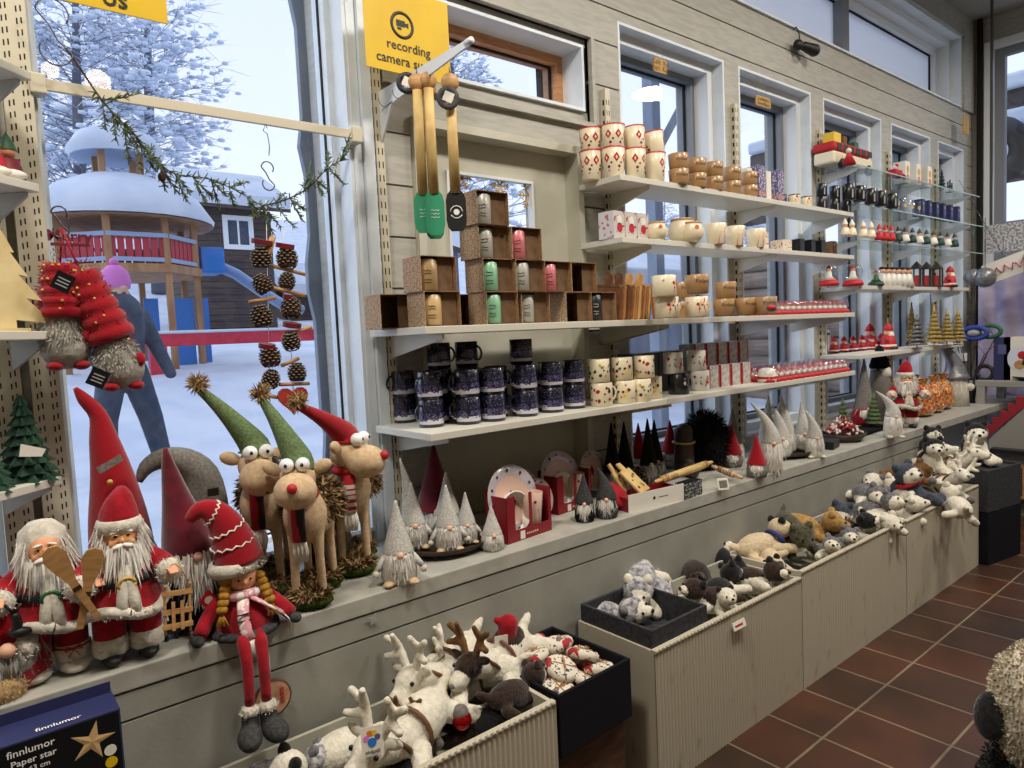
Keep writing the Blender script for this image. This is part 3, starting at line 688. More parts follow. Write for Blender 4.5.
# ================================================================ things on the shelves
GROUPS = {}
mat('navy', (16, 18, 40), .22, coat=.4); mat('navy_in', (28, 30, 52), .3)
mat_layers('enamel', (15, 16, 36), [(.022, .052, (92, 86, 128), .5, 160), (.030, .075, (50, 50, 88), .6, 220), (.012, .024, (214, 214, 226), 0, 0), (.02, .030, (214, 214, 226), .52, 60), (.06, .098, (190, 190, 215), .70, 260)], .22, coat=.4)
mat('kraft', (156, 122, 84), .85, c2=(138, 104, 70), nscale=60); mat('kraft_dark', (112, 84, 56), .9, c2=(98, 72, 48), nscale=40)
mat_layers('kraft_print', (176, 152, 124), [(-1, 1, (132, 100, 76), .54, 150)], .85)
for nm, c in dict(mug_tan=(196, 164, 116), mug_green=(132, 184, 146), mug_grey=(160, 158, 146), mug_pink=(190, 104, 108), mug_black=(24, 24, 26), cream_glaze=(226, 214, 184), white_glaze=(226, 222, 212), brown_glaze=(166, 130, 88), red_glaze=(180, 30, 36), red=(178, 18, 30), darkred=(110, 12, 26), green=(40, 92, 58), darkgreen=(24, 56, 44), gold=(196, 160, 78), silver=(150, 150, 150), orange=(214, 116, 40), yellow=(222, 190, 60), purple=(84, 84, 130), print_dark=(46, 38, 32), print_red=(170, 40, 40), letter_white=(235, 235, 235), peach=(238, 178, 140), darkgrey=(52, 52, 54), midgrey=(110, 108, 104), navy_box=(34, 40, 84), white_card=(222, 218, 206), blue=(40, 60, 140)).items():
    mat(nm, c, .3 if 'glaze' in nm or 'mug' in nm else .6, bump=0)
mat('gold_glitter', (206, 182, 112), .5, metal=.15, c2=(160, 134, 74), nscale=150); mat('silver_glitter', (150, 150, 152), .4, metal=.5, c2=(90, 90, 96), nscale=150)
glass('clear', (.97, .98, .99), f0=.06, f1=.5, pw=2.5)
def torus_arc(mb, c, rx, rz, r, m, a0=-PI/2, a1=PI/2, ang=0.0, n=9, M=None):
    pts = []
    for i in range(n+1):
        a = a0+(a1-a0)*i/n; q = c[0]+rx*math.cos(a)
        pts.append((q*math.cos(ang), q*math.sin(ang), c[1]+rz*math.sin(a)))
    mb.tube(pts, r, m, n=6, M=M)
def cup_prof(r, h, r0=None, th=.003):
    r0 = r if r0 is None else r0
    return [(0, 0), (r0*.93, 0), (r0, .004), (r0+(r-r0)*.5, h*.5), (r, h-.001), (r-th/2, h), (r-th, h-.002), (r0-th, .01), (0, .008)]
def decal(mb, poly, rf, ang, zc, m, off=.0006):
    """flat print curved round a vessel of radius rf(z)"""
    vs = []
    for x, z in poly: rr = rf(zc+z)+off; a = ang+x/rr; vs.append((rr*math.cos(a), rr*math.sin(a), zc+z))
    mb.add(vs, [tuple(range(len(vs)))], m)
def mug(name, cat, r, h, body, handle=None, ha=0, rim=None, r0=None, decals=None, label=None, text=None, hm=None, inner=None):
    t = thing(name, label or name, cat); b = MB(); pf = cup_prof(r, h, r0)
    b.lathe(pf[:6], body, n=24); b.lathe(pf[5:], inner or body, n=24); b.build('cup', t)
    if handle: b = MB(); torus_arc(b, ((r0 or r)*.5+r*.5-.003, h*.52), handle, h*.3, .0045, hm or body, ang=ha); b.build('handle', t)
    if rim: b = MB(); b.lathe([(r+.0006, h-.006), (r+.0008, h), (r-.003, h+.0006)], rim, n=24); b.build('rim', t)
    if decals:
        b = MB(); rf = lambda z: (r0 or r)+(r-(r0 or r))*max(0, z)/h
        for (poly, a, z, m) in decals: decal(b, poly, rf, a, z, m)
        b.build('print', t)
    if text:
        s_, size, m, a, z = text; rf = (r+(r0 or r))/2+.0008
        tm = textmb(s_, size, m, wrap=lambda x, y, zz: ((rf+(r-(r0 or r))*0+(r-(r0 or r))*((z+y)/h-.5))*math.cos(a+x/rf), (rf+(r-(r0 or r))*((z+y)/h-.5))*math.sin(a+x/rf), z+y)); tm.build('lettering', t)
    return t
FA = math.radians(-118)       # facing the camera for a thing with no turn of its own
def face(p): return math.atan2(-p.y, -p.x)
DIAM = lambda s: [(0, -s), (s*.7, 0), (0, s), (-s*.7, 0)]
def DOT(s, n=8): return [(s*math.cos(2*PI*i/n), s*math.sin(2*PI*i/n)) for i in range(n)]
SANTA = [([(-.011, -.02), (.013, -.02), (.009, .004), (-.008, .004)], 0, 0, 'red'), ([(-.007, .004), (.007, .004), (.006, .014), (-.006, .014)], 0, 0, 'peach'), ([(-.007, .012), (.008, .012), (.012, .026), (.002, .022)], 0, 0, 'red')]
def santa_print(a, z, k=1.0): return [([(x*k, y*k) for x, y in pl], a, z, m) for pl, _, _, m in SANTA]
# --- dark blue enamel mugs
en = mug('enamel_mug', 'mug', .046, .1, 'enamel', handle=.026, ha=PI, inner='navy_in', label='x')
EN = Proto(en); H = .1
MG = 'dark blue enamel mugs'
front = [(389, 419, 150), (410, 424, 165), (432, 428, 185), (469, 425, 150), (494, 422, 60), (527, 417, 160), (553, 413, 60), (575, 409, 25)]
for i, (px, py, ha) in enumerate(front):
    p = base(px, py, ZM, .046)
    if i == 0: p.y += .02
    if i == 1: p.y += .035
    for k in range(2):
        EN.put((p.x, p.y, ZM+k*.101), math.radians(ha-180)+(0.15 if k else 0), 'dark blue enamel mug with snowy forest, %s in the %s front row' % (ordl(i, 8), ('lower', 'upper')[k]), MG)
for i, (x, y, n) in enumerate([(1.42, 2.2, 2), (1.55, 2.16, 2), (1.67, 2.15, 2), (1.79, 2.13, 3), (1.93, 2.13, 2), (2.06, 2.12, 2)]):
    for k in range(n): EN.put((x, y, ZM+k*.101), 1.0+i, 'dark blue enamel mug behind the front row, %s back stack, %s' % (ORD[i], ('bottom', 'second up', 'on top')[k]), MG)
for i, (x, y) in enumerate([(1.62, 2.27), (1.50, 2.29)]): 
    for k in range(3): EN.put((x, y, ZM+k*.101), 2.0+i, 'dark blue enamel mug by the rear panel, %s stack, %s' % (('right', 'left')[i], ('bottom', 'second up', 'on top')[k]), MG)
# --- white patterned mugs
def speck(n, cols, seed, r, h, s=(.004, .009), spread=1.5):
    rd = random.Random(seed); out = []
    for i in range(n):
        k = rd.uniform(*s); pl = [(k*rd.uniform(.6, 1.2)*math.cos(a), k*rd.uniform(.6, 1.2)*math.sin(a)) for a in [2*PI*j/6 for j in range(6)]]
        out.append((pl, FA+rd.uniform(-spread, spread), rd.uniform(.18, .82)*h, rd.choice(cols)))
    return out
WG = 'white and cream patterned mugs right of the enamel mugs'
WM = [mug('patterned_mug', 'mug', .047, .1, 'cream_glaze', handle=.026, ha=0, decals=speck(16, ['red', 'darkred', 'red', 'print_dark'], 2, .047, .1)),
      mug('patterned_mug', 'mug', .047, .1, 'cream_glaze', handle=.026, ha=0, decals=speck(20, ['red', 'green', 'yellow', 'darkred'], 5, .047, .1)),
      mug('patterned_mug', 'mug', .047, .1, 'cream_glaze', handle=.026, ha=0, decals=speck(20, ['green', 'print_dark', 'gold'], 9, .047, .1)),
      mug('patterned_mug', 'mug', .047, .1, 'white_glaze', handle=.026, ha=0, decals=speck(14, ['midgrey', 'red', 'silver'], 12, .047, .1)+santa_print(FA, .05))]
WP = [Proto(w_) for w_ in WM]
for i, (px, py, lv, k, lab) in enumerate([(602, 407, 0, 0, 'cream mug with red elf print, lower row beside the enamel mugs'), (625, 404, 0, 1, 'cream mug with red and yellow print, second in the lower row'), (641, 402, 0, 2, 'cream mug with green sprigs, third in the lower row'), (652, 399, 0, 1, 'cream mug with red flowers, last in the lower row before the black mug'),
        (600, 407, 1, 2, 'cream mug with dark print in shadow, upper row beside the enamel mugs'), (623, 404, 1, 1, 'cream mug with yellow flower print in the upper row'), (645, 401, 1, 0, 'cream mug with red print, handle showing, on top of the sprig mug'),
        (700, 391, 0, 3, 'white snowman mug beneath another, right of the black mug'), (674, 395, 1, 3, 'white and grey snowman mug standing on the black mug'), (697, 391, 1, 3, 'white santa mug on top with handle towards the gift boxes')]):
    p = base(px, py, ZM, .047); WP[k].put((p.x, p.y, ZM+lv*.101), .1*i-.3, lab, WG)
p = base(679, 395, ZM, .05)
bm_ = mug('black_mug', 'mug', .05, .098, 'mug_black', handle=.028, ha=-.2, decals=[(DIAM(.012), FA+.2, .055, 'white_card'), (DOT(.004), FA+.2, .075, 'white_card'), (DOT(.003), FA+.45, .045, 'white_card')]); bm_.location = (p.x, p.y, ZM)
tag(bm_, 'black mug with pale emblem, handle pointing right, on the mug shelf')
p = base(657, 393, ZM, .05); dup(bm_, (p.x+.05, p.y+.1, ZM), 2, 'black mug mostly hidden behind the one with the pale emblem')
# --- gift boxes
def gift_box(w, d, h, m, ribbon='print_red', name='gift_box', cat='box', pic=None, side=None):
    t = thing(name, '', cat); b = MB(); b.box(-w/2, w/2, 0, d, 0, h, m); b.build('carton', t, bevel=.001)
    if ribbon:
        b = MB(); b.box(-w/2-.0008, -w/2+.007, -.0008, .006, 0, h, ribbon); b.build('red_edge', t)
        b = MB(); b.box(w/2-.006, w/2+.0008, -.0008, .006, 0, h, ribbon); b.build('red_edge', t)
    if pic:
        for (x, z, r_, mm) in pic:
            b = MB(); b.add([(x+r_*math.cos(a), -.0009, z+r_*1.15*math.sin(a)) for a in [2*PI*i/10 for i in range(10)]], [tuple(range(10))], mm); b.build('picture', t)
    return t
mat('box_grey', (156, 152, 148), .6, c2=(196, 192, 186), nscale=40); mat('box_dark', (76, 76, 82), .6)
gb = gift_box(.085, .1, .115, 'box_grey'); GP = Proto(gb)
GG = 'grey mug boxes with red edges'
for i, px in enumerate([632, 0, 0, 0, 0]):
    x = 2.72+.0+i*.1; 
    GP.put((x+.22, 2.08, ZM), 0, 'grey mug box with red edges, %s in the lower row' % ordl(i, 5), GG)
for i in range(5): GP.put((2.98+i*.1, 2.12, ZM+.1155), 0, 'grey mug box with red edges, %s in the upper row' % ordl(i, 5), GG)
db = gift_box(.09, .1, .2, 'box_dark', ribbon=None); DP = Proto(db)
for i in range(5): DP.put((2.62+i*.1, 2.22, ZM), 0, 'tall dark grey box behind the mugs, %s of five' % ordl(i, 5), 'tall dark grey boxes by the window')
t = thing('lidded_bowl', 'small white bowl with a red band beside the grey mug boxes', 'bowl', base(767, 383, ZM, .05)); b = MB(); b.lathe([(0, 0), (.045, 0), (.05, .01), (.05, .03), (.04, .07), (.02, .078), (0, .08)], 'white_glaze'); b.build('bowl', t)
b = MB(); b.lathe([(.0505, .02), (.0505, .032), (.048, .034)], 'red', n=20); b.build('band', t)
# --- little snow globes in rows
def mini_globe():
    t = thing('mini_snow_globe', '', 'snow globe'); b = MB(); b.lathe([(0, 0), (.024, 0), (.024, .008), (.02, .016), (0, .016)], 'red', n=12); b.build('base', t)
    b = MB(); b.ell((0, 0, .036), .022, 'clear', nu=12, nv=8); b.build('globe', t)
    b = MB(); b.lathe([(0, .016), (.012, .016), (.009, .032), (0, .034)], 'white_card', n=8); b.ell((0, 0, .038), .007, 'peach', nu=7, nv=5); b.lathe([(.009, .041), (0, .053)], 'red', n=8); b.build('figure', t)
    return t
MGP = Proto(mini_globe())
rows = ['front', 'second', 'third', 'rear']
def globe_rows(z, yf, x0, x1, nr, nc, where):
    for r in range(nr):
        for i in range(nc): MGP.put((x0+(x1-x0)*i/(nc-1)+.02*(r % 2), yf+.04+r*.068, z), random.uniform(-.3, .3), 'mini red snow globe on %s shelf, %s row, %s' % (where, rows[r], ordl(i, nc)), 'mini snow globes with red bases', 1.42)
globe_rows(ZM, YL, 3.42, 4.30, 4, 15, 'mug')
globe_rows(ZB, YL, 3.50, 4.30, 3, 14, 'cardboard box')
# --- kraft boxes with a mug in each
def kraft_box(m, name='boxed_mug', W_=.148, D_=.115, H_=.1205):
    t = thing(name, '', 'boxed mug'); th = .002; b = MB()
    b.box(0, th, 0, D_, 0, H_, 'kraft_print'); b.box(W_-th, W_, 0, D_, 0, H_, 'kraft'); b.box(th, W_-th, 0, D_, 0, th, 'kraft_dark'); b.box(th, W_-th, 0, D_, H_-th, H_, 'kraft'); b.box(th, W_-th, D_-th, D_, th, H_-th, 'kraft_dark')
    b.box(W_*.55, W_-th, .02, .022, th, H_-th, 'kraft_dark'); b.build('carton', t)
    if m:
        b = MB(); M = Matrix.Translation((.048, .048, th)); pf = cup_prof(.043, .108); b.lathe(pf, m, n=18, M=M); c = b.build('mug', t)
        q = textmb('Arctic', .016, 'print_dark', wrap=lambda x, y, z: (.042+.0386*math.cos(FA+.25+y/.0386*1), .042+.0386*math.sin(FA+.25+y/.0386), .05+x)) if False else MB()
        q = MB(); rd = random.Random(len(m))
        for j in range(5):
            zc = .03+.01*j; pts = [(.048+.0439*math.cos(FA+.15+u), .048+.0439*math.sin(FA+.15+u), zc+rd.uniform(-.002, .003)) for u in [-.3+.15*k for k in range(5)]]
            if j != 2: q.tube(pts, .0009, 'print_dark' if m != 'mug_black' else 'white_card', n=4)
        q.build('script_print', c)
    return t
KB = {c: Proto(kraft_box('mug_'+c if c else None)) for c in ('tan', 'green', 'grey', 'pink', 'black', '')}
# front-left-bottom corner pixel x of each box on the shelf line, then metres
def kx(px): return atY(px, 322, 2.0).x
KR = [[(425.5, 'tan'), (488, 'green'), (524, 'grey'), (567, ''), (589, 'black')], [(424, 'tan'), (487, 'green'), (517, 'grey'), (537, 'pink'), (568, '')], [(484, 'grey'), (512, 'pink')], [(482, 'grey')]]
rn = ['bottom', 'second', 'third', 'top']
KG = 'brown cardboard boxes each holding a mug'
for r, row in enumerate(KR):
    last = -1
    for i, (px, c) in enumerate(row):
        x = max(kx(px), last); last = x+.149
        z = ZB+r*.121
        nm = {'tan': 'tan', 'green': 'mint green', 'grey': 'grey', 'pink': 'pink', 'black': 'black', '': 'no visible'}[c]
        KB[c].put((x, 2.0+.004*((i+r) % 3), z), random.uniform(-.02, .03), 'brown box with %s mug, %s row of the pile, %s' % (nm, rn[r], ordl(i, len(row)) if len(row) > 1 else 'alone on the summit'), KG)
    # second rank behind
    for i in range({0: 3, 1: 0, 2: 0, 3: 0}[r]):
        x = kx(407)-.02+i*.15
        KB[''].put((x, 2.14, ZB+r*.121), 0, 'brown box in the rear rank of mug boxes, %s' % ORD[i], KG)
# --- cutting boards
mat('oak', (178, 122, 70), .5, c2=(140, 88, 46), nscale=9, stretch=(8, 8, 1.2)); mat('oak_light', (206, 164, 108), .5, c2=(180, 134, 80), nscale=9, stretch=(8, 8, 1.2)); mat('oak_dark', (112, 70, 40), .5, c2=(84, 50, 28), nscale=9, stretch=(8, 8, 1.2))
def cutting_board(m, w=.15, h=.2, th=.016, hd=True):
    t = thing('cutting_board', '', 'cutting board'); pts = []; r = .02
    for cx, cz, a0 in ((w/2-r, r, -90), (w/2-r, h-r, 0), (-w/2+r, h-r, 90), (-w/2+r, r, 180)):
        for k in range(5): a = math.radians(a0+k*22.5); pts.append((cx+r*math.cos(a), cz+r*math.sin(a)))
    if hd:
        i = 10; pts[i:i] = [(.022, h), (.02, h+.05), (.01, h+.062), (-.01, h+.062), (-.02, h+.05), (-.022, h)]
    M = Matrix(((1, 0, 0, 0), (0, 0, 1, 0), (0, 1, 0, 0), (0, 0, 0, 1))); b = MB(); b.prism(pts, 0, th, m, M=M); b.build('board', t, bevel=.0015)
    b = MB(); g = .012; b.tube([(-w/2+g, -.0005, g), (w/2-g, -.0005, g), (w/2-g, -.0005, h-g), (-w/2+g, -.0005, h-g), (-w/2+g, -.0005, g)], .0018, 'oak_dark', n=4); b.build('groove', t)
    return t
CB = {m: Proto(cutting_board(m, hd=hd)) for m, hd in (('oak', False), ('oak_light', True), ('oak_dark', True))}
cl = [('oak_dark', 'dark'), ('oak', 'warm brown'), ('oak_dark', 'dark'), ('oak', 'warm brown'), ('oak_light', 'pale'), ('oak', 'warm brown'), ('oak_light', 'pale'), ('oak', 'warm brown')]
p = base(641, 320, ZB, 0)
for i, (m, w_) in enumerate(cl):
    k = 7-i
    CB[m].put((p.x+.01-k*.028-(.055 if k else 0), (2.06 if k else 1.97)+k*.005, ZB), 0, '%s wooden cutting board standing on edge, %s' % (w_, 'rightmost with its broad face showing' if i == 7 else ordl(i, 8)+' of the upright boards'), 'wooden cutting boards', rot=((0, .10, 0) if i < 7 else (-.12, 0, 0))[:2]+(math.radians(-68 if i < 7 else -6),), s=(.8 if i < 7 else .78, 1, .80))
# --- santa mugs and brown Finland mugs on the box shelf
sm = Proto(mug('santa_mug', 'mug', .052, .09, 'cream_glaze', handle=.03, ha=-.3, decals=santa_print(FA-.1, .045, 1.5)+speck(8, ['green', 'silver', 'red'], 3, .05, .09)))
fm = Proto(mug('souvenir_mug', 'mug', .05, .078, 'brown_glaze', handle=.024, ha=.1, text=('Finland', .023, 'print_dark', FA, .05), r0=.044))
def put(P, px, py, z, r, lab, rz=0, dz=0, g=None, dy=0, s=None):
    p = base(px, py, z, r)
    if r < .031: dy += .03
    return P.put((p.x, p.y+dy, z+dz), rz, lab, g, s)
SG = 'cream santa mugs'; FG = 'brown mugs lettered Finland'
put(sm, 667, 318, ZB, .052, 'cream snowman mug beside the broad cutting board, lower row', .2, g=SG)
put(sm, 697, 317, ZB, .052, 'cream santa mug with handle, second in the lower row', .1, g=SG)
put(sm, 665, 318, ZB, .052, 'cream santa mug stacked on the snowman mug', .9, .0905, g=SG)
put(fm, 724, 316, ZB, .05, 'brown Finland mug, leftmost in the lower row', g=FG)
put(fm, 746, 315, ZB, .05, 'brown Finland mug, middle of the lower row', .15, g=FG)
put(fm, 766, 314, ZB, .05, 'brown Finland mug, rightmost in the lower row', -.1, g=FG)
put(fm, 700, 316, ZB, .05, 'brown Finland mug standing on the second santa mug', .1, .0905, g=FG, dy=.01)
put(fm, 703, 317, ZB, .05, 'brown Finland mug half hidden behind the stacked santa mug', .3, .0905, g=FG, dy=.12)
put(fm, 703, 317, ZB, .05, 'brown mug hidden under the half hidden Finland mug', .3, 0, g=FG, dy=.12)
put(fm, 726, 316, ZB, .05, 'brown Finland mug stacked on the leftmost lower one', .05, .0785, g=FG)
def glass_ball(c='red'):
    t = thing('glass_ornament', '', 'ornament'); b = MB(); b.ell((0, 0, .028), .028, 'clear'); b.build('ball', t); b = MB(); b.lathe([(.006, .054), (.006, .062), (0, .063)], 'silver', n=8); b.build('cap', t); b = MB(); b.ell((0, 0, .02), (.02, .02, .012), c, nu=8, nv=5); b.build('filling', t); return t
GB = Proto(glass_ball())
put(GB, 778, 313, ZB, .028, 'clear glass ball with red inside, in front of the window right of the Finland mugs')
put(GB, 785, 312, ZB, .028, 'clear glass ball beside the row of mini snow globes', dy=.03)
# --- upper shelves
def dcup():
    r, h, r0 = .054, .135, .044; dc = []
    for a in (-.75, .15, 1.05, 2, -1.7): dc += [(DIAM(.022), FA+a, .085, 'red_glaze'), (DIAM(.009), FA+a, .085, 'cream_glaze'), ([(x+.01*math.sin(a), z) for x, z in DOT(.007)], FA+a+.4, .045, 'darkred'), (DOT(.005), FA+a+.45, .062, 'print_dark'), (DOT(.004), FA+a+.2, .028, 'red_glaze')]
    return mug('diamond_cup', 'cup', r, h, 'cream_glaze', rim='red_glaze', r0=r0, decals=dc)
DC = Proto(dcup()); DG = 'cream cups with red diamond pattern'
for i, (px, py, x2, tl) in enumerate([(592, 179, 0, -.02), (614, 176, 0, -.06), (635, 177, .01, .12), (655, 180.5, .012, .2)]):
    p = base(px, py, ZT, .05)
    DC.put(p, i*.7, 'cream cup with red diamonds on the top shelf, lower row, %s' % ordl(i, 4), DG)
    DC.put((p.x+x2, p.y, ZT+.112), 0, 'cream cup with red diamonds set into the %s lower cup' % ordl(i, 4), DG, rot=(.02, tl*.7, i*.9), s=(1, 1, .92))
jm = Proto(mug('brown_jug', 'mug', .05, .073, 'brown_glaze', handle=.024, ha=.3, text=('Finland', .022, 'print_dark', FA, .042), r0=.045))
for i, (px, py) in enumerate([(679, 183), (697, 187), (714, 190), (732, 194), (749, 198)]):
    for k in range(2): put(jm, px, py, ZT, .05, 'shiny brown Finland mug on the top shelf, %s row, %s' % (('lower', 'upper')[k], ordl(i, 5)), .1*i, k*.074, g='shiny brown Finland mugs on the top shelf')
put(jm, 667, 182, ZT, .05, 'brown mug half hidden behind the diamond cups', 0, 0, dy=.1)
mat_layers('purple_print', (86, 84, 128), [(-1, 1, (206, 190, 200), .56, 90), (.02, .05, (196, 110, 60), .5, 70)], .5)
pb = Proto(gift_box(.07, .07, .19, 'purple_print', ribbon=None, name='patterned_box')); wb = Proto(gift_box(.05, .07, .17, 'white_card', ribbon=None, name='plain_box'))
put(wb, 760, 197, ZT, .0, 'plain cream box left of the first purple box', g='plain cream boxes on the top shelf', dy=.03); put(pb, 769, 198.5, ZT, 0, 'tall purple patterned box right of the brown mugs', g='tall purple boxes', dy=.01)
put(wb, 779, 199.5, ZT, .0, 'plain cream box between the two purple boxes', g='plain cream boxes on the top shelf', dy=.03); put(pb, 788, 202, ZT, 0, 'second tall purple patterned box, beside the shot mugs', g='tall purple boxes', dy=.01)
sh = Proto(mug('shot_mug', 'mug', .03, .065, 'cream_glaze', handle=.016, ha=-.2, decals=[(DOT(.013), FA, .03, 'orange'), (DOT(.008), FA, .05, 'print_red')], rim='mug_black', inner='mug_black'))
bs = Proto(mug('black_shot_mug', 'mug', .032, .08, 'mug_black', handle=.018, ha=PI, decals=[([(-.004, -.024), (.004, -.024), (.004, .018), (-.004, .018)], FA-.1, .032, 'silver')], inner='mug_black'))
for i, (px, py) in enumerate([(799, 204), (811, 206)]): put(sh, px, py, ZT, .03, 'small cream mug with orange picture, %s of the pair' % ('left', 'right')[i], g='small cream mugs with orange picture'); put(bs, px+1, py, ZT, .03, 'black shot mug behind the %s orange picture mug' % ('left', 'right')[i], dy=.09)
for i, (px, py) in enumerate([(822, 209), (835, 211), (846, 213)]):
    for k in range(2):
        if i == 2 and k: continue
        put(bs, px, py, ZT, .032, 'black shot mug near the shelf end, %s of three, %s' % (ordl(i, 3), ('lower', 'upper')[k]), dz=k*.081, g='black shot mugs')
def box_row(z, pts, P, lab, g): 
    for i, (px, py) in enumerate(pts): put(P, px, py, z, 0, lab % ordl(i, len(pts)), g=g, dy=.02)
# second shelf
mat_layers('clear_pack', (196, 190, 186), [(-1, 1, (176, 50, 56), .6, 45)], .3, coat=.5)
cp = Proto(gift_box(.085, .09, .125, 'clear_pack', ribbon=None, name='ornament_pack', pic=[(0, .05, .02, 'red'), (0, .085, .018, 'white_card')]))
for i, px in enumerate((619, 631, 643)): p = atZ(px, 237.5+.9*i, ZL); cp.put((p.x+.03, p.y+.02, ZL), .05, 'clear ornament pack with red and white inside, %s of three' % ordl(i, 3), 'clear ornament packs')
def bowl_mug():
    t = thing('round_bowl_mug', '', 'mug'); b = MB(); b.lathe([(0, 0), (.032, 0), (.052, .022), (.058, .05), (.05, .078), (.044, .09), (.047, .096), (.043, .096), (.04, .088), (.05, .05), (0, .012)], 'cream_glaze', n=24); b.build('cup', t)
    b = MB(); b.lathe([(.0455, .088), (.0478, .096), (.044, .0975)], 'brown_glaze', n=24); b.build('rim', t); b = MB(); decal(b, DOT(.012), lambda z: .056, FA, .066, 'orange'); b.build('print', t)
    b = MB(); torus_arc(b, (.05, .05), .024, .024, .005, 'cream_glaze', ang=-.2); b.build('handle', t); return t
bw = Proto(bowl_mug())
for i, (px, py, s) in enumerate([(660, 239, .9), (686, 242, 1.25), (699, 240, 1.0)]): put(bw, px, py, ZL, .05, 'round cream bowl mug with brown rim, %s of three' % ('leftmost', 'largest in the middle', 'rightmost, half hidden')[i], g='round bowl mugs', s=s, dy=.02*(i == 2)+.02)
cs = Proto(mug('santa_cup', 'cup', .056, .105, 'cream_glaze', r0=.042, decals=santa_print(FA+.25, .035, 1.9), handle=.02, ha=0))
for i, (px, py) in enumerate([(716, 243.5), (735, 245.5), (756, 247.5)]): put(cs, px, py, ZL, .05, 'tapered cream cup with red santa, %s of three' % ordl(i, 3), -.1*i, g='tapered santa cups')
put(GB, 745, 247, ZL, .02, 'grey glass ornament in front of the santa cups', s=.8)
mat_layers('speckled_card', (220, 208, 190), [(-1, 1, (176, 60, 56), .6, 70)], .6)
sb = Proto(gift_box(.085, .08, .105, 'speckled_card', ribbon=None, name='speckled_box')); put(sb, 773, 249, ZL, 0, 'cream box with red speckles right of the santa cups', dy=.02); put(sb, 794, 250.5, ZL, 0, 'wide cream box with red speckles, second one', dy=.01, s=(1.2, 1, .65))
kb2 = Proto(gift_box(.05, .07, .085, 'mug_black', ribbon=None, name='dark_box')); bb2 = Proto(gift_box(.06, .07, .085, 'kraft_dark', ribbon=None, name='brown_picture_box', pic=[(0, .04, .018, 'kraft'), (0, .06, .01, 'white_card')]))
for i, (px, py) in enumerate([(809, 252), (820, 252.6), (830, 253)]): put(kb2, px, py, ZL, 0, 'small black box on the second shelf, %s of three' % ordl(i, 3), g='small black boxes', dy=.01)
put(bb2, 841, 253.8, ZL, 0, 'small brown box with a picture at the shelf end', dy=.01)
# --- right rack
def bus():
    p = atZ(862, 173, ZR[0]); t = thing('toy_bus', 'cream and red toy bus loaded with gifts on the topmost glass shelf', 'toy bus', (p.x, p.y+.02, ZR[0])); L = .36; k = 1
    b = MB(); b.box(-L, L*.62, 0, .16, .04, .13, 'cream_glaze'); b.build('body', t, bevel=.015)
    b = MB(); b.box(-L*1.02, L*.5, -.005, .165, .13, .20, 'red'); b.build('roof', t, bevel=.02)
    for i in range(6): b = MB(); b.box(-L*.9+i*.09, -L*.9+.065+i*.09, -.007, -.004, .14, .185, 'print_dark'); b.build('window', t)
    for x in (-L*.7, L*.4):
        b = MB(); b.cyl(.04, -.012, .01, 'black', Matrix.Translation((x, 0, .04)) @ Euler((PI/2, 0, 0)).to_matrix().to_4x4()); w_ = b.build('wheel', t); b = MB(); b.cyl(.022, .011, .014, 'silver', Matrix.Translation((x, 0, .04)) @ Euler((PI/2, 0, 0)).to_matrix().to_4x4()); b.build('hub', w_)
    b = MB(); b.box(-.3, -.2, .03, .12, .2, .28, 'yellow'); b.build('parcel', t, bevel=.004); b = MB(); b.box(-.17, -.11, .03, .12, .2, .27, 'kraft_dark'); b.build('parcel', t, bevel=.004); b = MB(); b.box(-.0, .06, .03, .12, .2, .25, 'green'); b.build('parcel', t, bevel=.004)
    b = MB(); b.lathe([(0, 0), (.05, 0), (0, .11)], 'red', n=10, M=Matrix.Translation((-L*.75, -.06, .02))); b.ell((-L*.75, -.06, .12), .02, 'white_card'); b.build('santa_figure', t)
    t.scale = (1.0, .9, .9)
bus()
def mini_santa(red='red', seatd=False):
    t = thing('santa_figurine', '', 'figurine'); b = MB(); b.lathe([(0, 0), (.03, 0), (.034, .015), (.024, .06), (0, .065)], red, n=12)
    for s in (-1, 1): b.tube([(s*.022, 0, .055), (s*.036, -.012, .035)], [.009, .008], red, n=6); b.ell((s*.015, -.02, .006), (.011, .016, .008), 'black', nu=8, nv=5)
    b.build('coat', t); b = MB(); b.lathe([(.031, .012), (.035, .014), (.034, .022), (.03, .022)], 'white_card', n=12); b.build('fur_trim', t)
    b = MB(); b.ell((0, 0, .075), .018, 'peach', nu=10, nv=7); b.ell((0, -.018, .075), .004, 'peach', nu=6, nv=4); b.build('head', t); b = MB(); b.ell((0, -.012, .062), (.017, .012, .018), 'white_card', nu=10, nv=7); b.build('beard', t)
    b = MB(); b.lathe([(.019, .082), (.02, .088), (.012, .105), (0, .118)], red, n=10); b.build('hat', t); return t
MS = Proto(mini_santa()); 
truck = thing('toy_truck', 'small red toy truck with santa beside the toy bus', 'toy truck', base(900, 178.5, ZR[0], .03)); b = MB(); b.box(-.07, .05, 0, .06, .02, .07, 'red'); b.box(.05, .09, .0, .06, .02, .05, 'red'); b.build('body', truck, bevel=.006)
for x in (-.045, .06): b = MB(); b.cyl(.018, 0, .012, 'black', Matrix.Translation((x, 0, .018)) @ Euler((PI/2, 0, 0)).to_matrix().to_4x4()); b.build('wheel', truck)
b = MB(); b.ell((-.01, .03, .09), .02, 'white_card'); b.ell((-.01, .02, .1), .015, 'red'); b.build('santa_figure', truck)
ob = Proto(gift_box(.085, .085, .16, 'white_card', ribbon=None, name='picture_box', pic=[(0, .04, .025, 'orange'), (0, .1, .025, 'gold')]))
for i, (px, py) in enumerate([(915, 181.5), (926, 184), (937, 186)]): put(ob, px, py, ZR[0], 0, 'white box with two orange pictures on the topmost glass shelf, %s' % ordl(i, 3), g='white boxes with orange pictures', dy=.02)
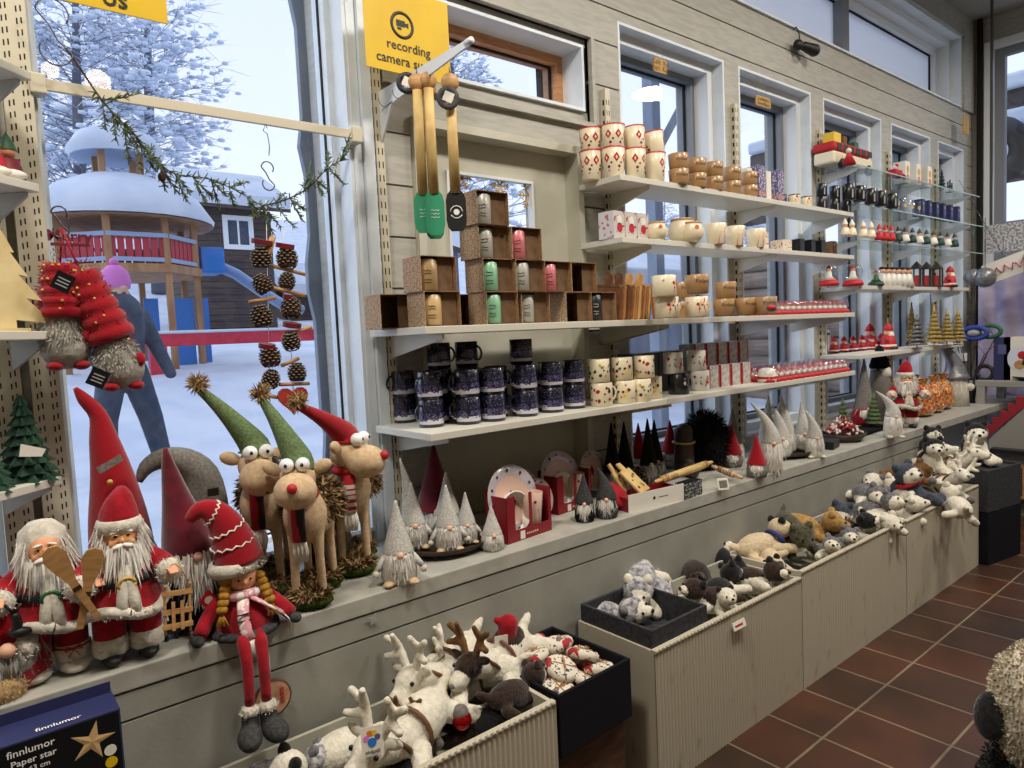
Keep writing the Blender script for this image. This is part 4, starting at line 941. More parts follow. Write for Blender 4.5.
def mini_tree(m='darkgreen', trunk='print_dark', h=.16, r=.035, n=5, star=None, name='tree_figurine'):
    t = thing(name, '', 'tree figurine'); b = MB(); b.lathe([(0, 0), (r*.5, 0), (r*.5, .008), (.004, .01), (.004, h*.2)], trunk, n=8); b.build('stand', t); b = MB()
    for i in range(n): z = h*.12+h*.85*i/n; rr = r*(1-i/n*.85); b.lathe([(0, z), (rr, z), (rr*.55, z+h*.1), (rr*.3, z+h*.22)], m, n=10)
    b.build('branches', t)
    if star:
        b = MB(); pl = [((.02 if i % 2 == 0 else .008)*math.sin(PI*i/5), (.02 if i % 2 == 0 else .008)*math.cos(PI*i/5)) for i in range(10)]; b.prism(pl, -.002, .002, star, M=Matrix.Translation((0, 0, h+.015)) @ Euler((PI/2, 0, 0)).to_matrix().to_4x4()); b.build('star', t)
    return t
MT = Proto(mini_tree()); put(MT, 946, 189, ZR[0], .03, 'dark little tree ornament at the end of the topmost glass shelf')
def candle_holder():
    t = thing('black_ornament', '', 'ornament'); b = MB(); b.lathe([(0, 0), (.03, 0), (.03, .006), (.005, .01), (.005, .04), (.018, .05), (0, .05)], 'black', n=10); b.box(-.05, .05, -.006, .006, .03, .04, 'black'); b.build('stand', t)
    for x in (-.045, 0, .045): b = MB(); b.cyl(.006, .04, .08 if x else .1, 'black', Matrix.Translation((x, 0, 0)), n=8); b.build('candle', t)
    return t
put(Proto(candle_holder()), 954, 191, ZR[0], .03, 'black three-armed candle ornament, rightmost on the topmost glass shelf')
for i, (px, py) in enumerate([(849, 199.5), (860, 201), (871, 203.5), (881, 205.5), (892, 208)]): put(bs, px, py, ZR[1], .032, 'black shot mug on the second glass shelf, %s of five' % ordl(i, 5), g='black shot mugs', s=1.25)
def clear_glass():
    t = thing('clear_tumbler', '', 'glass'); b = MB(); b.lathe(cup_prof(.03, .09, .024), 'clear', n=14); b.build('glass', t); b = MB(); decal(b, DOT(.014), lambda z: .028, FA, .04, 'gold'); b.build('print', t); return t
cg = Proto(clear_glass())
for i, px in enumerate((900, 907, 914, 921)): put(cg, px, 209+(px-900)*.18, ZR[1], .03, 'clear shot glass with gold picture, %s of four' % ordl(i, 4), g='clear shot glasses')
nb_ = Proto(gift_box(.06, .07, .125, 'navy_box', ribbon=None, name='dark_blue_box', pic=[(0, .05, .02, 'purple'), (0, .09, .012, 'silver')]))
for i, px in enumerate((931, 938, 945, 952, 959, 966)): put(nb_, px, 214.5+(px-931)*.18, ZR[1], 0, 'dark blue box on the second glass shelf, %s of six' % ordl(i, 6), g='dark blue boxes', dy=.02)
def figurine(cols, name='winter_figurine'):
    t = thing(name, '', 'figurine'); b = MB(); b.lathe([(0, 0), (.028, 0), (.03, .01), (.02, .05), (0, .055)], cols[0], n=10); b.build('body', t); b = MB(); b.ell((0, 0, .066), .016, cols[1], nu=9, nv=6); b.build('head', t)
    b = MB(); b.lathe([(.018, .07), (.012, .088), (0, .11)], cols[2], n=9); b.build('hat', t); return t
FG_ = [Proto(figurine(c)) for c in (('red', 'white_card', 'red'), ('white_card', 'peach', 'darkgreen'), ('darkgreen', 'white_card', 'black'), ('cream_glaze', 'peach', 'white_card'))]
nmF = ['red figurine with pointed red cap', 'white figurine with dark green cap', 'dark green figurine with black cap', 'cream angel figurine with white cap']
for i, px in enumerate((850, 857, 868, 876)): put(FG_[3], px, 234+(px-842)*.09, ZR[2], .02, nmF[3]+' on lower glass shelf, '+ordl(i, 4), g='cream angel figurines')
for i, px in enumerate((884, 890, 896)): put(FG_[0], px, 239+(px-884)*.09, ZR[2], .02, nmF[0]+' on lower glass shelf, '+ordl(i, 3), g='red capped figurines')
for i, px in enumerate((903, 910, 917, 924, 931, 938, 945, 952, 959)): put(FG_[2-i % 2], px, 240.5+(px-903)*.1, ZR[2], .02, nmF[2-i % 2]+', %s of nine beyond the red' % ordl(i, 9), g='dark capped figurines on the lower glass shelf')
def snow_globe(c='red', inner='white_card'):
    t = thing('snow_globe', '', 'snow globe'); b = MB(); b.lathe([(0, 0), (.06, 0), (.062, .012), (.05, .035), (0, .036)], c, n=18); b.build('base', t); b = MB(); b.ell((0, 0, .085), .058, 'clear', nu=16, nv=11); b.build('globe', t)
    b = MB(); b.lathe([(0, .036), (.04, .037), (.02, .06), (.016, .09), (0, .1)], inner, n=10); b.ell((0, 0, .105), .016, 'peach', nu=8, nv=6); b.lathe([(.018, .11), (0, .135)], 'red', n=8); b.build('figure', t); return t
SGB = [Proto(snow_globe('red')), Proto(snow_globe('darkgreen', 'green'))]
put(SGB[0], 829, 285.5, ZR[3], .05, 'snow globe with red base, leftmost of the three large ones', g='large snow globes'); put(SGB[0], 853, 285.5, ZR[3], .05, 'snow globe with red base in the middle of three', g='large snow globes', s=1.05); put(SGB[1], 876, 285.8, ZR[3], .05, 'snow globe with green base and tree inside', g='large snow globes', s=.85)
def lantern(m='print_dark', h=.2):
    t = thing('lantern', '', 'lantern'); b = MB(); b.box(-.035, .035, -.035, .035, 0, .012, m); b.box(-.035, .035, -.035, .035, h*.7, h*.74, m)
    for sx in (-1, 1):
        for sy in (-1, 1): b.box(sx*.031-.004, sx*.031+.004, sy*.031-.004, sy*.031+.004, .012, h*.7, m)
    b.build('frame', t); b = MB(); b.lathe([(.05, h*.74), (0, h)], m, n=4, smooth=False, a0=PI/4, a1=PI/4+2*PI); b.build('roof', t); b = MB(); b.cyl(.02, .012, h*.45, 'print_red'); b.build('candle', t); return t
LT = Proto(lantern())
def angel_candle():
    t = thing('white_angel', '', 'figurine'); b = MB(); b.lathe([(0, 0), (.03, 0), (.012, .07), (0, .075)], 'white_glaze', n=10); b.build('gown', t); b = MB(); b.ell((0, 0, .088), .015, 'peach', nu=8, nv=6); b.build('head', t); b = MB(); b.ell((0, .002, .1), (.018, .018, .01), 'black', nu=8, nv=5); b.build('hat', t); return t
AC = Proto(angel_candle())
for i in range(6): put(AC, 887+i*5.3, 286.2, ZR[3], .03, 'white figurine with black cap, %s in the row of six' % ordl(i, 6), g='white figurines with black caps', s=1.3)
for i, px in enumerate((921, 931, 941)): put(LT, px, 286.8, ZR[3], .03, 'dark house-shaped lantern with red candle, %s of three' % ordl(i, 3), g='dark lanterns')
put(MS, 954, 287, ZR[3], .03, 'red santa figurine, rightmost beyond the dark lanterns', s=1.5)
i = 0
for i, px in enumerate((824, 838, 848, 857, 866, 875, 885, 893)): put(MS, px, 354.5-(px-824)*.09, ZR[4], .03, 'seated red santa figurine, %s of the low row' % ordl(i, 8), g='seated red santa figurines', s=1.05)
tl_ = MS.root
for px, lab in ((882, 'tall red santa figurine standing behind the seated ones'), (901, 'tall red santa figurine with black boots beside the silver house')): put(MS, px, 349.5, ZR[4], .03, lab, s=1.75, dy=.06)
t = thing('white_letter_sign', 'white carved winter ornament standing behind the seated santas', 'ornament', base(842, 353, ZR[4], .02)+Vector((.05, .14, 0))); b = MB()
for k in range(6): b.box(-.12+k*.042, -.095+k*.042, 0, .015, 0, .14+.05*math.sin(k*2.2), 'white_glaze')
b.box(-.13, .13, 0, .02, 0, .02, 'white_glaze'); b.build('carving', t); b = MB(); b.ell((-.05, -.004, .11), (.03, .008, .01), 'green'); b.ell((.02, -.004, .14), (.03, .008, .01), 'green'); b.build('leaf', t)
GT = Proto(mini_tree('gold_glitter', 'gold', .3, .075, 8)); ST = Proto(mini_tree('silver_glitter', 'silver', .24, .075, 7)); STS = Proto(mini_tree('gold_glitter', 'gold', .33, .06, 8, star='print_dark'))
for i, (px, s) in enumerate([(934, 1.0), (947, .9), (958, .88)]): put(GT, px, 347-(px-930)*.07, ZR[4], .06, 'gold glitter tree, %s of the three full ones' % ordl(i, 3), g='gold glitter trees', s=s)
put(ST, 917, 349, ZR[4], .06, 'silver glitter tree house beside the gold trees', s=1.0); put(STS, 925, 346, ZR[4], .06, 'gold tree with a dark star on top behind the silver one', dy=.1); put(GT, 908, 349, ZR[4], .05, 'small pale gold tree behind the tall santa figurine', s=.75, dy=.14)
# ================================================================ dolls and gnomes on the ledge
mat('felt_red', (150, 16, 30), .95, bump=.5, bscale=300, sheen=.3, spec=.1); mat('felt_burgundy', (84, 10, 26), .9, c2=(104, 14, 34), nscale=30, sheen=.6, spec=.1)
mat('felt_grey', (128, 124, 116), .95, c2=(108, 104, 98), nscale=120, bump=.4, bscale=250, spec=.1); mat('felt_lightgrey', (202, 200, 192), .95, c2=(172, 170, 164), nscale=160, bump=.6, bscale=250, spec=.1)
mat('felt_darkgrey', (70, 70, 70), .95, c2=(54, 54, 56), nscale=120, bump=.4, bscale=250, spec=.1); mat('felt_black', (22, 22, 24), .95, spec=.1)
mat('felt_green', (112, 132, 92), .95, c2=(92, 110, 74), nscale=160, bump=.5, bscale=250, spec=.1)
mat('fur_white', (214, 208, 194), .95, c2=(190, 184, 170), nscale=50, bump=.6, bscale=120, spec=.1, sheen=.3); mat('hair_white', (238, 234, 226), .8, c2=(214, 210, 202), nscale=60, spec=.15, bump=.7, bscale=170, stretch=(1, 1, .1))
mat('hair_grey', (150, 146, 138), .7); mat('fur_brown', (112, 90, 62), .95, c2=(60, 46, 32), nscale=50, bump=.5, spec=.1); mat('fur_tan', (160, 134, 96), .95, spec=.1)
mat('cloth_beige', (206, 180, 146), .9, c2=(192, 164, 130), nscale=70, bump=.3, bscale=200, spec=.1); mat('skin_doll', (226, 160, 118), .55); mat('nose_peach', (226, 176, 148), .8)
mat('cloth_red', (158, 18, 34), .85, c2=(136, 12, 26), nscale=40, bump=.4, bscale=120, spec=.15, sheen=.2); mat('moss', (66, 80, 34), .95, c2=(44, 58, 22), nscale=60, bump=.8, bscale=150, spec=.1)
mat('wood_tan', (190, 146, 92), .6, c2=(168, 122, 72), nscale=12, stretch=(1, 1, 5)); mat('wood_dark', (56, 38, 28), .5, c2=(40, 28, 20), nscale=10); mat('mustard', (176, 128, 34), .9, c2=(140, 98, 24), nscale=80, bump=.5)
mat('eye_white', (238, 238, 236), .2); mat('eye_black', (10, 10, 12), .1); mat('plaid_red', (170, 24, 36), .9, c2=(30, 20, 22), nscale=26, lo=.48, hi=.52, stretch=(1, 1, .2)); mat('knit_pink', (214, 150, 156), .9, c2=(232, 222, 218), nscale=70, lo=.48, hi=.55)
mat('wool_white', (222, 216, 206), .95); mat('bark_ring', (84, 58, 40), .9); mat('slice_wood', (196, 152, 118), .7, c2=(172, 124, 92), nscale=40)
def fuzz(mb, c, r, n, L, w, m, droop=.3, up=False, jit=.35, zmin=-2):
    pts = []; ds = []
    while len(pts) < n:
        d = Vector((random.gauss(0, 1), random.gauss(0, 1), random.gauss(0, 1))).normalized()
        if d.z < zmin: continue
        pts.append(Vector(c)+Vector((d.x*r[0], d.y*r[1], d.z*r[2]))); ds.append(d*(1-droop)+Vector((0, 0, -droop)))
    return mb.blades(pts, ds, L, w, m, jit=jit)
def beard_mb(w, d, z0, L, m='hair_white', n=420, bw=.004, y0=0.0, r0=0.0, jit=.08):
    """hair falling from an arc (front = -y) starting at height z0"""
    b = MB(); b.ell((0, y0-d*.12, z0-L*.40), (w*.98, d*.9, L*.47), m)
    pts = []; ds = []
    for i in range(n):
        a = random.uniform(-1.5, 1.5); f = random.uniform(0, 1)**.8; k = 1-.5*f
        pts.append(Vector((w*math.sin(a)*k*(1 if f < .5 else .9), y0-d*math.cos(a)*(.7+.3*(1-f)), z0-L*.62*f))); ds.append(Vector((math.sin(a)*.25, -.25*math.cos(a), -1)))
    b.blades(pts, ds, L*.5, bw, m, jit=jit); return b
def hat_mb(pts, rs, m, n=14, flat=1.0): return MB().tube(pts, rs, m, n=n, flat=flat)
def smooth_pts(p, k=3):
    """denser Catmull-Rom points (x, y, z, r)"""
    out = []
    for i in range(len(p)-1):
        a, b, c, d = [np.array(p[max(0, min(len(p)-1, j))], float) for j in (i-1, i, i+1, i+2)]
        for s in range(k):
            t = s/k; out.append(.5*((2*b)+(-a+c)*t+(2*a-5*b+4*c-d)*t*t+(-a+3*b-3*c+d)*t**3))
    out.append(np.array(p[-1], float)); return out
def curve_tube(mb, p, m, n=12, k=3, M=None, flat=1.0):
    q = smooth_pts(p, k); return mb.tube([v[:3] for v in q], [max(v[3], .0008) for v in q], m, n=n, M=M, flat=flat)
def gnome(name, label, h=.2, r=.05, bh=.45, hat='felt_lightgrey', body='felt_lightgrey', beard='hair_white', lean=(0, 0), arms=True, feet=True, brim=None, bl=.8, nose=True, blades=260, bare=True, group=None, kink=0.0, hr=1.0):
    """total height h; body to bh*h; the hat cone to h with its tip leaning"""
    t = thing(name, label, 'gnome', group=group); zb = bh*h
    b = MB(); b.lathe([(0, 0), (r*.9, .002), (r*1.02, r*.35), (r*.98, zb*.6), (r*.75, zb), (0, zb*1.05)], body, n=18); b.build('body', t)
    hp = [(0, 0, zb*.82, r*.86*hr), (0, 0, zb, r*.78*hr), (lean[0]*.15+kink*r, lean[1]*.15, zb+(h-zb)*.33, r*.52*hr), (lean[0]*.5-kink*r, lean[1]*.5, zb+(h-zb)*.67, r*.28*hr), (lean[0], lean[1], h, r*.06)]
    b = MB(); curve_tube(b, hp, hat, n=16); b.build('hat', t)
    if brim: b = MB(); b.lathe([(r*.8*hr, zb*.78), (r*.95*hr, zb*.82), (r*.95*hr, zb*.98), (r*.78*hr, zb*1.02)], brim, n=18); fuzz(b, (0, 0, zb*.9), (r*.9*hr, r*.9*hr, zb*.1), 160, r*.2, r*.05, brim, .1); b.build('brim', t)
    if beard: beard_mb(r*.8, r*1.02, zb*.86, zb*bl, beard, blades, max(.003, r*.075), y0=-r*.12).build('beard', t)
    if nose: b = MB(); b.ell((0, -r*1.02, zb*.84), r*.2, 'nose_peach', nu=10, nv=7); b.build('nose', t)
    if arms:
        for s in (-1, 1): b = MB(); b.tube([(s*r*.8, -r*.1, zb*.72), (s*r*1.25, -r*.45, zb*.42)], [r*.15, r*.18], body, n=8); b.ell((s*r*1.32, -r*.52, zb*.34), r*.21, 'fur_white', nu=8, nv=6); b.build('arm', t)
    if feet:
        for s in (-1, 1): b = MB(); b.ell((s*r*.62, -r*.75, r*.17), (r*.32, r*.5, r*.17), 'cloth_beige' if body == 'felt_lightgrey' else 'fur_white', rot=(0, 0, s*.5)); b.build('foot', t)
    return t
def at_sill(t, px, py, r=.04, rz=None, dz=0, z=SILL, s=None):
    p = base(px, py, z, r); t.location = (p.x, p.y, z+dz); t.rotation_euler.z = (math.atan2(p.x, p.y)*-1 if rz is None else rz)
    if s: t.scale = (s, s, s) if not hasattr(s, '__len__') else s
    return p
# ---- the big santa with skis and sledge
def santa(name, label, H=.42, hood=False, glasses=True):
    t = thing(name, label, 'santa doll'); k = H/.42; S = lambda *a: tuple(v*k for v in a)
    for s in (-1, 1):
        b = MB(); b.ell(S(s*.037, -.02, .014), S(.023, .036, .0145), 'black' if not hood else 'fur_white'); b.build('boot', t)
        b = MB(); curve_tube(b, [S(s*.032, 0, .16, .036), S(s*.036, 0, .10, .036), S(s*.038, 0, .055, .034)], 'cloth_red', n=14); b.build('trouser_leg', t)
        b = MB(); b.lathe([S(.03, .018), S(.037, .024), S(.039, .045), S(.036, .062), S(.03, .064)], 'fur_white', M=T(s*.038*k, 0, 0), n=16); fuzz(b, S(s*.038, 0, .042), S(.037, .037, .02), 150, .006*k, .003*k, 'fur_white', 0); b.build('cuff', t)
    b = MB(); b.lathe([S(.084, .128), S(.078, .148), S(.066, .178), S(.062, .205), S(.056, .235), S(.04, .262), S(.02, .27)], 'cloth_red', n=22); b.build('coat', t)
    b = MB(); pts = [(.083*math.cos(a)*k, .083*math.sin(a)*k, (.13+.010*math.cos(3*a))*k) for a in [2*PI*i/22-PI/2+.0 for i in range(23)]]; b.tube(pts, .013*k, 'fur_white', n=8, cap=False)
    for s in (-1, 1): b.tube([S(s*.014, -.08, .128), S(s*.012, -.074, .16), S(s*.006, -.066, .195), S(0, -.058, .235)], .013*k, 'fur_white', n=7)
    fuzz(b, S(0, 0, .13), S(.092, .092, .014), 500, .008*k, .003*k, 'fur_white', .2); b.build('fur_trim', t)
    b = MB(); b.lathe([S(.066, .186), S(.069, .19), S(.0665, .206), S(.061, .208)], 'black', n=22); bl = b.build('belt', t)
    b = MB(); b.tube([(.017*math.cos(a)*k, -.074*k, (.197+.013*math.sin(a))*k) for a in [2*PI*i/12 for i in range(13)]], .0042*k, 'gold' if not hood else 'green', n=6); b.tube([S(0, -.074, .184), S(0, -.075, .21)], .0022*k, 'gold', n=5); b.build('buckle', bl)
    for s in (-1, 1):
        b = MB(); curve_tube(b, [S(s*.045, 0, .24, .026), S(s*.078, -.015, .215, .027), S(s*.088, -.045, .205, .027)], 'cloth_red', n=12); ar = b.build('sleeve', t)
        b = MB(); b.ell(S(s*.09, -.058, .204), S(.029, .022, .029), 'fur_white'); fuzz(b, S(s*.09, -.058, .204), S(.029, .022, .029), 130, .007*k, .003*k, 'fur_white', 0); b.build('cuff', ar)
        hd = [('e', S(s*.094, -.082, .21), S(.011, .012, .009), None, 'skin_doll')]
        for f in range(4): hd.append(('c', S(s*.094+(f-1.5)*.0055, -.09, .212), S(s*.094+(f-1.5)*.005, -.098, .206), .003*k, .0026*k, 'skin_doll'))
        hd.append(('c', S(s*.094-s*.01, -.082, .213), S(s*.094-s*.015, -.09, .217), .0032*k, .0026*k, 'skin_doll'))
        mobj('hand', blob(hd, .0022*k, 2), ar)
    hp = [('e', S(0, -.01, .296), S(.036, .037, .04), None, 'skin_doll'), ('e', S(0, -.048, .292), S(.008, .009, .008), None, 'skin_doll'), ('e', S(-.018, -.04, .284), S(.01, .008, .009), None, 'skin_doll'), ('e', S(.018, -.04, .284), S(.01, .008, .009), None, 'skin_doll')]
    hd = mobj('head', blob(hp, .004*k, 3), t)
    for s in (-1, 1):
        b = MB(); b.ell(S(s*.013, -.0455, .301), S(.0032, .002, .0028), 'eye_black', nu=8, nv=6); b.build('eye', hd)
        b = MB(); b.ell(S(s*.014, -.046, .311), S(.01, .004, .0035), 'hair_white', rot=(0, s*.25, 0)); b.build('eyebrow', hd)
    if glasses:
        b = MB()
        for s in (-1, 1): b.tube([(s*.0135*k+.0095*k*math.cos(a), -.052*k, (.299+.0075*math.sin(a))*k) for a in [2*PI*i/10 for i in range(11)]], .0008*k, 'gold', n=4, cap=False)
        b.tube([S(-.004, -.052, .3), S(.004, -.052, .3)], .0008*k, 'gold', n=4); b.build('glasses', hd)
    b = beard_mb(.05*k, .054*k, .285*k, .13*k, n=320, bw=.0052*k, y0=-.012*k, jit=.07); 
    for s in (-1, 1): b.blades([Vector(S(s*random.uniform(.03, .05), random.uniform(-.04, .01), random.uniform(.26, .32))) for _ in range(150)], [Vector((s*.35, -.2, -1))]*150, .05*k, .0024*k, 'hair_white', jit=.12)
    b.ell(S(-.012, -.055, .279), S(.014, .008, .006), 'hair_white', rot=(0, -.35, 0)); b.ell(S(.012, -.055, .279), S(.014, .008, .006), 'hair_white', rot=(0, .35, 0)); b.build('beard', t)
    b = MB()
    if hood: b.lathe([S(.047, .27), S(.052, .30), S(.046, .335), S(.025, .355), S(0, .36)], 'fur_white', n=18, M=T(0, .014*k, 0)); fuzz(b, S(0, .014, .30), S(.05, .05, .055), 500, .012*k, .003*k, 'hair_white', .75, zmin=-.2, jit=.15)
    else:
        curve_tube(b, [S(0, -.002, .318, .042), S(.002, 0, .345, .041), S(.008, .004, .375, .03), S(.012, .02, .39, .016), S(.01, .045, .375, .01), S(.008, .055, .35, .006)], 'cloth_red', n=16)
    hat = b.build('hat', t)
    if not hood:
        b = MB(); b.lathe([S(.038, .302), S(.047, .308), S(.05, .322), S(.046, .334), S(.04, .336)], 'fur_white', n=20, M=T(0, -.004*k, 0)); fuzz(b, S(0, -.004, .32), S(.047, .047, .014), 240, .007*k, .003*k, 'fur_white', 0); b.build('hat_brim', hat)
    return t
sA = santa('santa_doll', 'large santa doll with black boots, gold buckle, skis and small sledge on the ledge', .45)
pA = at_sill(sA, 131, 661, .03, rz=.0); sA.rotation_euler.z = -.08; sA.location.z = SILL
sB = santa('santa_doll', 'santa doll with white hood, white boots and red laces, left of the ski santa', .44, hood=True)
pB = at_sill(sB, 56, 676, .03, rz=-.02)
b = MB()
for s in (-1, 1): b.ell((s*.04, -.022, .016), (.034, .05, .017), 'fur_white'); fuzz(b, (s*.04, -.02, .03), (.04, .045, .03), 200, .006, .003, 'fur_white', 0)
b.build('fur_boots', sB)
b = MB()
for s in (-1, 1):
    b.tube([(s*.038+.041*math.cos(a), -.041*math.sin(a), .06) for a in [2*PI*i/12 for i in range(13)]], .0022, 'red', n=5)
    for q in (-1, 1): b.tube([(s*.038, -.045, .06), (s*.038+q*.014, -.052, .07), (s*.038+q*.018, -.052, .06), (s*.038, -.046, .059), (s*.038+q*.012, -.054, .045)], .0018, 'red', n=5)
b.tube([(-.08, -.03, .062), (-.12, -.03, .066)], .002, 'red', n=5); b.tube([(.08, -.035, .058), (.1, -.04, .035), (.105, -.04, .02)], .002, 'red', n=5); b.build('laces', sB)
b = MB(); b.box(-.03, .03, -.078, -.074, .20, .262, 'clear'); b.build('plastic_packet', sB)
# skis and sledge held by the ski santa
R_ = Matrix.Rotation(sA.rotation_euler.z, 4, 'Z'); hl = sA.location+R_ @ Vector((-.097, -.1, .215)); hr_ = sA.location+R_ @ Vector((.097, -.1, .215))
def ski(loc, tilt, label, L=.22):
    t = thing('wooden_ski', label, 'ski', loc); t.rotation_euler = (.12, tilt, 0)
    pl = [(-.007, -L*.42), (.007, -L*.42), (.009, L*.1), (.020, L*.3), (.024, L*.42), (.016, L*.52), (0, L*.55), (-.016, L*.52), (-.024, L*.42), (-.020, L*.3), (-.009, L*.1)]
    b = MB(); b.prism(pl, -.0025, .0025, 'wood_tan', M=Matrix(((1, 0, 0, 0), (0, 0, 1, 0), (0, 1, 0, 0), (0, 0, 0, 1)))); b.build('blade', t, bevel=.001); b = MB(); b.box(-.009, .009, -.004, .004, -.004, .006, 'wood_dark'); b.build('binding', t); return t
ski(hl+Vector((-.006, -.012, .02)), -.42, 'tan wooden paddle-shaped ski leaning left in the ski santa hand')
ski(hl+Vector((.012, -.004, .0)), .22, 'second tan wooden ski behind the first in the ski santa hand', .2)
t = thing('toy_sledge', 'small tan wooden sledge hanging from the hand of the ski santa', 'sledge', hr_+Vector((.0, -.012, -.145)), rz=-.1); t.rotation_euler = (-.1, .06, -.1)
for s in (-1, 1): b = MB(); curve_tube(b, [(s*.028, 0, 0, .0035), (s*.028, 0, .07, .0035), (s*.028, -.002, .11, .0035), (s*.028, -.012, .122, .003)], 'wood_tan', n=6); b.build('runner', t)
for z in (.02, .055, .1): b = MB(); b.box(-.034, .034, -.005, .001, z-.006, z+.006, 'wood_tan'); b.build('slat', t)
for x in (-.01, .01): b = MB(); b.box(x-.004, x+.004, -.008, -.005, .01, .08, 'wood_tan'); b.build('slat', t)
b = MB(); b.tube([(-.028, 0, .118), (-.02, .005, .15), (-.01, .01, .168), (0, .008, .17), (.012, .004, .155), (.028, 0, .118)], .0018, 'wood_tan', n=5); b.build('cord', t)
t = thing('toy_train_bench', 'small dark toy bench on the ledge beneath the hanging sledge', 'ornament', base(171, 641, SILL, .01)); b = MB(); b.box(-.045, .045, -.01, .02, .018, .024, 'black')
for x in (-.035, -.01, .015, .035): b.box(x-.003, x+.003, -.008, .018, 0, .018, 'black')
b.box(-.045, .045, .016, .02, .024, .045, 'black'); b.build('bench', t)
# ---- partial doll at the left edge
g = gnome('plaid_doll', 'furry cream doll in red plaid with dark antlered pet, cut by the left edge', .34, .07, .5, 'felt_burgundy', 'cloth_red', 'hair_grey', arms=False); at_sill(g, 2, 690, .03)
g.location.x -= .02
b = MB(); curve_tube(b, [(.05, -.03, .14, .022), (.075, -.06, .11, .024), (.06, -.09, .10, .024)], 'fur_white', n=10); fuzz(b, (.065, -.075, .1), (.03, .03, .025), 200, .008, .003, 'fur_white', 0); b.build('sleeve', g)
b = MB(); b.box(-.0, .06, -.085, -.06, .03, .075, 'plaid_red'); b.build('parcel', g, bevel=.01); b = MB(); b.ell((.02, -.07, .015), (.05, .05, .04), 'fur_tan'); fuzz(b, (.02, -.07, .02), (.05, .05, .04), 300, .012, .003, 'fur_tan', .2); b.build('fur_base', g)
b = MB(); curve_tube(b, [(.05, -.09, .14, .012), (.06, -.09, .165, .01), (.055, -.09, .19, .008)], 'black', n=8); b.ell((.065, -.095, .145), (.022, .012, .012), 'black'); b.tube([(.055, -.09, .19), (.04, -.09, .215)], .003, 'black', n=5); b.tube([(.055, -.09, .19), (.07, -.09, .21)], .003, 'black', n=5); b.build('black_moose', g)
# ---- large felt gnomes behind the santas
def pgnome(label, y, hat_px, hat, base_px, body='felt_black', beard=None, r=.07, bz=.16):
    """floppy hatted gnome: hat curve given as (px, py, radius px) on the plane y"""
    o = atY(base_px, 560, y); t = thing('felt_gnome', label, 'gnome', (o.x, y, SILL)); k = mpp(o)
    b = MB(); b.lathe([(0, 0), (r*.9, .003), (r, .06), (r*.95, bz*.8), (r*.7, bz), (0, bz*1.04)], body, n=18); b.build('body', t)
    pts = []
    for (px, py, rr) in hat_px: q = atY(px, py, y)-t.location; pts.append((q.x, q.y, q.z, rr*k))
    b = MB(); curve_tube(b, pts, hat, n=16); b.build('hat', t)
    e = pts[-1]
    if beard: beard_mb(r*.85, r*1.0, e[2]+.02, min(e[2]*.85, .16), beard, 500, .007, y0=-.012).build('beard', t); b = MB(); b.ell((e[0], -r*1.1, e[2]+.005), r*.17, 'nose_peach'); b.build('nose', t)
    return t
g = pgnome('tall gnome with bent red felt hat and knitted label behind the ski santa', 2.14, [(75, 388, 2), (84, 399, 6), (98, 415, 8), (104, 440, 13), (112, 475, 19), (118, 515, 26), (122, 545, 29)], 'felt_red', 122, 'felt_darkgrey', 'hair_white', .085, .24)
q = atY(110, 464, 2.06)-g.location; b = MB(); b.box(-.032, .032, -.003, 0, -.009, .009, 'felt_grey', M=T(q.x, q.y, q.z, ry=-.45)); b.build('label', g)
q = atY(110, 482, 2.06)-g.location; b = MB(); b.ell(q, .007, 'gold'); b.build('bell', g)
gB = pgnome('gnome with pointed burgundy velvet hat and white beard between ski santa and doll', 2.05, [(165, 448, 2), (169, 468, 7), (177, 500, 14), (186, 532, 23), (190, 552, 26)], 'felt_burgundy', 192, 'felt_black', 'hair_white', .075, .19)
b = MB(); b.prism([(-.025, 0), (0, -.03), (.025, 0), (0, .03)], 0, .002, 'red', M=T(.01, -.1, .09, rx=PI/2)); tg = b.build('red_tag', gB); b = MB(); b.prism(DOT(.011, 14), .0022, .003, 'white_card', M=T(.01, -.1, .09, rx=PI/2)); b.build('print', tg)
g = pgnome('gnome with wide grey felt hat flopping over by the window', 2.26, [(139, 482, 3), (146, 468, 7), (162, 459, 10), (184, 462, 14), (200, 476, 18), (204, 500, 22), (204, 520, 24)], 'felt_grey', 204, 'felt_grey', None, .08, .25)
q = atY(213, 492, 2.18)-g.location; b = MB(); b.box(-.016, .016, -.003, 0, -.012, .012, 'wood_dark', M=T(q.x, q.y, q.z)); b.build('label', g)
g = gnome('felt_gnome', 'dark red hatted gnome under the green trees at the left edge', .30, .09, .45, 'felt_burgundy', 'felt_black', 'hair_grey', lean=(.03, 0), arms=False, feet=False); g.location = (.10, 2.16, SILL)
g = gnome('felt_gnome', 'bright red hatted gnome behind the white hooded santa', .26, .09, .5, 'felt_red', 'felt_red', 'hair_grey', lean=(.0, 0), arms=False, feet=False); g.location = (.05, 2.0, SILL+.0)
g = gnome('felt_gnome', 'gnome with long thin grey hat by the right frame of the big window', .50, .06, .35, 'felt_grey', 'felt_grey', 'hair_grey', lean=(.05, .0), arms=False, feet=False, kink=-.2); g.location = (1.0, 2.26, SILL)
b = MB(); b.box(-.02, .02, -.003, 0, -.02, .02, 'wood_tan', M=T(.02, -.045, .27)); b.build('label', g)
g = gnome('felt_gnome', 'gnome with burgundy hat bent left behind the red hatted moose', .44, .06, .40, 'felt_burgundy', 'felt_black', 'hair_grey', lean=(-.14, .0), arms=False, feet=False, kink=.15); g.location = (.93, 2.17, SILL)
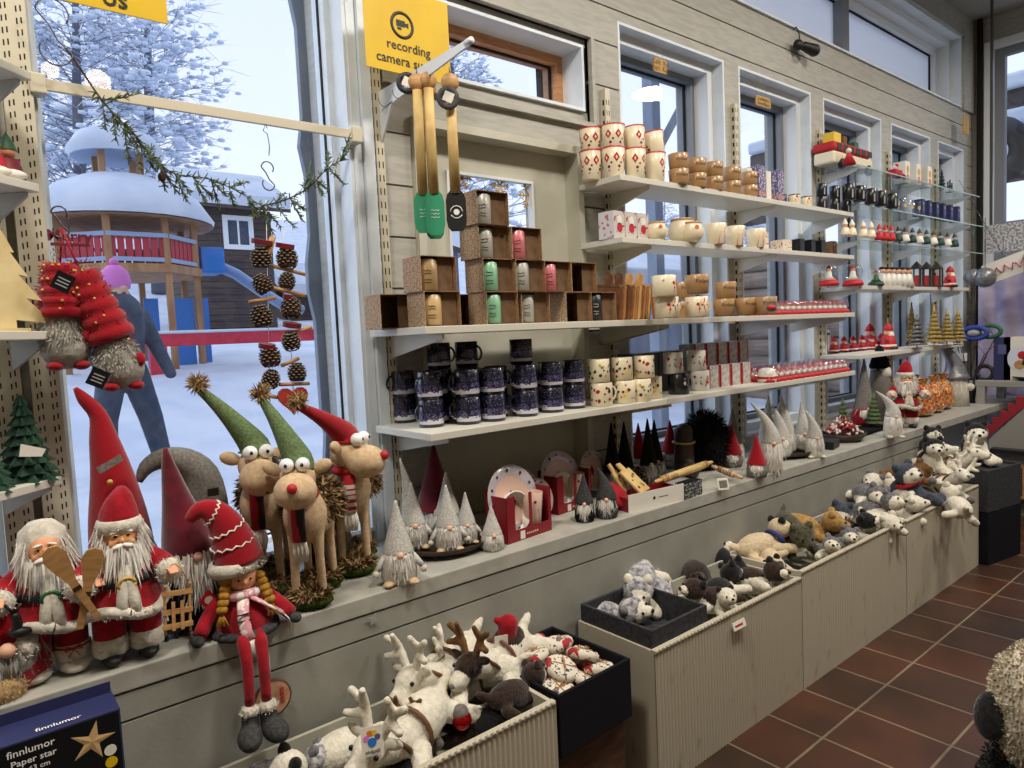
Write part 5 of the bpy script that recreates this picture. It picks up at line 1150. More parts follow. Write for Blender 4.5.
g = gnome('felt_gnome', 'small gnome with thin curved red hat behind the left moose', .38, .04, .40, 'felt_red', 'felt_black', 'hair_grey', lean=(.06, .0), arms=False, feet=False, kink=.3); g.location = (.70, 2.26, SILL)
# ---- seated girl doll
def girl():
    p = atZ(252, 632, SILL); t = thing('girl_doll', 'seated girl doll in striped red hat with mustard plaits, legs hanging off the ledge', 'doll', (p.x-.005, p.y+.045, SILL), rz=-.12, s=1.18)
    b = MB(); b.lathe([(0, .0), (.062, .0), (.066, .012), (.05, .05), (.034, .09), (.02, .1)], 'cloth_red', n=18); b.build('coat', t)
    b = MB(); b.lathe([(.06, -.004), (.08, -.002), (.078, .01), (.06, .016)], 'felt_darkgrey', n=18); b.build('skirt', t)
    for s in (-1, 1):
        b = MB(); curve_tube(b, [(s*.03, .02, .085, .017), (s*.07, -.0, .05, .018), (s*.1, -.035, .02, .016)], 'cloth_red', n=10); a = b.build('sleeve', t); b = MB(); b.ell((s*.106, -.045, .012), (.014, .02, .012), 'felt_darkgrey'); b.build('mitten', a)
        b = MB(); curve_tube(b, [(s*.018, -.05, .004, .014), (s*.018, -.085, -.01, .014), (s*.017, -.098, -.06, .0125), (s*.018, -.1, -.135, .0115)], 'cloth_red', n=10); l = b.build('leg', t)
        b = MB(); b.ell((s*.019, -.1, -.15), (.02, .02, .016), 'fur_white'); fuzz(b, (s*.019, -.1, -.15), (.02, .02, .016), 130, .006, .0025, 'fur_white', 0); b.build('fur_cuff', l)
        mobj('boot', blob([('c', (s*.019, -.1, -.155), (s*.021, -.1, -.19), .018, .02, 'felt_darkgrey'), ('e', (s*.027, -.124, -.198), (.027, .046, .024), (0, 0, s*.15), 'felt_darkgrey')], .004, 3), l)
    hd = mobj('head', blob([('e', (0, -.012, .124), (.036, .034, .032), None, 'skin_doll'), ('e', (0, -.047, .12), (.005, .006, .005), None, 'skin_doll')], .004, 3), t)
    for s in (-1, 1): b = MB(); b.ell((s*.013, -.045, .127), (.0025, .0018, .003), 'eye_black', nu=8, nv=6); b.build('eye', hd)
    b = MB(); b.tube([(-.006, -.0455, .108), (0, -.0465, .1065), (.006, -.0455, .108)], .0011, 'print_red', n=5); b.build('mouth', hd)
    for s in (-1, 1):
        b = MB()
        for i in range(5): b.ell((s*(.036+.004*i), -.028-.004*i, .125-.014*i), (.013, .012, .011), 'mustard', nu=9, nv=6)
        for j in range(9): b.tube([(s*.054, -.046, .064), (s*(.055+.003*(j-4)), -.056+.002*(j % 3), .035)], .0025, 'mustard', n=5)
        b.build('plait', t)
    b = MB(); b.lathe([(.04, .138), (.052, .142), (.056, .155), (.05, .168), (.042, .17)], 'fur_white', n=20, M=T(0, -.006, 0, ry=-.1)); fuzz(b, (0, -.006, .155), (.053, .053, .015), 400, .008, .003, 'fur_white', 0); br = b.build('hat_brim', t)
    hp = [(0, -.004, .16, .049), (-.008, -.002, .2, .043), (-.022, 0, .245, .034), (-.045, .004, .28, .026), (-.075, .008, .29, .018), (-.098, .01, .27, .01)]
    b = MB(); curve_tube(b, [(a_, b_, c_, d_*1.12) for a_, b_, c_, d_ in hp], 'felt_red', n=16); ht = b.build('hat', t)
    for (x, y, z, r, tl) in ((-.012, -.001, .205, .0425, -.2), (-.022, 0, .24, .0355, -.4), (-.05, .004, .28, .026, -1.0)):
        b = MB(); M = T(x, y, z, ry=tl); r *= 1.13; b.tube([(r*math.cos(a), r*math.sin(a), .003*(1 if i % 2 else -1)) for i, a in enumerate([2*PI*i/28 for i in range(29)])], .0024, 'wool_white', n=5, M=M, cap=False); b.build('zigzag_stripe', ht)
    b = MB(); b.tube([(.038*math.cos(a), .036*math.sin(a)-.004, .09) for a in [2*PI*i/14 for i in range(15)]], .012, 'knit_pink', n=8); b.tube([(-.006, -.042, .085), (-.012, -.062, .05), (-.01, -.07, .02), (-.004, -.078, 0)], .013, 'knit_pink', n=8, flat=.4); b.tube([(.01, -.042, .085), (.05, -.045, .055), (.078, -.04, .03)], .012, 'knit_pink', n=8, flat=.4); sc_ = b.build('scarf', t)
    b = MB()
    for i in range(14): x = -.017+.002*i; b.tube([(x, -.08, .0), (x*1.3, -.088+.003*(i % 3), -.028), (x*1.5+.002, -.085, -.055)], .0016, 'wool_white', n=4)
    for i in range(12): b.tube([(.078, -.046+.0015*i, .03), (.092, -.048+.002*i, .012), (.094, -.048+.0025*i, -.012)], .0016, 'wool_white', n=4)
    b.build('fringe', sc_)
    for z in (.055, .04, .02): b = MB(); b.box(-.028, .006, -.0815, -.079, z, z+.003, 'print_dark', M=T(0, .012-.1*(.055-z)*-1*0, 0)); b.build('stripe', sc_)
    q = atY(272, 697, FACE-.012); t2 = thing('wood_slice_sign', 'round bark-edged wood slice hanging behind the girl doll boots', 'wood slice', (q.x, FACE-.012, q.z)); M = T(rx=PI/2)
    b = MB(); b.cyl(.048, 0, .01, 'slice_wood', M, n=28); b.build('slice', t2); b = MB(); b.lathe([(.047, -.0005), (.051, 0), (.0515, .01), (.047, .0105)], 'bark_ring', M, n=28); b.build('bark', t2)
    b = MB()
    for i in range(4): b.box(.02, .03, -.012, -.0105, -.02+i*.012, -.013+i*.012, 'print_red')
    b.build('print', t2); b = MB(); b.tube([(0, -.003, .05), (0, 0, .1), (0, .008, .17)], .0012, 'wool_white', n=4); b.build('string', t2)
girl()
# ---- moose
def moose(label, head_yaw=0.0, hat='felt_green', tip=(-.05, 0, .17), nose='red', scarf='plaid_red', mane=True, H=.5):
    t = thing('plush_moose', label, 'moose figure'); k = H/.5
    S = lambda *a: tuple(v*k for v in a)
    P = [('e', S(0, .06, .232), S(.064, .1, .068), None, 'cloth_beige'), ('e', S(0, -.015, .24), S(.056, .055, .07), None, 'cloth_beige'), ('c', S(0, -.02, .27), S(0, -.055, .32), .03*k, .028*k, 'cloth_beige')]
    for x in (-.03, .03):
        for y in (-.02, .12): P += [('c', S(x, y, .22), S(x*1.05, y-.004, .14), .02*k, .0125*k, 'cloth_beige'), ('c', S(x*1.05, y-.004, .14), S(x*1.15, y, .03), .0125*k, .012*k, 'cloth_beige')]
    bd = mobj('body', blob(P, .006*k, 4), t)
    b = MB(); fuzz(b, S(0, .085, .245), S(.07, .1, .072), 1700, .028*k, .006*k, ['fur_brown', 'fur_brown', 'fur_tan'], .45, zmin=-.35); b.build('fur_back', t)
    cy, sy = math.cos(head_yaw), math.sin(head_yaw); HM = T(0, -.06*k, .335*k) @ Matrix.Rotation(head_yaw, 4, 'Z') @ Matrix.Scale(1.18, 4)
    hme = blob([('e', S(0, -.0, .01), S(.038, .04, .036), None, 'cloth_beige'), ('e', S(0, -.045, -.01), S(.044, .046, .038), None, 'cloth_beige')], .005*k, 4)
    hd = mobj('head', hme, t); hd.matrix_local = HM
    for s in (-1, 1):
        b = MB(); b.ell(S(s*.016, -.034, .042), .015*k, 'eye_white'); e = b.build('eye', hd)
        e2 = MB(); e2.ell(S(s*.016, -.0475, .043), S(.004, .003, .004), 'eye_black', nu=8, nv=6); e2.build('pupil', hd)
        b = MB(); b.ell(S(s*.05, .002, .03), S(.022, .008, .014), 'cloth_beige', rot=(0, s*-.4, 0)); b.build('ear', hd)
    if nose: b = MB(); b.ell(S(0, -.09, .004), .0105*k, 'red'); b.build('nose', hd)
    b = MB(); hp = [(0, .004*k, .03*k, .036*k), (0, .004*k, .05*k, .031*k), (tip[0]*.3*k, tip[1]*.3*k, .05*k+tip[2]*.35*k, .022*k), (tip[0]*.65*k, tip[1]*.65*k, .05*k+tip[2]*.7*k, .014*k), (tip[0]*k, tip[1]*k, .05*k+tip[2]*k, .008*k)]
    curve_tube(b, hp, hat, n=14); ht = b.build('hat', hd)
    b = MB(); c = (tip[0]*k, tip[1]*k, .06*k+tip[2]*k); b.ell(c, .012*k, 'fur_tan'); fuzz(b, c, (.012*k,)*3, 220, .016*k, .003*k, 'fur_tan', 0); b.build('pompon', hd)
    b = MB(); b.tube([(.034*k*math.cos(a), (-.045+.034*math.sin(a))*k, .30*k) for a in [2*PI*i/14 for i in range(15)]], .012*k, scarf, n=8); b.tube([S(0, -.08, .295), S(0, -.09, .25), S(.0, -.085, .19)], .017*k, scarf, n=8, flat=.3); s_ = b.build('scarf', t)
    b = MB()
    for i in range(11): b.tube([S(-.014+.0028*i, -.085, .19), S(-.016+.0034*i, -.087+.002*(i % 3), .165), S(-.012+.0026*i, -.085, .14)], .0022*k, 'wool_white', n=4)
    b.build('fringe', s_)
    for y in (-.02, .12):
        b = MB(); b.ell(S(0, y, .018), S(.06, .042, .02), 'moss'); b.build('moss_base', t)
        b = MB(); b.ell(S(0, y, .035), S(.048, .034, .014), 'fur_tan'); fuzz(b, S(0, y, .035), S(.048, .036, .016), 420, .02*k, .005*k, ['fur_tan', 'fur_brown'], .1, zmin=-.2); b.build('fur_base', t)
    return t
m2 = moose('plush moose with green hat and red nose, central one in black and red scarf', .1, tip=(-.065, .01, .13), H=.57); p = base(313, 610, SILL, .05); m2.location = p; m2.rotation_euler.z = -.62
m1 = moose('plush moose with green hat and brown muzzle strap, leftmost behind the seated doll', .35, tip=(-.1, .0, .13), nose=None, H=.60); m1.location = (.72, 2.13, SILL); m1.rotation_euler.z = -.5
b = MB(); b.tube([(.032, -.065, .035), (.045, -.05, 0), (.03, -.075, -.035), (.0, -.09, -.04)], .008, 'wood_dark', n=6); b.build('muzzle_strap', [c for c in m1.children if c.name.startswith('head')][0])
mat('stripe_red', (170, 30, 40), .9, c2=(226, 218, 208), nscale=1, bump=0)
mat_layers('red_stripes', (176, 30, 40), [(z, z+.012, (224, 214, 204), 0, 0) for z in (.2, .224, .248, .272, .288, .306)], .9)
m3 = moose('plush moose with long red hat looking right, red and white striped scarf', 1.15, hat='felt_red', tip=(-.11, .05, .08), scarf='red_stripes', H=.60); m3.location = (1.0, 2.10, SILL); m3.rotation_euler.z = -.5
# ---- light grey gnomes by the mug shelf end
LG = 'pale grey felt gnomes'
g = gnome('felt_gnome', 'pale grey gnome in front, alone on the bare ledge, feet spread', .262, .057, .45, group=LG, blades=420); at_sill(g, 400, 584, .03, rz=-.4)
gp = Proto(g); gp.used = True
t = thing('wooden_plate', 'dark brown oval wooden plate under the pale gnomes', 'plate', (0, 0, 0)); b = MB(); b.lathe([(0, .018), (.08, .016), (.13, .02), (.15, .034), (.155, .034), (.135, .014), (.08, .01), (0, .01)], 'wood_dark', n=32); b.build('dish', t)
for a in (0.6, 2.7, 4.7): b = MB(); b.cyl(.01, 0, .014, 'wood_dark', T(.1*math.cos(a), .1*math.sin(a), 0), n=8); b.build('foot', t)
p = base(450, 560, SILL, .12); t.location = (p.x, p.y+.0, SILL); t.scale = (1.1, .85, 1.1); PL = t; zp = SILL+.022
gp.put((p.x-.035, p.y-.05, zp), -.45, 'pale grey gnome with wide white beard, front of the dark plate', LG, s=.88)
gp.put((p.x+.06, p.y-.03, zp), -.5, 'smaller pale grey gnome at the right edge of the dark plate', LG, s=.7)
gp.put((p.x-.11, p.y+.06, zp), -.4, 'pale grey gnome half hidden behind the front one, left on the plate', LG, s=.9)
gp.put((p.x+.04, p.y+.06, zp), -.5, 'pale grey gnome at the back of the dark plate', LG, s=.95)
q = base(493, 551, SILL, .02)
g = gnome('felt_gnome', 'small armless pale grey gnome right of the dark plate', .16, .042, .45, arms=False, feet=False); g.location = q; g.rotation_euler.z = -.5
g = gnome('felt_gnome', 'gnome with broad burgundy hat at back under the mug shelf', .36, .085, .38, 'felt_burgundy', 'felt_lightgrey', 'hair_white', arms=False, feet=False, hr=1.15); g.location = (1.42, 2.24, SILL); g.rotation_euler.z = -.5
g = gnome('felt_gnome', 'gnome with narrow pale grey hat by the slotted upright', .34, .05, .35, lean=(-.03, 0), arms=False, feet=False); g.location = (1.26, 2.16, SILL); g.rotation_euler.z = -.5
# ---- tableware sets
mat('plate_lilac', (176, 166, 172), .25, coat=.3); mat('plate_rose', (208, 176, 160), .25, coat=.3); mat('set_red', (128, 16, 30), .5)
def plate(name, label, r, rim, cen, seed, loc, rot, cat='plate', deep=.0):
    t = thing(name, label, cat, loc); t.rotation_euler = rot; b = MB()
    b.lathe([(0, 0), (r*.62, 0), (r, .012+deep), (r*.99, .015+deep), (r*.62, .004), (0, .004)], rim, n=36); b.build('dish', t)
    b = MB(); b.lathe([(0, .0045), (r*.62, .0045), (r*.7, .007)], cen, n=30); b.build('centre', t)
    rd = random.Random(seed); b = MB()
    for i in range(12): a = i*2*PI/12+rd.uniform(-.1, .1); q = r*.84; b.prism([(x+q*math.cos(a), y+q*math.sin(a)) for x, y in DOT(r*.05*rd.uniform(.7, 1.3), 6)], .0118, .0122, rd.choice(['print_dark', 'darkred', 'print_dark']))
    b.prism([(x*1, y*1.4) for x, y in DIAM(r*.2)], .005, .0058, 'darkred'); b.prism([(x-r*.2, y-r*.15) for x, y in DOT(r*.07)], .005, .0058, 'print_dark'); b.build('print', t); return t
def tset(px, py, label_, s=1.0, dy=0):
    p = atZ(px, py, SILL); x, y = p.x, p.y+dy; W_, H_, D_ = .19*s, .135*s, .09*s; ang = .1
    t = thing('tableware_box', label_+' red cardboard display box', 'box', (x, y, SILL), rz=ang)
    mm = MB(); mm.box(0, W_, 0, .003, 0, H_*.25, 'set_red'); mm.box(0, W_*.18, 0, .003, H_*.25, H_, 'set_red'); mm.box(W_*.5, W_*.56, 0, .003, H_*.25, H_, 'set_red'); mm.box(W_*.94, W_, 0, .003, H_*.25, H_, 'set_red')
    mm.box(0, .003, 0, D_, 0, H_, 'set_red'); mm.box(W_-.003, W_, 0, D_, 0, H_, 'set_red'); mm.box(0, W_, D_-.003, D_, 0, H_*1.1, 'set_red'); mm.box(0, W_, 0, D_, 0, .003, 'set_red'); mm.build('carton', t)
    mm = MB(); mm.box(W_*.28, W_*.38, -.001, 0, .004, H_*.2, 'white_card'); mm.build('white_print', t); textmb('Nordic', .016*s, 'letter_white', M=T(W_*.62, -.001, H_*.12, rx=PI/2)).build('lettering', t) if False else None
    mm = MB()
    for i in range(6): mm.box(W_*.42+i*.011, W_*.42+i*.011+.007, -.001, 0, H_*.09, H_*.13, 'plate_rose')
    mm.build('small_print', t)
    M = Matrix.Rotation(ang, 4, 'Z'); o = Vector((x, y, SILL)); w = lambda a, b_, c: o+M @ Vector((a, b_, c))
    plate('plate', 'large lilac-rimmed plate in the '+label_+' red box', .105*s, 'plate_lilac', 'plate_rose', int(px), w(W_*.46, D_*.72, .106*s), (PI/2-.25, 0, ang))
    bw = thing('bowl', 'pale bowl standing in the '+label_+' red box', 'bowl', w(W_*.36, D_*.52, .074*s)); bw.rotation_euler = (PI/2-.1, 0, ang)
    mm = MB(); mm.lathe([(0, -.03*s), (.035*s, -.028*s), (.058*s, -.0), (.064*s, .018*s), (.061*s, .019*s), (.052*s, 0), (.03*s, -.022*s), (0, -.024*s)], 'white_glaze', n=30); mm.build('bowl', bw)
    c = mug('tumbler', 'cup', .034*s, .1*s, 'plate_rose', r0=.026*s, decals=[([(x_*2, z_*2) for x_, z_ in SANTA[0][0]], FA, .045*s, 'print_dark'), (DOT(.006), FA+.1, .075*s, 'darkred')], label='printed tumbler in the '+label_+' red box'); c.location = w(W_*.76, .036*s, .022*s)
tset(508, 545, 'front left', 1.28)
tset(568, 518, 'right hand', 1.2, dy=.06)
plate('plate', 'plate with dark rim left behind the front red box', .1, 'plate_lilac', 'plate_rose', 3, (1.80, 2.18, SILL+.11), (PI/2-.2, 0, .1))
plate('plate', 'pink plate leaning left of the large lilac-rimmed plate', .085, 'plate_rose', 'plate_lilac', 4, (1.83, 2.12, SILL+.09), (PI/2-.25, 0, .1))
plate('plate', 'plate at the very back near the dark hats', .095, 'plate_lilac', 'plate_rose', 5, (2.28, 2.24, SILL+.12), (PI/2-.2, 0, .1))
# ---- dark hats and small grey gnomes
for i, (x, y, h) in enumerate([(2.36, 2.18, .34), (2.47, 2.2, .33), (2.62, 2.18, .33), (2.72, 2.22, .31)]):
    g = gnome('felt_gnome', 'gnome with pointed black hat under the shelf, %s of four' % ordl(i, 4), h, .05, .4, 'felt_black', 'felt_darkgrey', 'hair_grey', arms=False, feet=False, blades=150, group='black hatted gnomes'); g.location = (x, y, SILL); g.rotation_euler.z = -.6
g = gnome('felt_gnome', 'small gnome with dark grey hat and black body, left one of the pair', .195, .04, .48, 'felt_darkgrey', 'felt_black', 'hair_white', arms=False, feet=False, blades=200, hr=1.1); at_sill(g, 585, 523, .03)
g = gnome('felt_gnome', 'small gnome with dark grey hat and white beard, right one of the pair', .205, .046, .48, 'felt_darkgrey', 'felt_darkgrey', 'hair_white', arms=False, feet=False, lean=(-.03, 0), hr=1.1); at_sill(g, 607, 519, .03)
# ---- tray with wooden boards
p0 = atZ(629, 513, SILL); p1 = atZ(684, 500, SILL); tr = thing('display_tray', 'pale card tray with red inside holding engraved boards', 'tray', (p0.x, p0.y, SILL), rz=math.atan2(p1.y-p0.y, p1.x-p0.x)); L = (p1-p0).length
b = MB(); b.box(0, L, 0, .003, 0, .075, 'white_card'); b.build('front', tr); b = MB(); b.box(0, .003, .003, .14, 0, .06, 'set_red'); b.box(L-.003, L, .003, .14, 0, .06, 'set_red'); b.box(0, L, .137, .14, 0, .06, 'set_red'); b.box(0, L, .003, .14, 0, .003, 'set_red'); b.build('sides', tr)
b = MB(); b.prism(DOT(.007, 10), 0, .001, 'black', M=T(L*.45, -.0002, .04, rx=PI/2)); b.box(L*.53, L*.7, -.001, 0, .038, .041, 'midgrey'); b.build('logo', tr)
t = thing('oven_mitt', 'red oven mitt with white circle in the tray', 'oven mitt', (p0.x+.02, p0.y+.07, SILL+.05)); t.rotation_euler = (-.9, .0, -.2)
mobj('mitt', blob([('e', (0, 0, .02), (.05, .016, .07), None, 'cloth_red'), ('c', (-.035, 0, 0), (-.05, 0, .055), .018, .014, 'cloth_red')], .005, 3), t); b = MB(); b.cyl(.03, -.019, -.015, 'white_card', Matrix.Translation((.01, 0, .0)) @ Euler((-PI/2, 0, 0)).to_matrix().to_4x4() @ T(0, 0, .036)); b.build('circle', t)
mat('wood_light', (206, 176, 112), .6, c2=(188, 154, 92), nscale=14, stretch=(1, 6, 1))
def eboard(label, loc, rot, w=.1, h=.13):
    t = thing('engraved_board', label, 'wooden board', loc); t.rotation_euler = rot; M = T(rx=PI/2)
    b = MB(); b.prism([(-w/2, 0), (w/2, 0), (w/2, h), (.02, h), (.018, h+.04), (-.018, h+.04), (-.02, h), (-w/2, h)], 0, .008, 'wood_light', M=M); b.build('board', t, bevel=.001)
    b = MB(); rd = random.Random(4)
    for i in range(9): x, y = rd.uniform(-w*.35, w*.35), rd.uniform(.02, h*.85); b.prism([(x+a, y+c) for a, c in DOT(rd.uniform(.004, .009), 5)], .0082, .0088, 'print_dark', M=M)
    b.build('engraving', t)
eboard('broad engraved wooden board lying in the card tray', (p0.x+.14, p0.y+.03, SILL+.06), (-.85, 0, .3))
eboard('small engraved wooden board upright behind the broad one', (p0.x+.10, p0.y+.10, SILL+.06), (-.6, 0, .5), .07, .1)
def rolling_pin(a, c, label, m='wood_light', r=.018):
    a, c = Vector(a), Vector(c); t = thing('rolling_pin', label, 'rolling pin', a); d = c-a; L = d.length; t.rotation_euler = d.to_track_quat('Z', 'Y').to_euler()
    b = MB(); b.lathe([(0, .06), (r, .062), (r, L-.062), (0, L-.06)], m, n=18); b.build('barrel', t); b = MB()
    for z in (.07, .085, L-.09, L-.075): b.lathe([(r+.0006, z), (r+.0006, z+.006)], 'darkred', n=18)
    for i in range(5): b.lathe([(r+.0006, .11+i*.012), (r+.0006, .114+i*.012)], 'print_dark', n=18, a0=2.4, a1=4.6)
    b.build('print', t)
    for z0, z1 in ((0, .06), (L-.06, L)): b = MB(); b.lathe([(0, z0), (.008, z0+.003), (.01, (z0+z1)/2), (.007, z1), (0, z1)], m, n=10); b.build('handle', t)
q0 = atZ(655, 482, SILL+.085); q1 = atZ(712, 462, SILL+.09)
rolling_pin(q0, q1, 'patterned wooden rolling pin lying across the dark boxes')
t = rolling_pin(atZ(712, 466, SILL+.05), atZ(742, 478, SILL+.03), 'wooden rolling pin with red tip beside the price card', 'cloth_beige', .016)
mat_layers('chalk_print', (30, 30, 32), [(-1, 1, (200, 200, 196), .58, 130)], .6)
for (px, py, w, h, d, lab, dy) in ((685, 500, .14, .07, .05, 'black box with white drawings in front of the rolling pin', 0), (668, 492, .13, .1, .08, 'black box with white drawings behind the engraved boards', .14)):
    p = atZ(px, py, SILL); t = thing('chalk_print_box', lab, 'box', (p.x, p.y+dy, SILL), rz=.05); b = MB(); b.box(0, w, 0, d, 0, h, 'chalk_print'); b.build('carton', t, bevel=.001); b = MB(); b.box(.0, w, .0, d, h+.0002, h+.0012, 'plate_rose' if dy else 'felt_black'); b.build('lid', t)
t = thing('price_card', 'small framed price card standing on the ledge', 'price card', atZ(724, 490, SILL), rz=-.6); t.rotation_euler = (-.25, 0, -.5); b = MB(); b.box(-.028, .028, 0, .004, 0, .055, 'white_card'); b.build('card', t, bevel=.002); b = MB(); b.box(-.02, .02, -.0008, 0, .01, .045, 'felt_grey'); b.build('print', t)
# red felt cones
def cone(label, px, py, h=.14, r=.032, dy=0, body='fur_white', hat='felt_red'):
    g = gnome('felt_gnome', label, h, r, .38, hat, body, 'hair_white', arms=False, feet=False, nose=False, blades=120, hr=1.15); p = at_sill(g, px, py, .03); g.location.y += dy; return g
cone('slim red cone hat gnome behind the mitt tray', 650, 476, .27, .045, .07); cone('red cone hat gnome with white brim behind the rolling pin', 686, 470, .26, .052, .1)
cone('red cone hat gnome with grey fur, above the price card', 737, 468, .23, .056, .03, 'felt_grey'); cone('red cone hat gnome with grey body right of the price card', 757, 478, .215, .05, 0, 'felt_grey')
# mug bucket, black fluffy things
t = mug('large_mug', 'mug', .1, .16, 'midgrey', handle=.03, ha=0, r0=.085, label='big grey mug with pale rim standing under the shelf', rim='white_card'); p = base(631, 478, SILL, .05); t.location = (p.x+.05, p.y+.16, SILL)
t = thing('black_fur_hat', 'fluffy black fur hat by the window behind red cones', 'fur hat', (3.12, 2.2, SILL)); b = MB(); b.ell((0, 0, .15), (.13, .1, .15), 'felt_black'); fuzz(b, (0, 0, .15), (.13, .1, .15), 1500, .04, .006, 'felt_black', .1); b.build('fur', t)
t = thing('brown_boot', 'dark brown leather boot ornament beside the black fur hat', 'ornament', (2.93, 2.2, SILL)); mobj('boot', blob([('c', (0, 0, .04), (0, 0, .22), .055, .05, 'wood_dark'), ('c', (0, 0, .04), (-.04, -.08, .035), .05, .038, 'wood_dark')], .008, 3), t); b = MB(); b.tube([(.055*math.cos(a), .055*math.sin(a), .17) for a in [2*PI*i/14 for i in range(15)]], .006, 'wood_tan', n=6); b.build('strap', t)
# tall pale gnomes cluster right of the middle
def at(px, py, h, r, lab, bh=.42, hat='felt_lightgrey', body='felt_lightgrey', dy=0, dz=0, **k):
    g = gnome('felt_gnome', lab, h, r, bh, hat, body, k.pop('beard', 'hair_white'), arms=k.pop('arms', False), feet=k.pop('feet', False), blades=160, **k); p = base(px, py, SILL, .03); p += (p-CAM)*min(0, (2.2-dy-p.y)/p.y); g.location = (p.x, p.y+dy, SILL+dz); g.rotation_euler.z = -.8; return g
at(708, 452, .30, .06, 'mid grey gnome with hat bent left by the second tall window', hat='felt_grey', body='felt_grey', lean=(-.1, 0), dy=.0); at(722, 452, .27, .055, 'mid grey gnome with fluffy white front beside the bent hat one', hat='felt_grey', body='felt_grey', lean=(-.02, .0), dy=.03)
at(738, 452, .30, .06, 'grey furry gnome behind the red cone above the price card', hat='felt_grey', body='fur_white', dy=.03)
at(772, 472, .36, .055, 'tall gnome with long white shaggy beard and thin hat', .5, body='fur_white', lean=(-.1, 0), bl=.95)
t = thing('wooden_plate', 'dark brown wooden plate under the cluster of pale gnomes', 'plate', (3.74, 2.03, SILL)); 
for c in PL.children: d = c.copy(); COL.objects.link(d); d.parent = t
t.scale = (1.25, .8, 1.1)
for i, (x, y, h, lab) in enumerate([(3.58, 2.02, .29, 'left front'), (3.70, 2.06, .33, 'centre'), (3.82, 2.02, .28, 'right front'), (3.64, 2.14, .33, 'back left'), (3.77, 2.15, .31, 'back right')]):
    g = gnome('felt_gnome', 'pale gnome on the second dark plate, %s' % lab, h, .055, .42, arms=False, feet=False, blades=140, group='pale gnomes on the second plate', lean=(-.05+.02*i, 0)); g.location = (x, y, SILL+.022); g.rotation_euler.z = -.9
at(815, 458, .27, .05, 'white gnome with feet, standing alone at the ledge edge', .5, feet=True, body='fur_white', lean=(-.05, 0))
at(800, 440, .2, .04, 'red capped gnome among the pale ones', hat='felt_red', dy=.18)
t = thing('black_tray', 'square black dish between white gnome and candy basket', 'dish', base(828, 449, SILL, .04), rz=.2); b = MB(); b.box(-.07, .07, -.05, .05, .0, .05, 'black'); b.build('dish', t, bevel=.006)
t = thing('sweets_basket', 'brown basket heaped with wrapped red and pink sweets', 'basket', base(843, 443, SILL, .1)); b = MB(); b.lathe([(0, 0), (.1, 0), (.14, .05), (.13, .05), (.09, .01), (0, .01)], 'wood_dark', n=20); b.build('basket', t)
b = MB(); rd = random.Random(3)
for i in range(170): a, q = rd.uniform(0, 2*PI), rd.uniform(0, .12); b.ell((q*math.cos(a), q*math.sin(a), .05+(.12-q)*rd.uniform(.3, 1.0)), (.013, .009, .008), rd.choice(['red', 'darkred', 'plate_rose', 'white_card', 'knit_pink']), nu=6, nv=4, rot=(rd.uniform(0, 3), rd.uniform(0, 3), 0))
o = b.build('sweets', t); o['kind'] = 'stuff'
GTP = Proto(mini_tree('felt_green', 'wood_dark', .22, .06, 7, name='bottle_brush_tree'))
GTP.put((4.70, 2.2, SILL), 0, 'green bottle brush tree behind the sweets basket'); GTP.put((4.85, 2.06, SILL+.03), 0, 'pale green bottle brush tree on the black board, right of the sweets')
t = thing('black_board', 'long black serving board under the little tree and grey gnome', 'board', base(872, 432, SILL, .05), rz=.05); b = MB(); b.box(-.3, .16, -.06, .08, .01, .03, 'felt_black'); b.build('board', t, bevel=.008)
for x in (-.25, .1): b = MB(); b.cyl(.012, 0, .011, 'black', T(x, 0, 0), n=8); b.build('foot', t)
at(872, 430, .46, .085, 'tall gnome in grey felt cone with red skirt and black topped hat', .3, hat='felt_grey', body='cloth_red', dy=.05, dz=.03); g = at(893, 438, .3, .055, 'leaning white gnome with grey collar and feet beside the tall grey one', .55, body='fur_white', lean=(-.1, 0), feet=True)
t = thing('black_hat_gnome', 'gnome with black top hat rising behind the tall grey cone', 'gnome', (5.28, 2.2, SILL)); b = MB(); b.lathe([(0, 0), (.08, 0), (.07, .3), (.06, .38), (0, .4)], 'felt_grey'); b.build('body', t); b = MB(); b.lathe([(.065, .4), (.07, .42), (.05, .48), (.02, .56), (0, .57)], 'felt_black'); b.build('hat', t); b = MB(); b.ell((0, -.04, .37), (.05, .04, .05), 'fur_white'); b.build('head', t)
sC = santa('santa_doll', 'standing santa doll in red coat and black boots near the right ledge end', .42); at_sill(sC, 905, 428, .03); sC.rotation_euler.z = -.9; sC.scale = (1.15,)*3
# sweets bags
mat_layers('sweets_bag', (196, 120, 50), [(-1, 1, (180, 40, 40), .56, 40), (-1, 1, (226, 200, 90), .60, 60), (-1, 1, (70, 90, 60), .62, 50)], .25, coat=.6)
def bag(label, x, y, w=.16, h=.2, rz=0):
    t = thing('sweets_bag', label, 'bag', (x, y, SILL), rz=rz); mobj('bag', blob([('e', (0, 0, h*.45), (w/2, w*.3, h*.47), None, 'sweets_bag'), ('e', (0, 0, h*.25), (w/2, w*.33, h*.25), None, 'sweets_bag')], .01, 2, noise=.004, nz=20), t); b = MB(); b.lathe([(.012, h*.86), (.03, h*1.0), (.045, h*1.08)], 'sweets_bag', n=10); b.build('neck', t)
for i, (x, y, w_) in enumerate([(5.75, 2.08, .26), (6.02, 2.10, .26), (6.28, 2.12, .25), (5.5, 2.18, .2), (6.1, 2.27, .2)]): bag('orange and red cellophane sweets bag near the ledge end, %s' % ['left of the front three', 'middle of the front three', 'right of the front three', 'behind the santa doll', 'at the back'][i], x, y, w_, .27, .1*i)
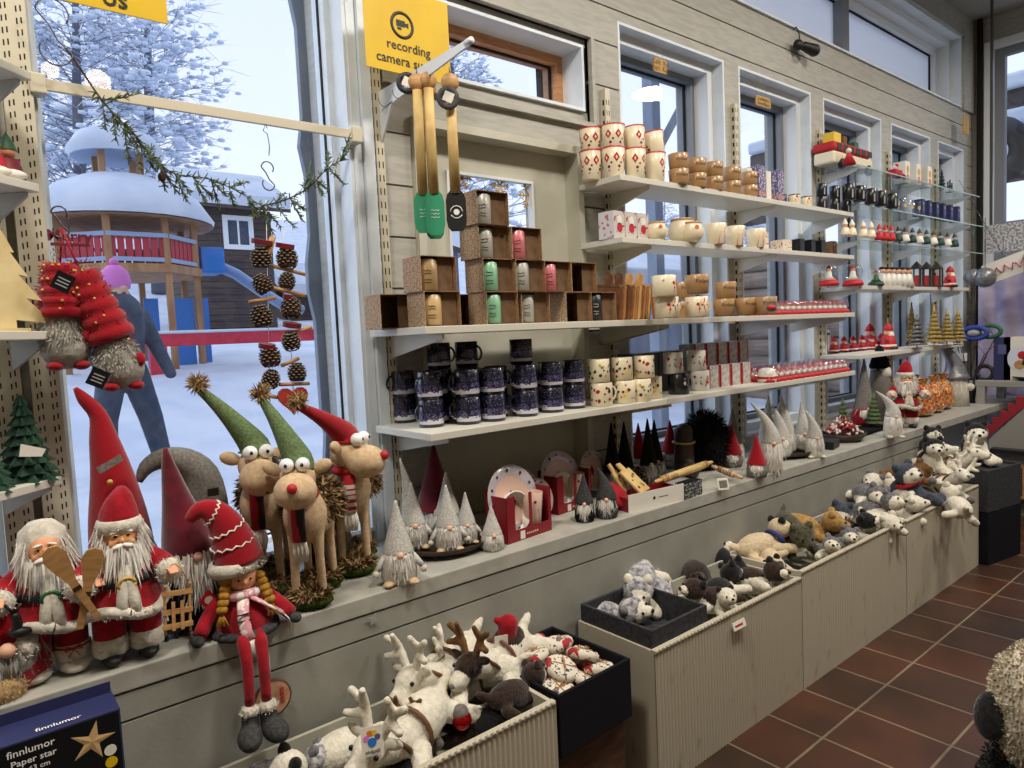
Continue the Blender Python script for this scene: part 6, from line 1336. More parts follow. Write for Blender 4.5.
t = thing('silver_hat_gnome', 'big white gnome with sparkly silver bent hat at the ledge end', 'gnome', (6.55, 2.12, SILL), rz=-.9, s=.8); b = MB(); b.lathe([(0, 0), (.13, .0), (.12, .2), (.09, .36), (0, .4)], 'fur_white', n=20); b.build('body', t)
b = MB(); curve_tube(b, [(0, 0, .3, .13), (0, 0, .38, .1), (-.03, 0, .5, .065), (-.1, 0, .62, .04), (-.16, 0, .72, .02)], 'silver_glitter', n=16); b.build('hat', t); b = MB(); b.lathe([(.125, .28), (.14, .29), (.13, .32), (.1, .36)], 'silver_glitter', n=20); b.build('brim', t); beard_mb(.1, .11, .3, .25, 'hair_white', 300, .006).build('beard', t)
for s in (-1, 1): b = MB(); b.ell((s*.12, -.06, .2), .04, 'fur_white'); b.build('hand', t)
# small paper star fallen on the ledge edge
p = atY(373, 619, FACE-.003); t = thing('paper_star', 'small silver star ornament hanging on the ledge edge', 'star', p); pl = [((.022 if i % 2 == 0 else .007)*math.sin(2*PI*i/8+.5), (.022 if i % 2 == 0 else .007)*math.cos(2*PI*i/8+.5)) for i in range(8)]; b = MB(); b.prism(pl, 0, .002, 'silver', M=T(rx=PI/2)); b.build('star', t); b = MB(); b.tube([(0, 0, .02), (0, .002, .04)], .0006, 'silver', n=4); b.build('thread', t)
# ================================================================ hanging things, left side
mat('sign_yellow', (214, 176, 10), .45, c2=(206, 168, 8), nscale=5); mat('needle', (104, 120, 84), .7, c2=(78, 96, 66), nscale=40); mat('cone_brown', (92, 66, 50), .8, c2=(60, 42, 32), nscale=60); mat('cone_tip', (176, 160, 140), .8)
mat('wire', (90, 88, 90), .35, metal=.8); mat('heart_red', (168, 50, 36), .6, c2=(140, 36, 28), nscale=20); mat('teal', (58, 150, 112), .35); mat('tree_green', (20, 50, 36), .9, c2=(30, 66, 46), nscale=60, bump=.6); mat('pale_wood', (222, 202, 150), .6, c2=(206, 184, 130), nscale=10)
MZ = T(rx=PI/2); mat('fur_greyish', (170, 166, 156), .95, c2=(150, 146, 138), nscale=40, spec=.1)
# recording sign
yS = 2.2; a = atY(362, -14, yS); c = atY(448, 22, yS); lo = atY(364, 65, yS); lo2 = atY(447, 84, yS)
t = thing('camera_sign', 'yellow recording sign with black camera symbol hanging by the mug shelf upright', 'sign', (a.x, yS, lo.z)); Wd = c.x-a.x; Hh = .30
b = MB(); b.box(0, Wd, 0, .004, 0, Hh, 'sign_yellow'); b.build('board', t)
b = MB(); cx, cz = .152, .172; b.tube([(cx+.043*math.cos(q), -.001, cz+.043*math.sin(q)) for q in [2*PI*i/28 for i in range(29)]], .0055, 'black', n=6, flat=.4, cap=False); b.build('ring', t)
b = MB(); b.box(cx-.024, cx+.012, -.0012, 0, cz-.006, cz+.016, 'black'); b.box(cx-.02, cx-.004, -.0012, 0, cz-.018, cz-.009, 'black'); b.prism([(cx+.012, cz), (cx+.026, cz-.008), (cx+.026, cz+.012), (cx+.012, cz+.008)], 0, .0012, 'black', M=MZ); b.build('camera_symbol', t)
b = textmb('recording', .047, 'black', M=T(.175, -.0005, .096, rx=PI/2), bold=.012); b.build('lettering', t)
b = textmb('camera surv', .047, 'black', M=T(.155, -.0005, .044, rx=PI/2), bold=.012); b.build('lettering', t)
b = MB(); b.tube([(.01, .002, Hh-.01), (.01, .1, Hh+.02), (.03, .155, Hh)], .0015, 'wire', n=5); b.build('hook_wire', t)
# second yellow sign, top left
a = atY(94, -2, 1.9); c = atY(168, 24, 1.9)
t = thing('yellow_sign', 'lower corner of a yellow sign at the top left photo edge', 'sign', (c.x, 1.9, c.z), rz=.0); b = MB(); b.box(-.34, 0, 0, .004, 0, .22, 'sign_yellow'); b.build('board', t); textmb('os', .06, 'black', M=T(-.115, -.0005, .03, rx=PI/2), bold=.012).build('lettering', t)
b = MB()
for x in (-.3, -.03): b.tube([(x, .002, .21), (x, .002, 1.2)], .001, 'wire', n=4)
b.build('hanging_wires', t)
# display arm with spatulas
ax = 1.335; a = atX(375, 103, ax); e = atX(470, 44, ax)
t = thing('spatula_hanger', 'white sloping display arm holding the wooden spatulas', 'display arm', (ax, 2.35, 2.503)); L = 2.35-e.y
b = MB(); b.prism([(0, -.045), (0, .03), (-L, .022), (-L, .002)], -.004, .004, 'trim_white', M=Matrix(((0, 0, 1, 0), (1, 0, 0, 0), (0, 1, 0, 0), (0, 0, 0, 1)))); b.build('arm', t); b = MB(); b.tube([(0, -L+.02, .014), (0, -L-.01, .014)], .011, 'trim_white', n=10); b.build('arm_tip', t)
b = MB(); b.prism([(0, -.045), (-.1, -.03), (0, -.16)], -.004, .004, 'trim_white', M=Matrix(((0, 0, 1, 0), (1, 0, 0, 0), (0, 1, 0, 0), (0, 0, 0, 1)))); b.build('gusset', t)
for px, py in ((383, 103), (397, 96), (408, 92)):
    q = atX(px, py, ax-.01); b = MB(); b.tube([(-.01+.018*math.cos(u), q.y-2.35, .0+.026*math.sin(u)-.01) for u in [PI*i/8+PI for i in range(12)]], .0014, 'wire', n=5); b.build('wire_hook', t)
def spatula(c, nm, px, top, bot, headtop, lab, off=0, dyy=0, rz=-.5):
    p = atX(px, top, ax+off); z = lambda py: atX(px, py, ax+off).z
    t = thing('spatula', lab, 'spatula', (p.x, p.y+dyy, p.z)); t.rotation_euler.z = rz; h = p.z-z(headtop); f = p.z-z(bot)
    b = MB(); b.tube([(0, 0, 0), (0, 0, -h)], [.0165, .0175], 'wood_light', n=12, flat=.5); b.build('handle', t)
    b = MB(); w = .033; pl = [(-w*.45, -h+.012), (w*.45, -h+.012), (w*.85, -h-.004), (w, -h-.025), (w, -f+.035), (w*.88, -f+.014), (w*.55, -f), (-w*.55, -f), (-w*.88, -f+.014), (-w, -f+.035), (-w, -h-.025), (-w*.85, -h-.004)]; b.prism(pl, -.004, .004, c, M=MZ); hd = b.build('head', t, bevel=.003)
    if c == 'black':
        b = MB(); zc = -(h+f)/2; b.prism([(x, y+zc) for x, y in DOT(.010, 10)], .0042, .005, 'letter_white', M=MZ); b.tube([(.02*math.cos(u), -.0046, zc+.02*math.sin(u)) for u in [PI*i/8 for i in range(9)]], .0016, 'letter_white', n=4); b.tube([(.02*math.cos(u), -.0046, zc+.02*math.sin(u)) for u in [PI+.5+(PI-1)*i/8 for i in range(9)]], .0016, 'letter_white', n=4); b.build('print', hd)
    else:
        b = MB()
        for k in range(3): b.tube([(-.015+.006*i, -.0046, -(h+f)/2+.012*(k-1)+.003*(i % 2)) for i in range(6)], .001, 'letter_white', n=4)
        b.build('print', hd)
    b = MB(); b.ell((0, 0, .012), (.03, .014, .03), 'wood_tan'); b.build('knob', t)
    b = MB(); b.tube([(0, .004, .03), (0, 0, .06), (.004, 0, .03)], .0014, 'wire', n=5); b.build('loop', t)
    return t
SP = [spatula('teal', '', 417, 86, 235, 197, 'teal headed spatula, leftmost of the hanging group', -.03), spatula('teal', '', 425, 86, 238, 197, 'teal headed spatula, in front of the middle of the three', .0, -.02), spatula('teal', '', 431, 90, 240, 199, 'teal headed spatula, right of the three', .025, .02), spatula('black', '', 450, 86, 233, 195, 'black headed spatula with white emblem on the display arm', 0)]
for px, py, m in ((407, 83, 'black'), (448, 98, 'darkgrey')):
    p = atX(px, py, ax-.02); t = thing('label_ring', 'round %s cardboard label ring hanging at the spatula knobs' % ('black' if m == 'black' else 'dark grey'), 'label', p, rz=-.5)
    b = MB(); b.tube([(.028*math.cos(u), 0, .028*math.sin(u)) for u in [2*PI*i/20 for i in range(21)]], .010, m, n=8, flat=.35, cap=False); b.build('ring', t); b = MB(); b.box(-.016, .016, -.006, -.004, -.014, .018, 'white_card', M=T(ry=.4)); b.build('tag', t)
# ---- spruce garland
def shook(name, lab, p, s=1.0, m='wire', rz=0):
    t = thing(name, lab, 'hook', p, rz=rz); pts = []
    for i in range(10): a = -.6+i*(PI+.6)/9; pts.append((.022*math.cos(a), 0, .03+.022*math.sin(a)))
    for i in range(1, 10): a = PI-.0+i*0; 
    pts2 = [(.022*math.cos(PI+i*(PI+.6)/9)*1, 0, -.03+.022*math.sin(PI+i*(PI+.6)/9)) for i in range(10)]
    full = [(x*s, y, z*s) for x, y, z in pts]+[(-.006*s, 0, .01*s), (.004*s, 0, -.012*s)]+[(-x*s, y, z*s) for x, y, z in pts2][::1]
    b = MB(); curve_tube(b, [(*q, .0022) for q in full], m, n=6, k=2); b.build('wire', t); return t
YG = 2.27
shook('s_hook', 'large bent S hook at the top left by the slotted upright', atY(54, 32, YG), 1.7)
g0_ = [(66, 48), (80, 68), (96, 92), (112, 112), (132, 132), (152, 156), (175, 174), (205, 178), (235, 190), (262, 206)]
g1_ = [(262, 206), (285, 200), (308, 188), (328, 168), (346, 158)]
def garland(path, lab, dens=26, start=2, L=.055):
    P = [atY(x, y, YG+.02*math.sin(i)) for i, (x, y) in enumerate(path)]; o = P[0]; t = thing('spruce_branch', lab, 'branch', o)
    Q = [Vector(v[:3]) for v in smooth_pts([(*(p-o), .003) for p in P], 5)]
    b = MB(); b.tube(Q, [.0032*(1-.6*i/len(Q)) for i in range(len(Q))], 'cone_brown', n=6); b.build('stem', t)
    b = MB(); rd = random.Random(len(path))
    side = []
    for i in range(start*5, len(Q)-1, 1):
        d = (Q[i+1]-Q[i]).normalized()
        if i % 3 == 0: 
            for s in (-1, 1): dd = (d*.7+Vector((0, rd.uniform(-.5, .5), -abs(s)*.9 if rd.random() < .75 else .7))+Vector((s*.3, 0, 0))).normalized(); side.append((Q[i], dd, rd.uniform(.05, .11)))
    for p, d, l in side:
        b.tube([p, p+d*l*.6+Vector((0, 0, -.004)), p+d*l], .0018, 'needle', n=3)
        for k in range(dens): u = p+d*l*rd.uniform(.1, 1); dd = (d*1.2+Vector((rd.gauss(0, .8), rd.gauss(0, .8), rd.gauss(0, .8)))).normalized(); b.tube([u, u+dd*rd.uniform(.012, .022)], [.0026, .0012], 'needle', n=3, cap=False)
    for i in range(start*5, len(Q)-1):
        for k in range(4): dd = ((Q[i+1]-Q[i]).normalized()*.8+Vector((rd.gauss(0, .8), rd.gauss(0, .8), rd.gauss(0, .8)))).normalized(); b.tube([Q[i], Q[i]+dd*rd.uniform(.014, .026)], [.0028, .0012], 'needle', n=3, cap=False)
    b.build('needles', t); return t
garland(g0_, 'long spruce twig drooping from the left hook across the window'); garland(g1_, 'short spruce twig bending up to the right window frame', start=0)
p = atY(162, 177, YG); t = thing('alder_cone', 'small dark cone stuck in the long spruce twig', 'cone', p); b = MB(); b.ell((0, 0, 0), (.012, .012, .014), 'cone_brown'); b.build('cone', t)
# ---- pine cone strings
shook('s_hook', 'wire S hook on the rail carrying the pine cone strings', atY(268, 176, 2.30), .9)
t = thing('hook_wire', 'thin wire loop over the rail above the cone strings', 'wire', atY(267, 128, 2.31)); b = MB(); b.tube([(0, 0, .0), (.004, .02, .02), (0, .035, 0), (0, .0, -.02), (.004, 0, -.06), (0, 0, -.09)], .0016, 'wire', n=5); b.build('loop', t)
def pinecone(name='cone'):
    b = MB(); b.ell((0, 0, 0), (.024, .024, .034), 'cone_brown')
    for j in range(7):
        z = -.03+.0095*j; r = .036*math.sqrt(max(.05, 1-((z+.008)/.042)**2))
        for i in range(11):
            a = 2*PI*(i+.5*(j % 2))/11; ca, sa = math.cos(a), math.sin(a); w = .007
            b.add([(r*.5*ca-w*sa, r*.5*sa+w*ca, z-.004), (r*.5*ca+w*sa, r*.5*sa-w*ca, z-.004), (r*ca+w*.6*sa, r*sa-w*.6*ca, z+.006), (r*ca-w*.6*sa, r*sa+w*.6*ca, z+.006), (r*.8*ca, r*.8*sa, z-.005)], [(0, 1, 2, 3), (0, 3, 4), (1, 4, 2)], 'cone_brown')
            b.tube([(r*ca+w*.6*sa, r*sa-w*.6*ca, z+.006), (r*ca-w*.6*sa, r*sa+w*.6*ca, z+.006)], .0014, 'cone_tip', n=4)
    return b
pc_mesh = pinecone().mesh('pine_cone')
def strand(items, lab, top, bottom):
    y = 2.29; o = atY(*top, y); t = thing('pine_cone_string', lab, 'decoration', o); e_ = atY(*bottom, y)
    b = MB(); b.tube([(0, 0, 0), e_-o], .0012, 'wool_white', n=4); b.build('string', t)
    for kind, px, py, sz in items:
        q = atY(px, py, y)-o
        if kind == 'c': ob_ = mobj('pine_cone', pc_mesh, t, q, random.uniform(0, 6)); ob_.scale = (sz,)*3; ob_.rotation_euler = (random.uniform(-.4, .4), random.uniform(-.4, .4), random.uniform(0, 6))
        elif kind == 's': b = MB(); a = random.uniform(-.4, .4); b.tube([q+Vector((-sz*.045, random.uniform(-.01, .01), -.012*math.sin(a)*3)), q+Vector((sz*.045, 0, .012*math.sin(a)*3))], .0065, 'wood_tan', n=7); b.build('stick', t)
        elif kind == 'r': b = MB(); b.cyl(.034*sz, -.008, .008, 'darkred', Matrix.Translation(q) @ Euler((.2, .1, 0)).to_matrix().to_4x4(), n=18); b.build('red_disc', t)
        elif kind == 'd': b = MB(); b.tube([q+Vector((.02, 0, .05)), q+Vector((0, 0, 0)), q+Vector((-.02, 0, -.04))], [.010, .013, .008], 'wood_tan', n=7); b.build('driftwood', t)
strand([('r', 262, 242, 1), ('c', 261, 257, .95), ('d', 268, 252, 1), ('c', 262, 284, .9), ('s', 262, 300, 1), ('c', 261, 316, 1), ('r', 267, 346, .8), ('c', 270, 356, 1), ('c', 271, 379, .85), ('s', 268, 396, .7)], 'left string of pine cones, sticks and red discs', (266, 200), (270, 402))
strand([('r', 285, 246, .9), ('c', 287, 258, 1), ('s', 288, 270, 1.3), ('c', 287, 281, .8), ('s', 289, 292, 1.2), ('r', 288, 297, .5), ('c', 291, 308, 1), ('r', 292, 325, .9), ('s', 299, 331, 1), ('c', 291, 341, .9), ('c', 297, 372, .9), ('s', 290, 362, .7), ('s', 294, 384, 1.2)], 'right string of pine cones and sticks ending in a red heart', (282, 215), (294, 396))
q = atY(293, 399, 2.285); t = thing('wooden_heart', 'red wooden heart hanging below the right cone string', 'heart', q); hp = []
for i in range(24): a = 2*PI*i/24; hp.append((.0033*16*math.sin(a)**3, .0033*(13*math.cos(a)-5*math.cos(2*a)-2*math.cos(3*a)-math.cos(4*a))))
b = MB(); b.prism(hp, -.006, .006, 'heart_red', M=MZ); b.build('heart', t, bevel=.004); b = MB(); b.tube([(0, 0, .02), (0, 0, .05)], .001, 'wool_white', n=4); b.build('string', t)
# ---- hanging plush gnomes on the left upright
def hgnome(lab, hat0, hat1, b0, b1, y=2.22, wd=.08):
    o = atY(*hat0, y); V = lambda px, py, dy=0: atY(px, py, y)-o+Vector((0, dy, 0)); t = thing('hanging_gnome', lab, 'gnome', o)
    A, B = V(*hat0), V(*hat1); n = 5; b = MB(); prof = []
    for i in range(n*4+1):
        f = i/(n*4); q = A.lerp(B, f); r = (.045+.022*f)*(.88+.14*abs(math.sin(PI*f*n))); prof.append((*q, r))
    b.tube([p[:3] for p in prof], [p[3] for p in prof], 'felt_red', n=16); ht = b.build('hat', t)
    b = MB(); fz = [(Vector(p[:3]), p[3]) for p in prof]
    for _ in range(700): q, r = random.choice(fz); d = Vector((random.gauss(0, 1), random.gauss(0, 1), random.gauss(0, 1))).normalized(); b.blades([q+d*r*.95], [d], .012, .003, 'felt_red', jit=.3)
    b.build('knit_fuzz', ht)
    b = MB()
    for _ in range(16): q, r = random.choice(fz); a = random.uniform(-1.2, 1.2); b.ell(q+Vector((r*math.sin(a), -r*math.cos(a), 0)), .004, 'gold', nu=7, nv=5)
    b.build('glitter_beads', ht)
    C, D = V(*b0), V(*b1); ax_ = (D-C).normalized()
    mobj('body', blob([('c', tuple(C), tuple(D), wd*.62, wd*.78, 'fur_greyish')], .008, 3, noise=.002), t)
    b = MB(); fuzz(b, tuple((C+D)/2), (wd*.74, wd*.74, wd*.92), 1500, .014, .004, 'fur_greyish', .6, jit=.2); b.build('beard_fur', t)
    for s in (-1, 1): b = MB(); q = D+Vector((s*.03, -.02, -.05)); b.ell(q, (.022, .03, .014), 'felt_red'); b.build('foot', t)
    q = C.lerp(D, .5)+Vector((wd*.62, -wd*.5, 0)); b = MB(); b.ell(q, (.014, .014, .02), 'felt_red'); b.build('mitten', t)
    b = MB(); b.tube([A+Vector((0, 0, .0)), V(62, 228)+Vector((0, .0, 0))], .003, 'red', n=5); b.build('ribbon', t)
    return t
hgnome('left hanging gnome with puffy red knit hat against the slotted upright', (60, 264), (64, 318), (62, 328), (66, 347))
hgnome('right hanging gnome with puffy red knit hat, grey fur body swinging out', (80, 272), (112, 340), (114, 352), (121, 368), 2.20)
for px, py, l in ((63, 282, 'square black tag with small lettering on the left hanging gnome'), (98, 378, 'black tag dangling below the left hanging gnome')):
    t = thing('hang_tag', l, 'tag', atY(px, py, 2.12)); t.rotation_euler = (0, .5, 0); b = MB(); b.box(-.022, .022, 0, .002, -.024, .024, 'felt_black'); b.build('card', t)
    b = MB(); [b.box(-.014, .014, -.001, 0, -.012+.009*i, -.009+.009*i, 'silver') for i in range(3)]; b.build('print', t)
shook('s_hook', 'S hook holding the two hanging gnomes', atY(60, 222, 2.2), .8)
p = atY(70, 241, 2.2); t = thing('letter_ornament', 'dark red cut-out lettering ornament above the hanging gnomes', 'ornament', p); textmb('Merry', .042, 'darkred', M=T(0, 0, .012, rx=PI/2), bold=.02).build('lettering', t); b = MB(); b.box(-.045, .045, -.002, .002, -.014, -.006, 'darkred'); b.tube([(0, 0, .02), (0, 0, .08)], .001, 'wire', n=4); b.build('bar', t)
textmb('XMAS', .03, 'darkred', M=T(0, 0, -.028, rx=PI/2), bold=.02).build('lettering', t) if False else None
# ---- left shelf things
LZ = [p.z for p in LS]
def on_left(i, px, py): return atZ(px, py, LZ[i])
for px, lab, c in ((7, 'elf figure in orange and red sitting on the second left shelf', ('red', 'peach', 'orange')), (16, 'small elf figure in green beside the orange one', ('darkred', 'peach', 'green'))):
    o = figurine(c, 'elf_figure'); q = LS[1]+Vector((-.06 if px > 10 else -.095, .02 if px > 10 else -.01, 0)); o.location = q; o.scale = (1.2,)*3; tag(o, lab)
    b = MB(); b.ell((0, -.03, .012), (.03, .012, .012), 'white_card'); b.build('cuffs', o)
t = thing('wooden_tree', 'flat pale wooden fir tree standing on the third left shelf', 'wooden tree', LS[2]+Vector((-.11, -.05, 0)), rz=.5); pl = [(0, .26), (.03, .2), (.02, .2), (.06, .14), (.035, .145), (.09, .08), (.05, .085), (.115, .02), (.02, .03), (.02, 0), (-.02, 0), (-.02, .03), (-.115, .02), (-.05, .085), (-.09, .08), (-.035, .145), (-.06, .14), (-.02, .2), (-.03, .2)]
b = MB(); b.prism(pl, -.007, .007, 'pale_wood', M=MZ); b.build('tree', t, bevel=.002); b = MB(); b.box(-.04, .04, -.03, .03, 0, .008, 'pale_wood'); b.build('foot', t)
def firtree(h, r):
    t = thing('felt_fir_tree', '', 'ornament tree'); n = 9
    for i in range(n):
        z = h*(.08+.86*i/n); rr = r*(1-i/n*.88); b = MB(); m = 18; vs = []; 
        for j in range(m): a = 2*PI*j/m; q = rr*(1 if j % 2 == 0 else .66); vs.append((q*math.cos(a+i), q*math.sin(a+i), z-rr*.28))
        vs += [(rr*.25*math.cos(2*PI*j/m+i), rr*.25*math.sin(2*PI*j/m+i), z+h*.1) for j in range(m)]
        b.add(vs, [(j, (j+1) % m, m+(j+1) % m, m+j) for j in range(m)]+[tuple(range(m))[::-1], tuple(range(m, 2*m))], 'tree_green'); b.build('branch_tier', t)
    b = MB(); b.cyl(r*.35, 0, .01, 'wood_dark', n=12); b.cyl(.008, .01, h*.1, 'wood_dark', n=8); b.build('stand', t); return t
o = firtree(.24, .085); o.location = LS[3]+Vector((-.075, .015, 0)); tag(o, 'dark green layered fir tree with paper price label on the lowest left shelf')
b = MB(); b.prism([(-.028, -.012), (.02, -.018), (.03, .0), (-.022, .02)], 0, .002, 'white_card', M=T(.01, -.075, .085, rx=PI/2)); b.build('price_label', o)
o2 = firtree(.2, .08); o2.location = LS[3]+Vector((-.175, -.075, 0)); tag(o2, 'dark green layered fir tree cut by the left photo edge')
# ---- paper star box, bottom left
yf = 1.70; tr_ = atY(120, 708, yf); FX = lambda px: atY(px, 750, yf).x-tr_.x; t = thing('paper_star_box', 'dark blue paper star box lettered finnlumor at the bottom left', 'box', (tr_.x, yf, .41)); hh = tr_.z-.41; Wb = .56
b = MB(); b.box(-Wb, 0, 0, .1, 0, hh, 'navy_box'); b.build('carton', t, bevel=.001)
fz = atY(113, 680, yf+.1).z-.41
b = MB(); b.box(-Wb, -.002, .097, .1, hh, fz, 'navy_box'); b.build('hang_flap', t); b = MB(); b.box(-.29+.0, -.26, .0955, .0968, hh+.02, hh+.055, 'black'); b.build('euro_hole', t)
b = MB(); b.box(-.27, -.004, -.0012, 0, .02, hh-.004, 'felt_black'); b.build('front_panel', t)
b = MB(); st = [((.045 if i % 2 == 0 else .015)*math.sin(PI*i/5+.25), (.045 if i % 2 == 0 else .015)*math.cos(PI*i/5+.25)) for i in range(10)]; M = T(FX(93), -.0015, hh-.052, rx=PI/2); vs = [(x, y, 0) for x, y in st]+[(0, 0, .002)]
b.add(vs, [(i, (i+1) % 10, 10) for i in range(10)], 'mug_tan', M=M); b.build('star_picture', t)
textmb('finnlumor', .021, 'letter_white', M=T(FX(31), -.0015, hh-.022, rx=PI/2), bold=.01).build('lettering', t); textmb('Paper star', .019, 'letter_white', M=T(FX(33), -.0015, hh-.044, rx=PI/2), bold=.012).build('lettering', t); textmb('63 cm', .015, 'letter_white', M=T(FX(38), -.0015, hh-.063, rx=PI/2), bold=.012).build('lettering', t)
textmb('finnlumor', .021, 'letter_white', M=T(FX(62), .022, hh+.0008), bold=.01).build('lettering', t)
for z, m in ((hh-.085, 'white_card'), (hh-.112, 'sign_yellow')): b = MB(); b.prism(DOT(.012, 14), 0, .001, m, M=T(-.025, -.0012, z, rx=PI/2)); b.build('round_symbol', t)
b = MB(); b.prism([(-.2, hh-.16), (-.06, hh-.125), (-.06, .03), (-.2, .03)], 0, .0008, 'pale_wood', M=T(0, -.0013, 0, rx=PI/2)); b.build('room_picture', t); b = MB(); b.box(-.41, -.33, .094, .0968, hh+.005, fz-.005, 'white_card'); b.build('price_label', t)
# ---- tags and lamp on the beam
mat('tag_wood', (190, 150, 84), .7)
def wtag(px, py, y, w, h, lab, lines, cat='sign'):
    p = atY(px, py, y); t = thing('wooden_tag', lab, cat, p); b = MB(); b.prism([(-w/2, -h*.4), (-w*.45, -h/2), (w*.45, -h*.46), (w/2, -h*.3), (w*.48, h*.4), (w*.4, h/2), (-w*.46, h*.46)], -.004, .004, 'tag_wood', M=MZ); b.build('board', t)
    for i, s in enumerate(lines): textmb(s, h*.5 if len(lines) > 1 else h*.6, 'print_dark', M=T(0, -.0048, h*(.2-.42*i), rx=PI/2)).build('lettering', t)
    b = MB(); b.tube([(-w*.3, 0, h*.4), (0, .01, h*.4+.12), (w*.3, 0, h*.4)], .001, 'wool_white', n=4); b.build('string', t)
wtag(660, 66, W+.02, .115, .075, 'small hand-lettered wooden tag hanging in the first tall window', ['Café  Kyl', 'Inari  Kup']); wtag(763, 102, W+.0, .17, .065, 'wider hand-lettered wooden tag hanging in the second tall window', ['Lumikukat', 'Snowflakes'])
wtag(966, 125, W-.12, .13, .17, 'square tan wooden tag in the far room corner', ['', '']) 
p = atY(800, 48, W-.03); t = thing('spotlight', 'small black spotlight clamp on the beam', 'spotlight', p); b = MB(); b.ell((-.06, -.02, 0), (.035, .03, .035), 'black'); b.build('clamp', t); mobj('head', blob([('c', (0, -.03, -.0), (.07, -.06, -.02), .03, .04, 'black'), ('c', (-.06, -.02, 0), (0, -.03, 0), .02, .02, 'black')], .008, 2), t)
b = MB(); b.tube([(0, 0, .02), (.01, .01, .1), (-.01, .02, .14), (-.03, .025, .12)], .004, 'black', n=6); b.build('cable', t)
# snowflake stickers on the door glass
def flake(px, py, lab, r=.065):
    y = yd+.013; p = atY(px, py, y); t = thing('straw_snowflake', lab, 'snowflake', (p.x, y, p.z)); b = MB()
    for i in range(6):
        a = i*PI/3; d = Vector((math.cos(a), 0, math.sin(a))); b.tube([Vector((0, 0, 0)), d*r], .004, 'gold', n=4)
        for k in (.45, .7):
            for s in (-1, 1): e = Vector((math.cos(a+s*.9), 0, math.sin(a+s*.9))); b.tube([d*r*k, d*r*k+e*r*.32], .003, 'gold', n=4)
    b.build('flake', t)
flake(529, 196, 'gold snowflake on the door glass, right one'); flake(462, 178, 'gold snowflake on the door glass, upper left one half behind the spatula', .05)
flake(500, 186, 'gold snowflake on the door glass, half hidden behind the top mug box', .05)
# globe lamps over the aisle (their reflections show in the big window)
mat('lamp_globe', (255, 232, 196), .4, emit=14)
def lamp(px, py, rd, n_, r=.16):
    d = FW+RT*((px-512)/FPX)-UP*((py-384)/FPX); yg = W+.157; q = CAM+d*((2*yg-rd)/d.y if False else 1); 
    # mirror image lies at depth rd behind the pane: true lamp is reflected about the pane
    tt = (yg+rd)/d.y; im = CAM+d*tt; pos = Vector((im.x, 2*yg-im.y, im.z)); return pos
for i, (px, py, rd, r) in enumerate([(98, 82, 4.3, .10), (50, 70, 4.6, .07)]):
    pos = lamp(px, py, rd, i); zz = min(pos.z, 4.1); t = thing('globe_lamp', 'round glowing ceiling globe lamp behind the viewer, %s' % ('nearer' if i == 0 else 'farther'), 'lamp', (pos.x, pos.y, zz))
    b = MB(); b.ell((0, 0, 0), r, 'lamp_globe', nu=20, nv=14); b.build('globe', t); b = MB(); b.tube([(0, 0, r), (0, 0, ZC-zz)], .008, 'black', n=6); b.build('rod', t)
    print('LAMP', pos)
# ================================================================ bins and plush animals
def bin_(x0, x1, z, label, corr=.004, pitch=.018, y0=1.475, y1=1.845):
    t = thing('display_bin', label, 'bin', (x0, y0, 0)); L = x1-x0; D = y1-y0
    b = MB(); n = int(L/pitch)*4; vs = []; 
    for i in range(n+1):
        x = L*i/n; y = corr*(0.5-0.5*math.cos(2*PI*i/4))
        vs += [(x, y, .0), (x, y, z-.012)]
    b.add(vs, [(2*i, 2*i+2, 2*i+3, 2*i+1) for i in range(n)], 'bin_white'); b.box(0, L, corr+.001, .016, 0, z-.012, 'bin_white'); b.build('front_panel', t)
    b = MB(); b.box(0, .014, .016, D, 0, z-.004, 'bin_white'); b.build('side_panel', t); b = MB(); b.box(L-.014, L, .016, D, 0, z-.004, 'bin_white'); b.build('side_panel', t)
    b = MB(); b.box(.014, L-.014, D-.012, D, 0, z, 'bin_inner'); b.build('back_panel', t); b = MB(); b.box(.014, L-.014, .016, D-.012, .36, .38, 'bin_inner'); b.build('inner_base', t)
    b = MB(); vs = []; m = int(L/.02)
    b.box(0, L, .0, .018, z-.012, z, 'bin_white'); 
    for i in range(m): x = L*(i+.5)/m; b.tube([(x, -.002, z-.006), (x, .008, z-.006)], .0075, 'bin_white', n=6)
    b.build('rim', t); return t
bin_(-.42, 1.315, .508, 'long cream corrugated bin full of white reindeer toys, nearest'); bin_(1.775, 2.755, .505, 'cream corrugated bin holding the black felt crate and spotted dogs'); bin_(2.76, 3.85, .528, 'middle cream corrugated bin of husky toys', .0025, .022); bin_(3.855, 4.965, .52, 'far cream corrugated bin at the end of the row', .0025, .022)
b = thing('price_clip', 'small white price clip on the rim of the spotted dog bin', 'price tag', atY(738, 625, 1.468)+Vector((0, -.004, 0))); q = MB(); q.box(-.04, .04, -.004, 0, -.012, .018, 'white_card', M=T(rx=-.3)); q.build('card', b); q = MB(); q.box(-.03, .02, -.006, -.0042, .0, .006, 'print_red', M=T(rx=-.3)); q.build('print', b)
mat('curly_cream', (206, 196, 174), .95, c2=(172, 160, 136), nscale=60, bump=1, bscale=90, spec=.1)
mat('felt_crate_black', (26, 26, 30), .95, bump=.4, bscale=200, spec=.1); mat('felt_crate_grey', (66, 66, 70), .95, c2=(54, 54, 58), nscale=60, bump=.4, bscale=200, spec=.1); mat('brown_crate', (92, 62, 42), .7, c2=(70, 46, 30), nscale=8, stretch=(1, 1, 4))
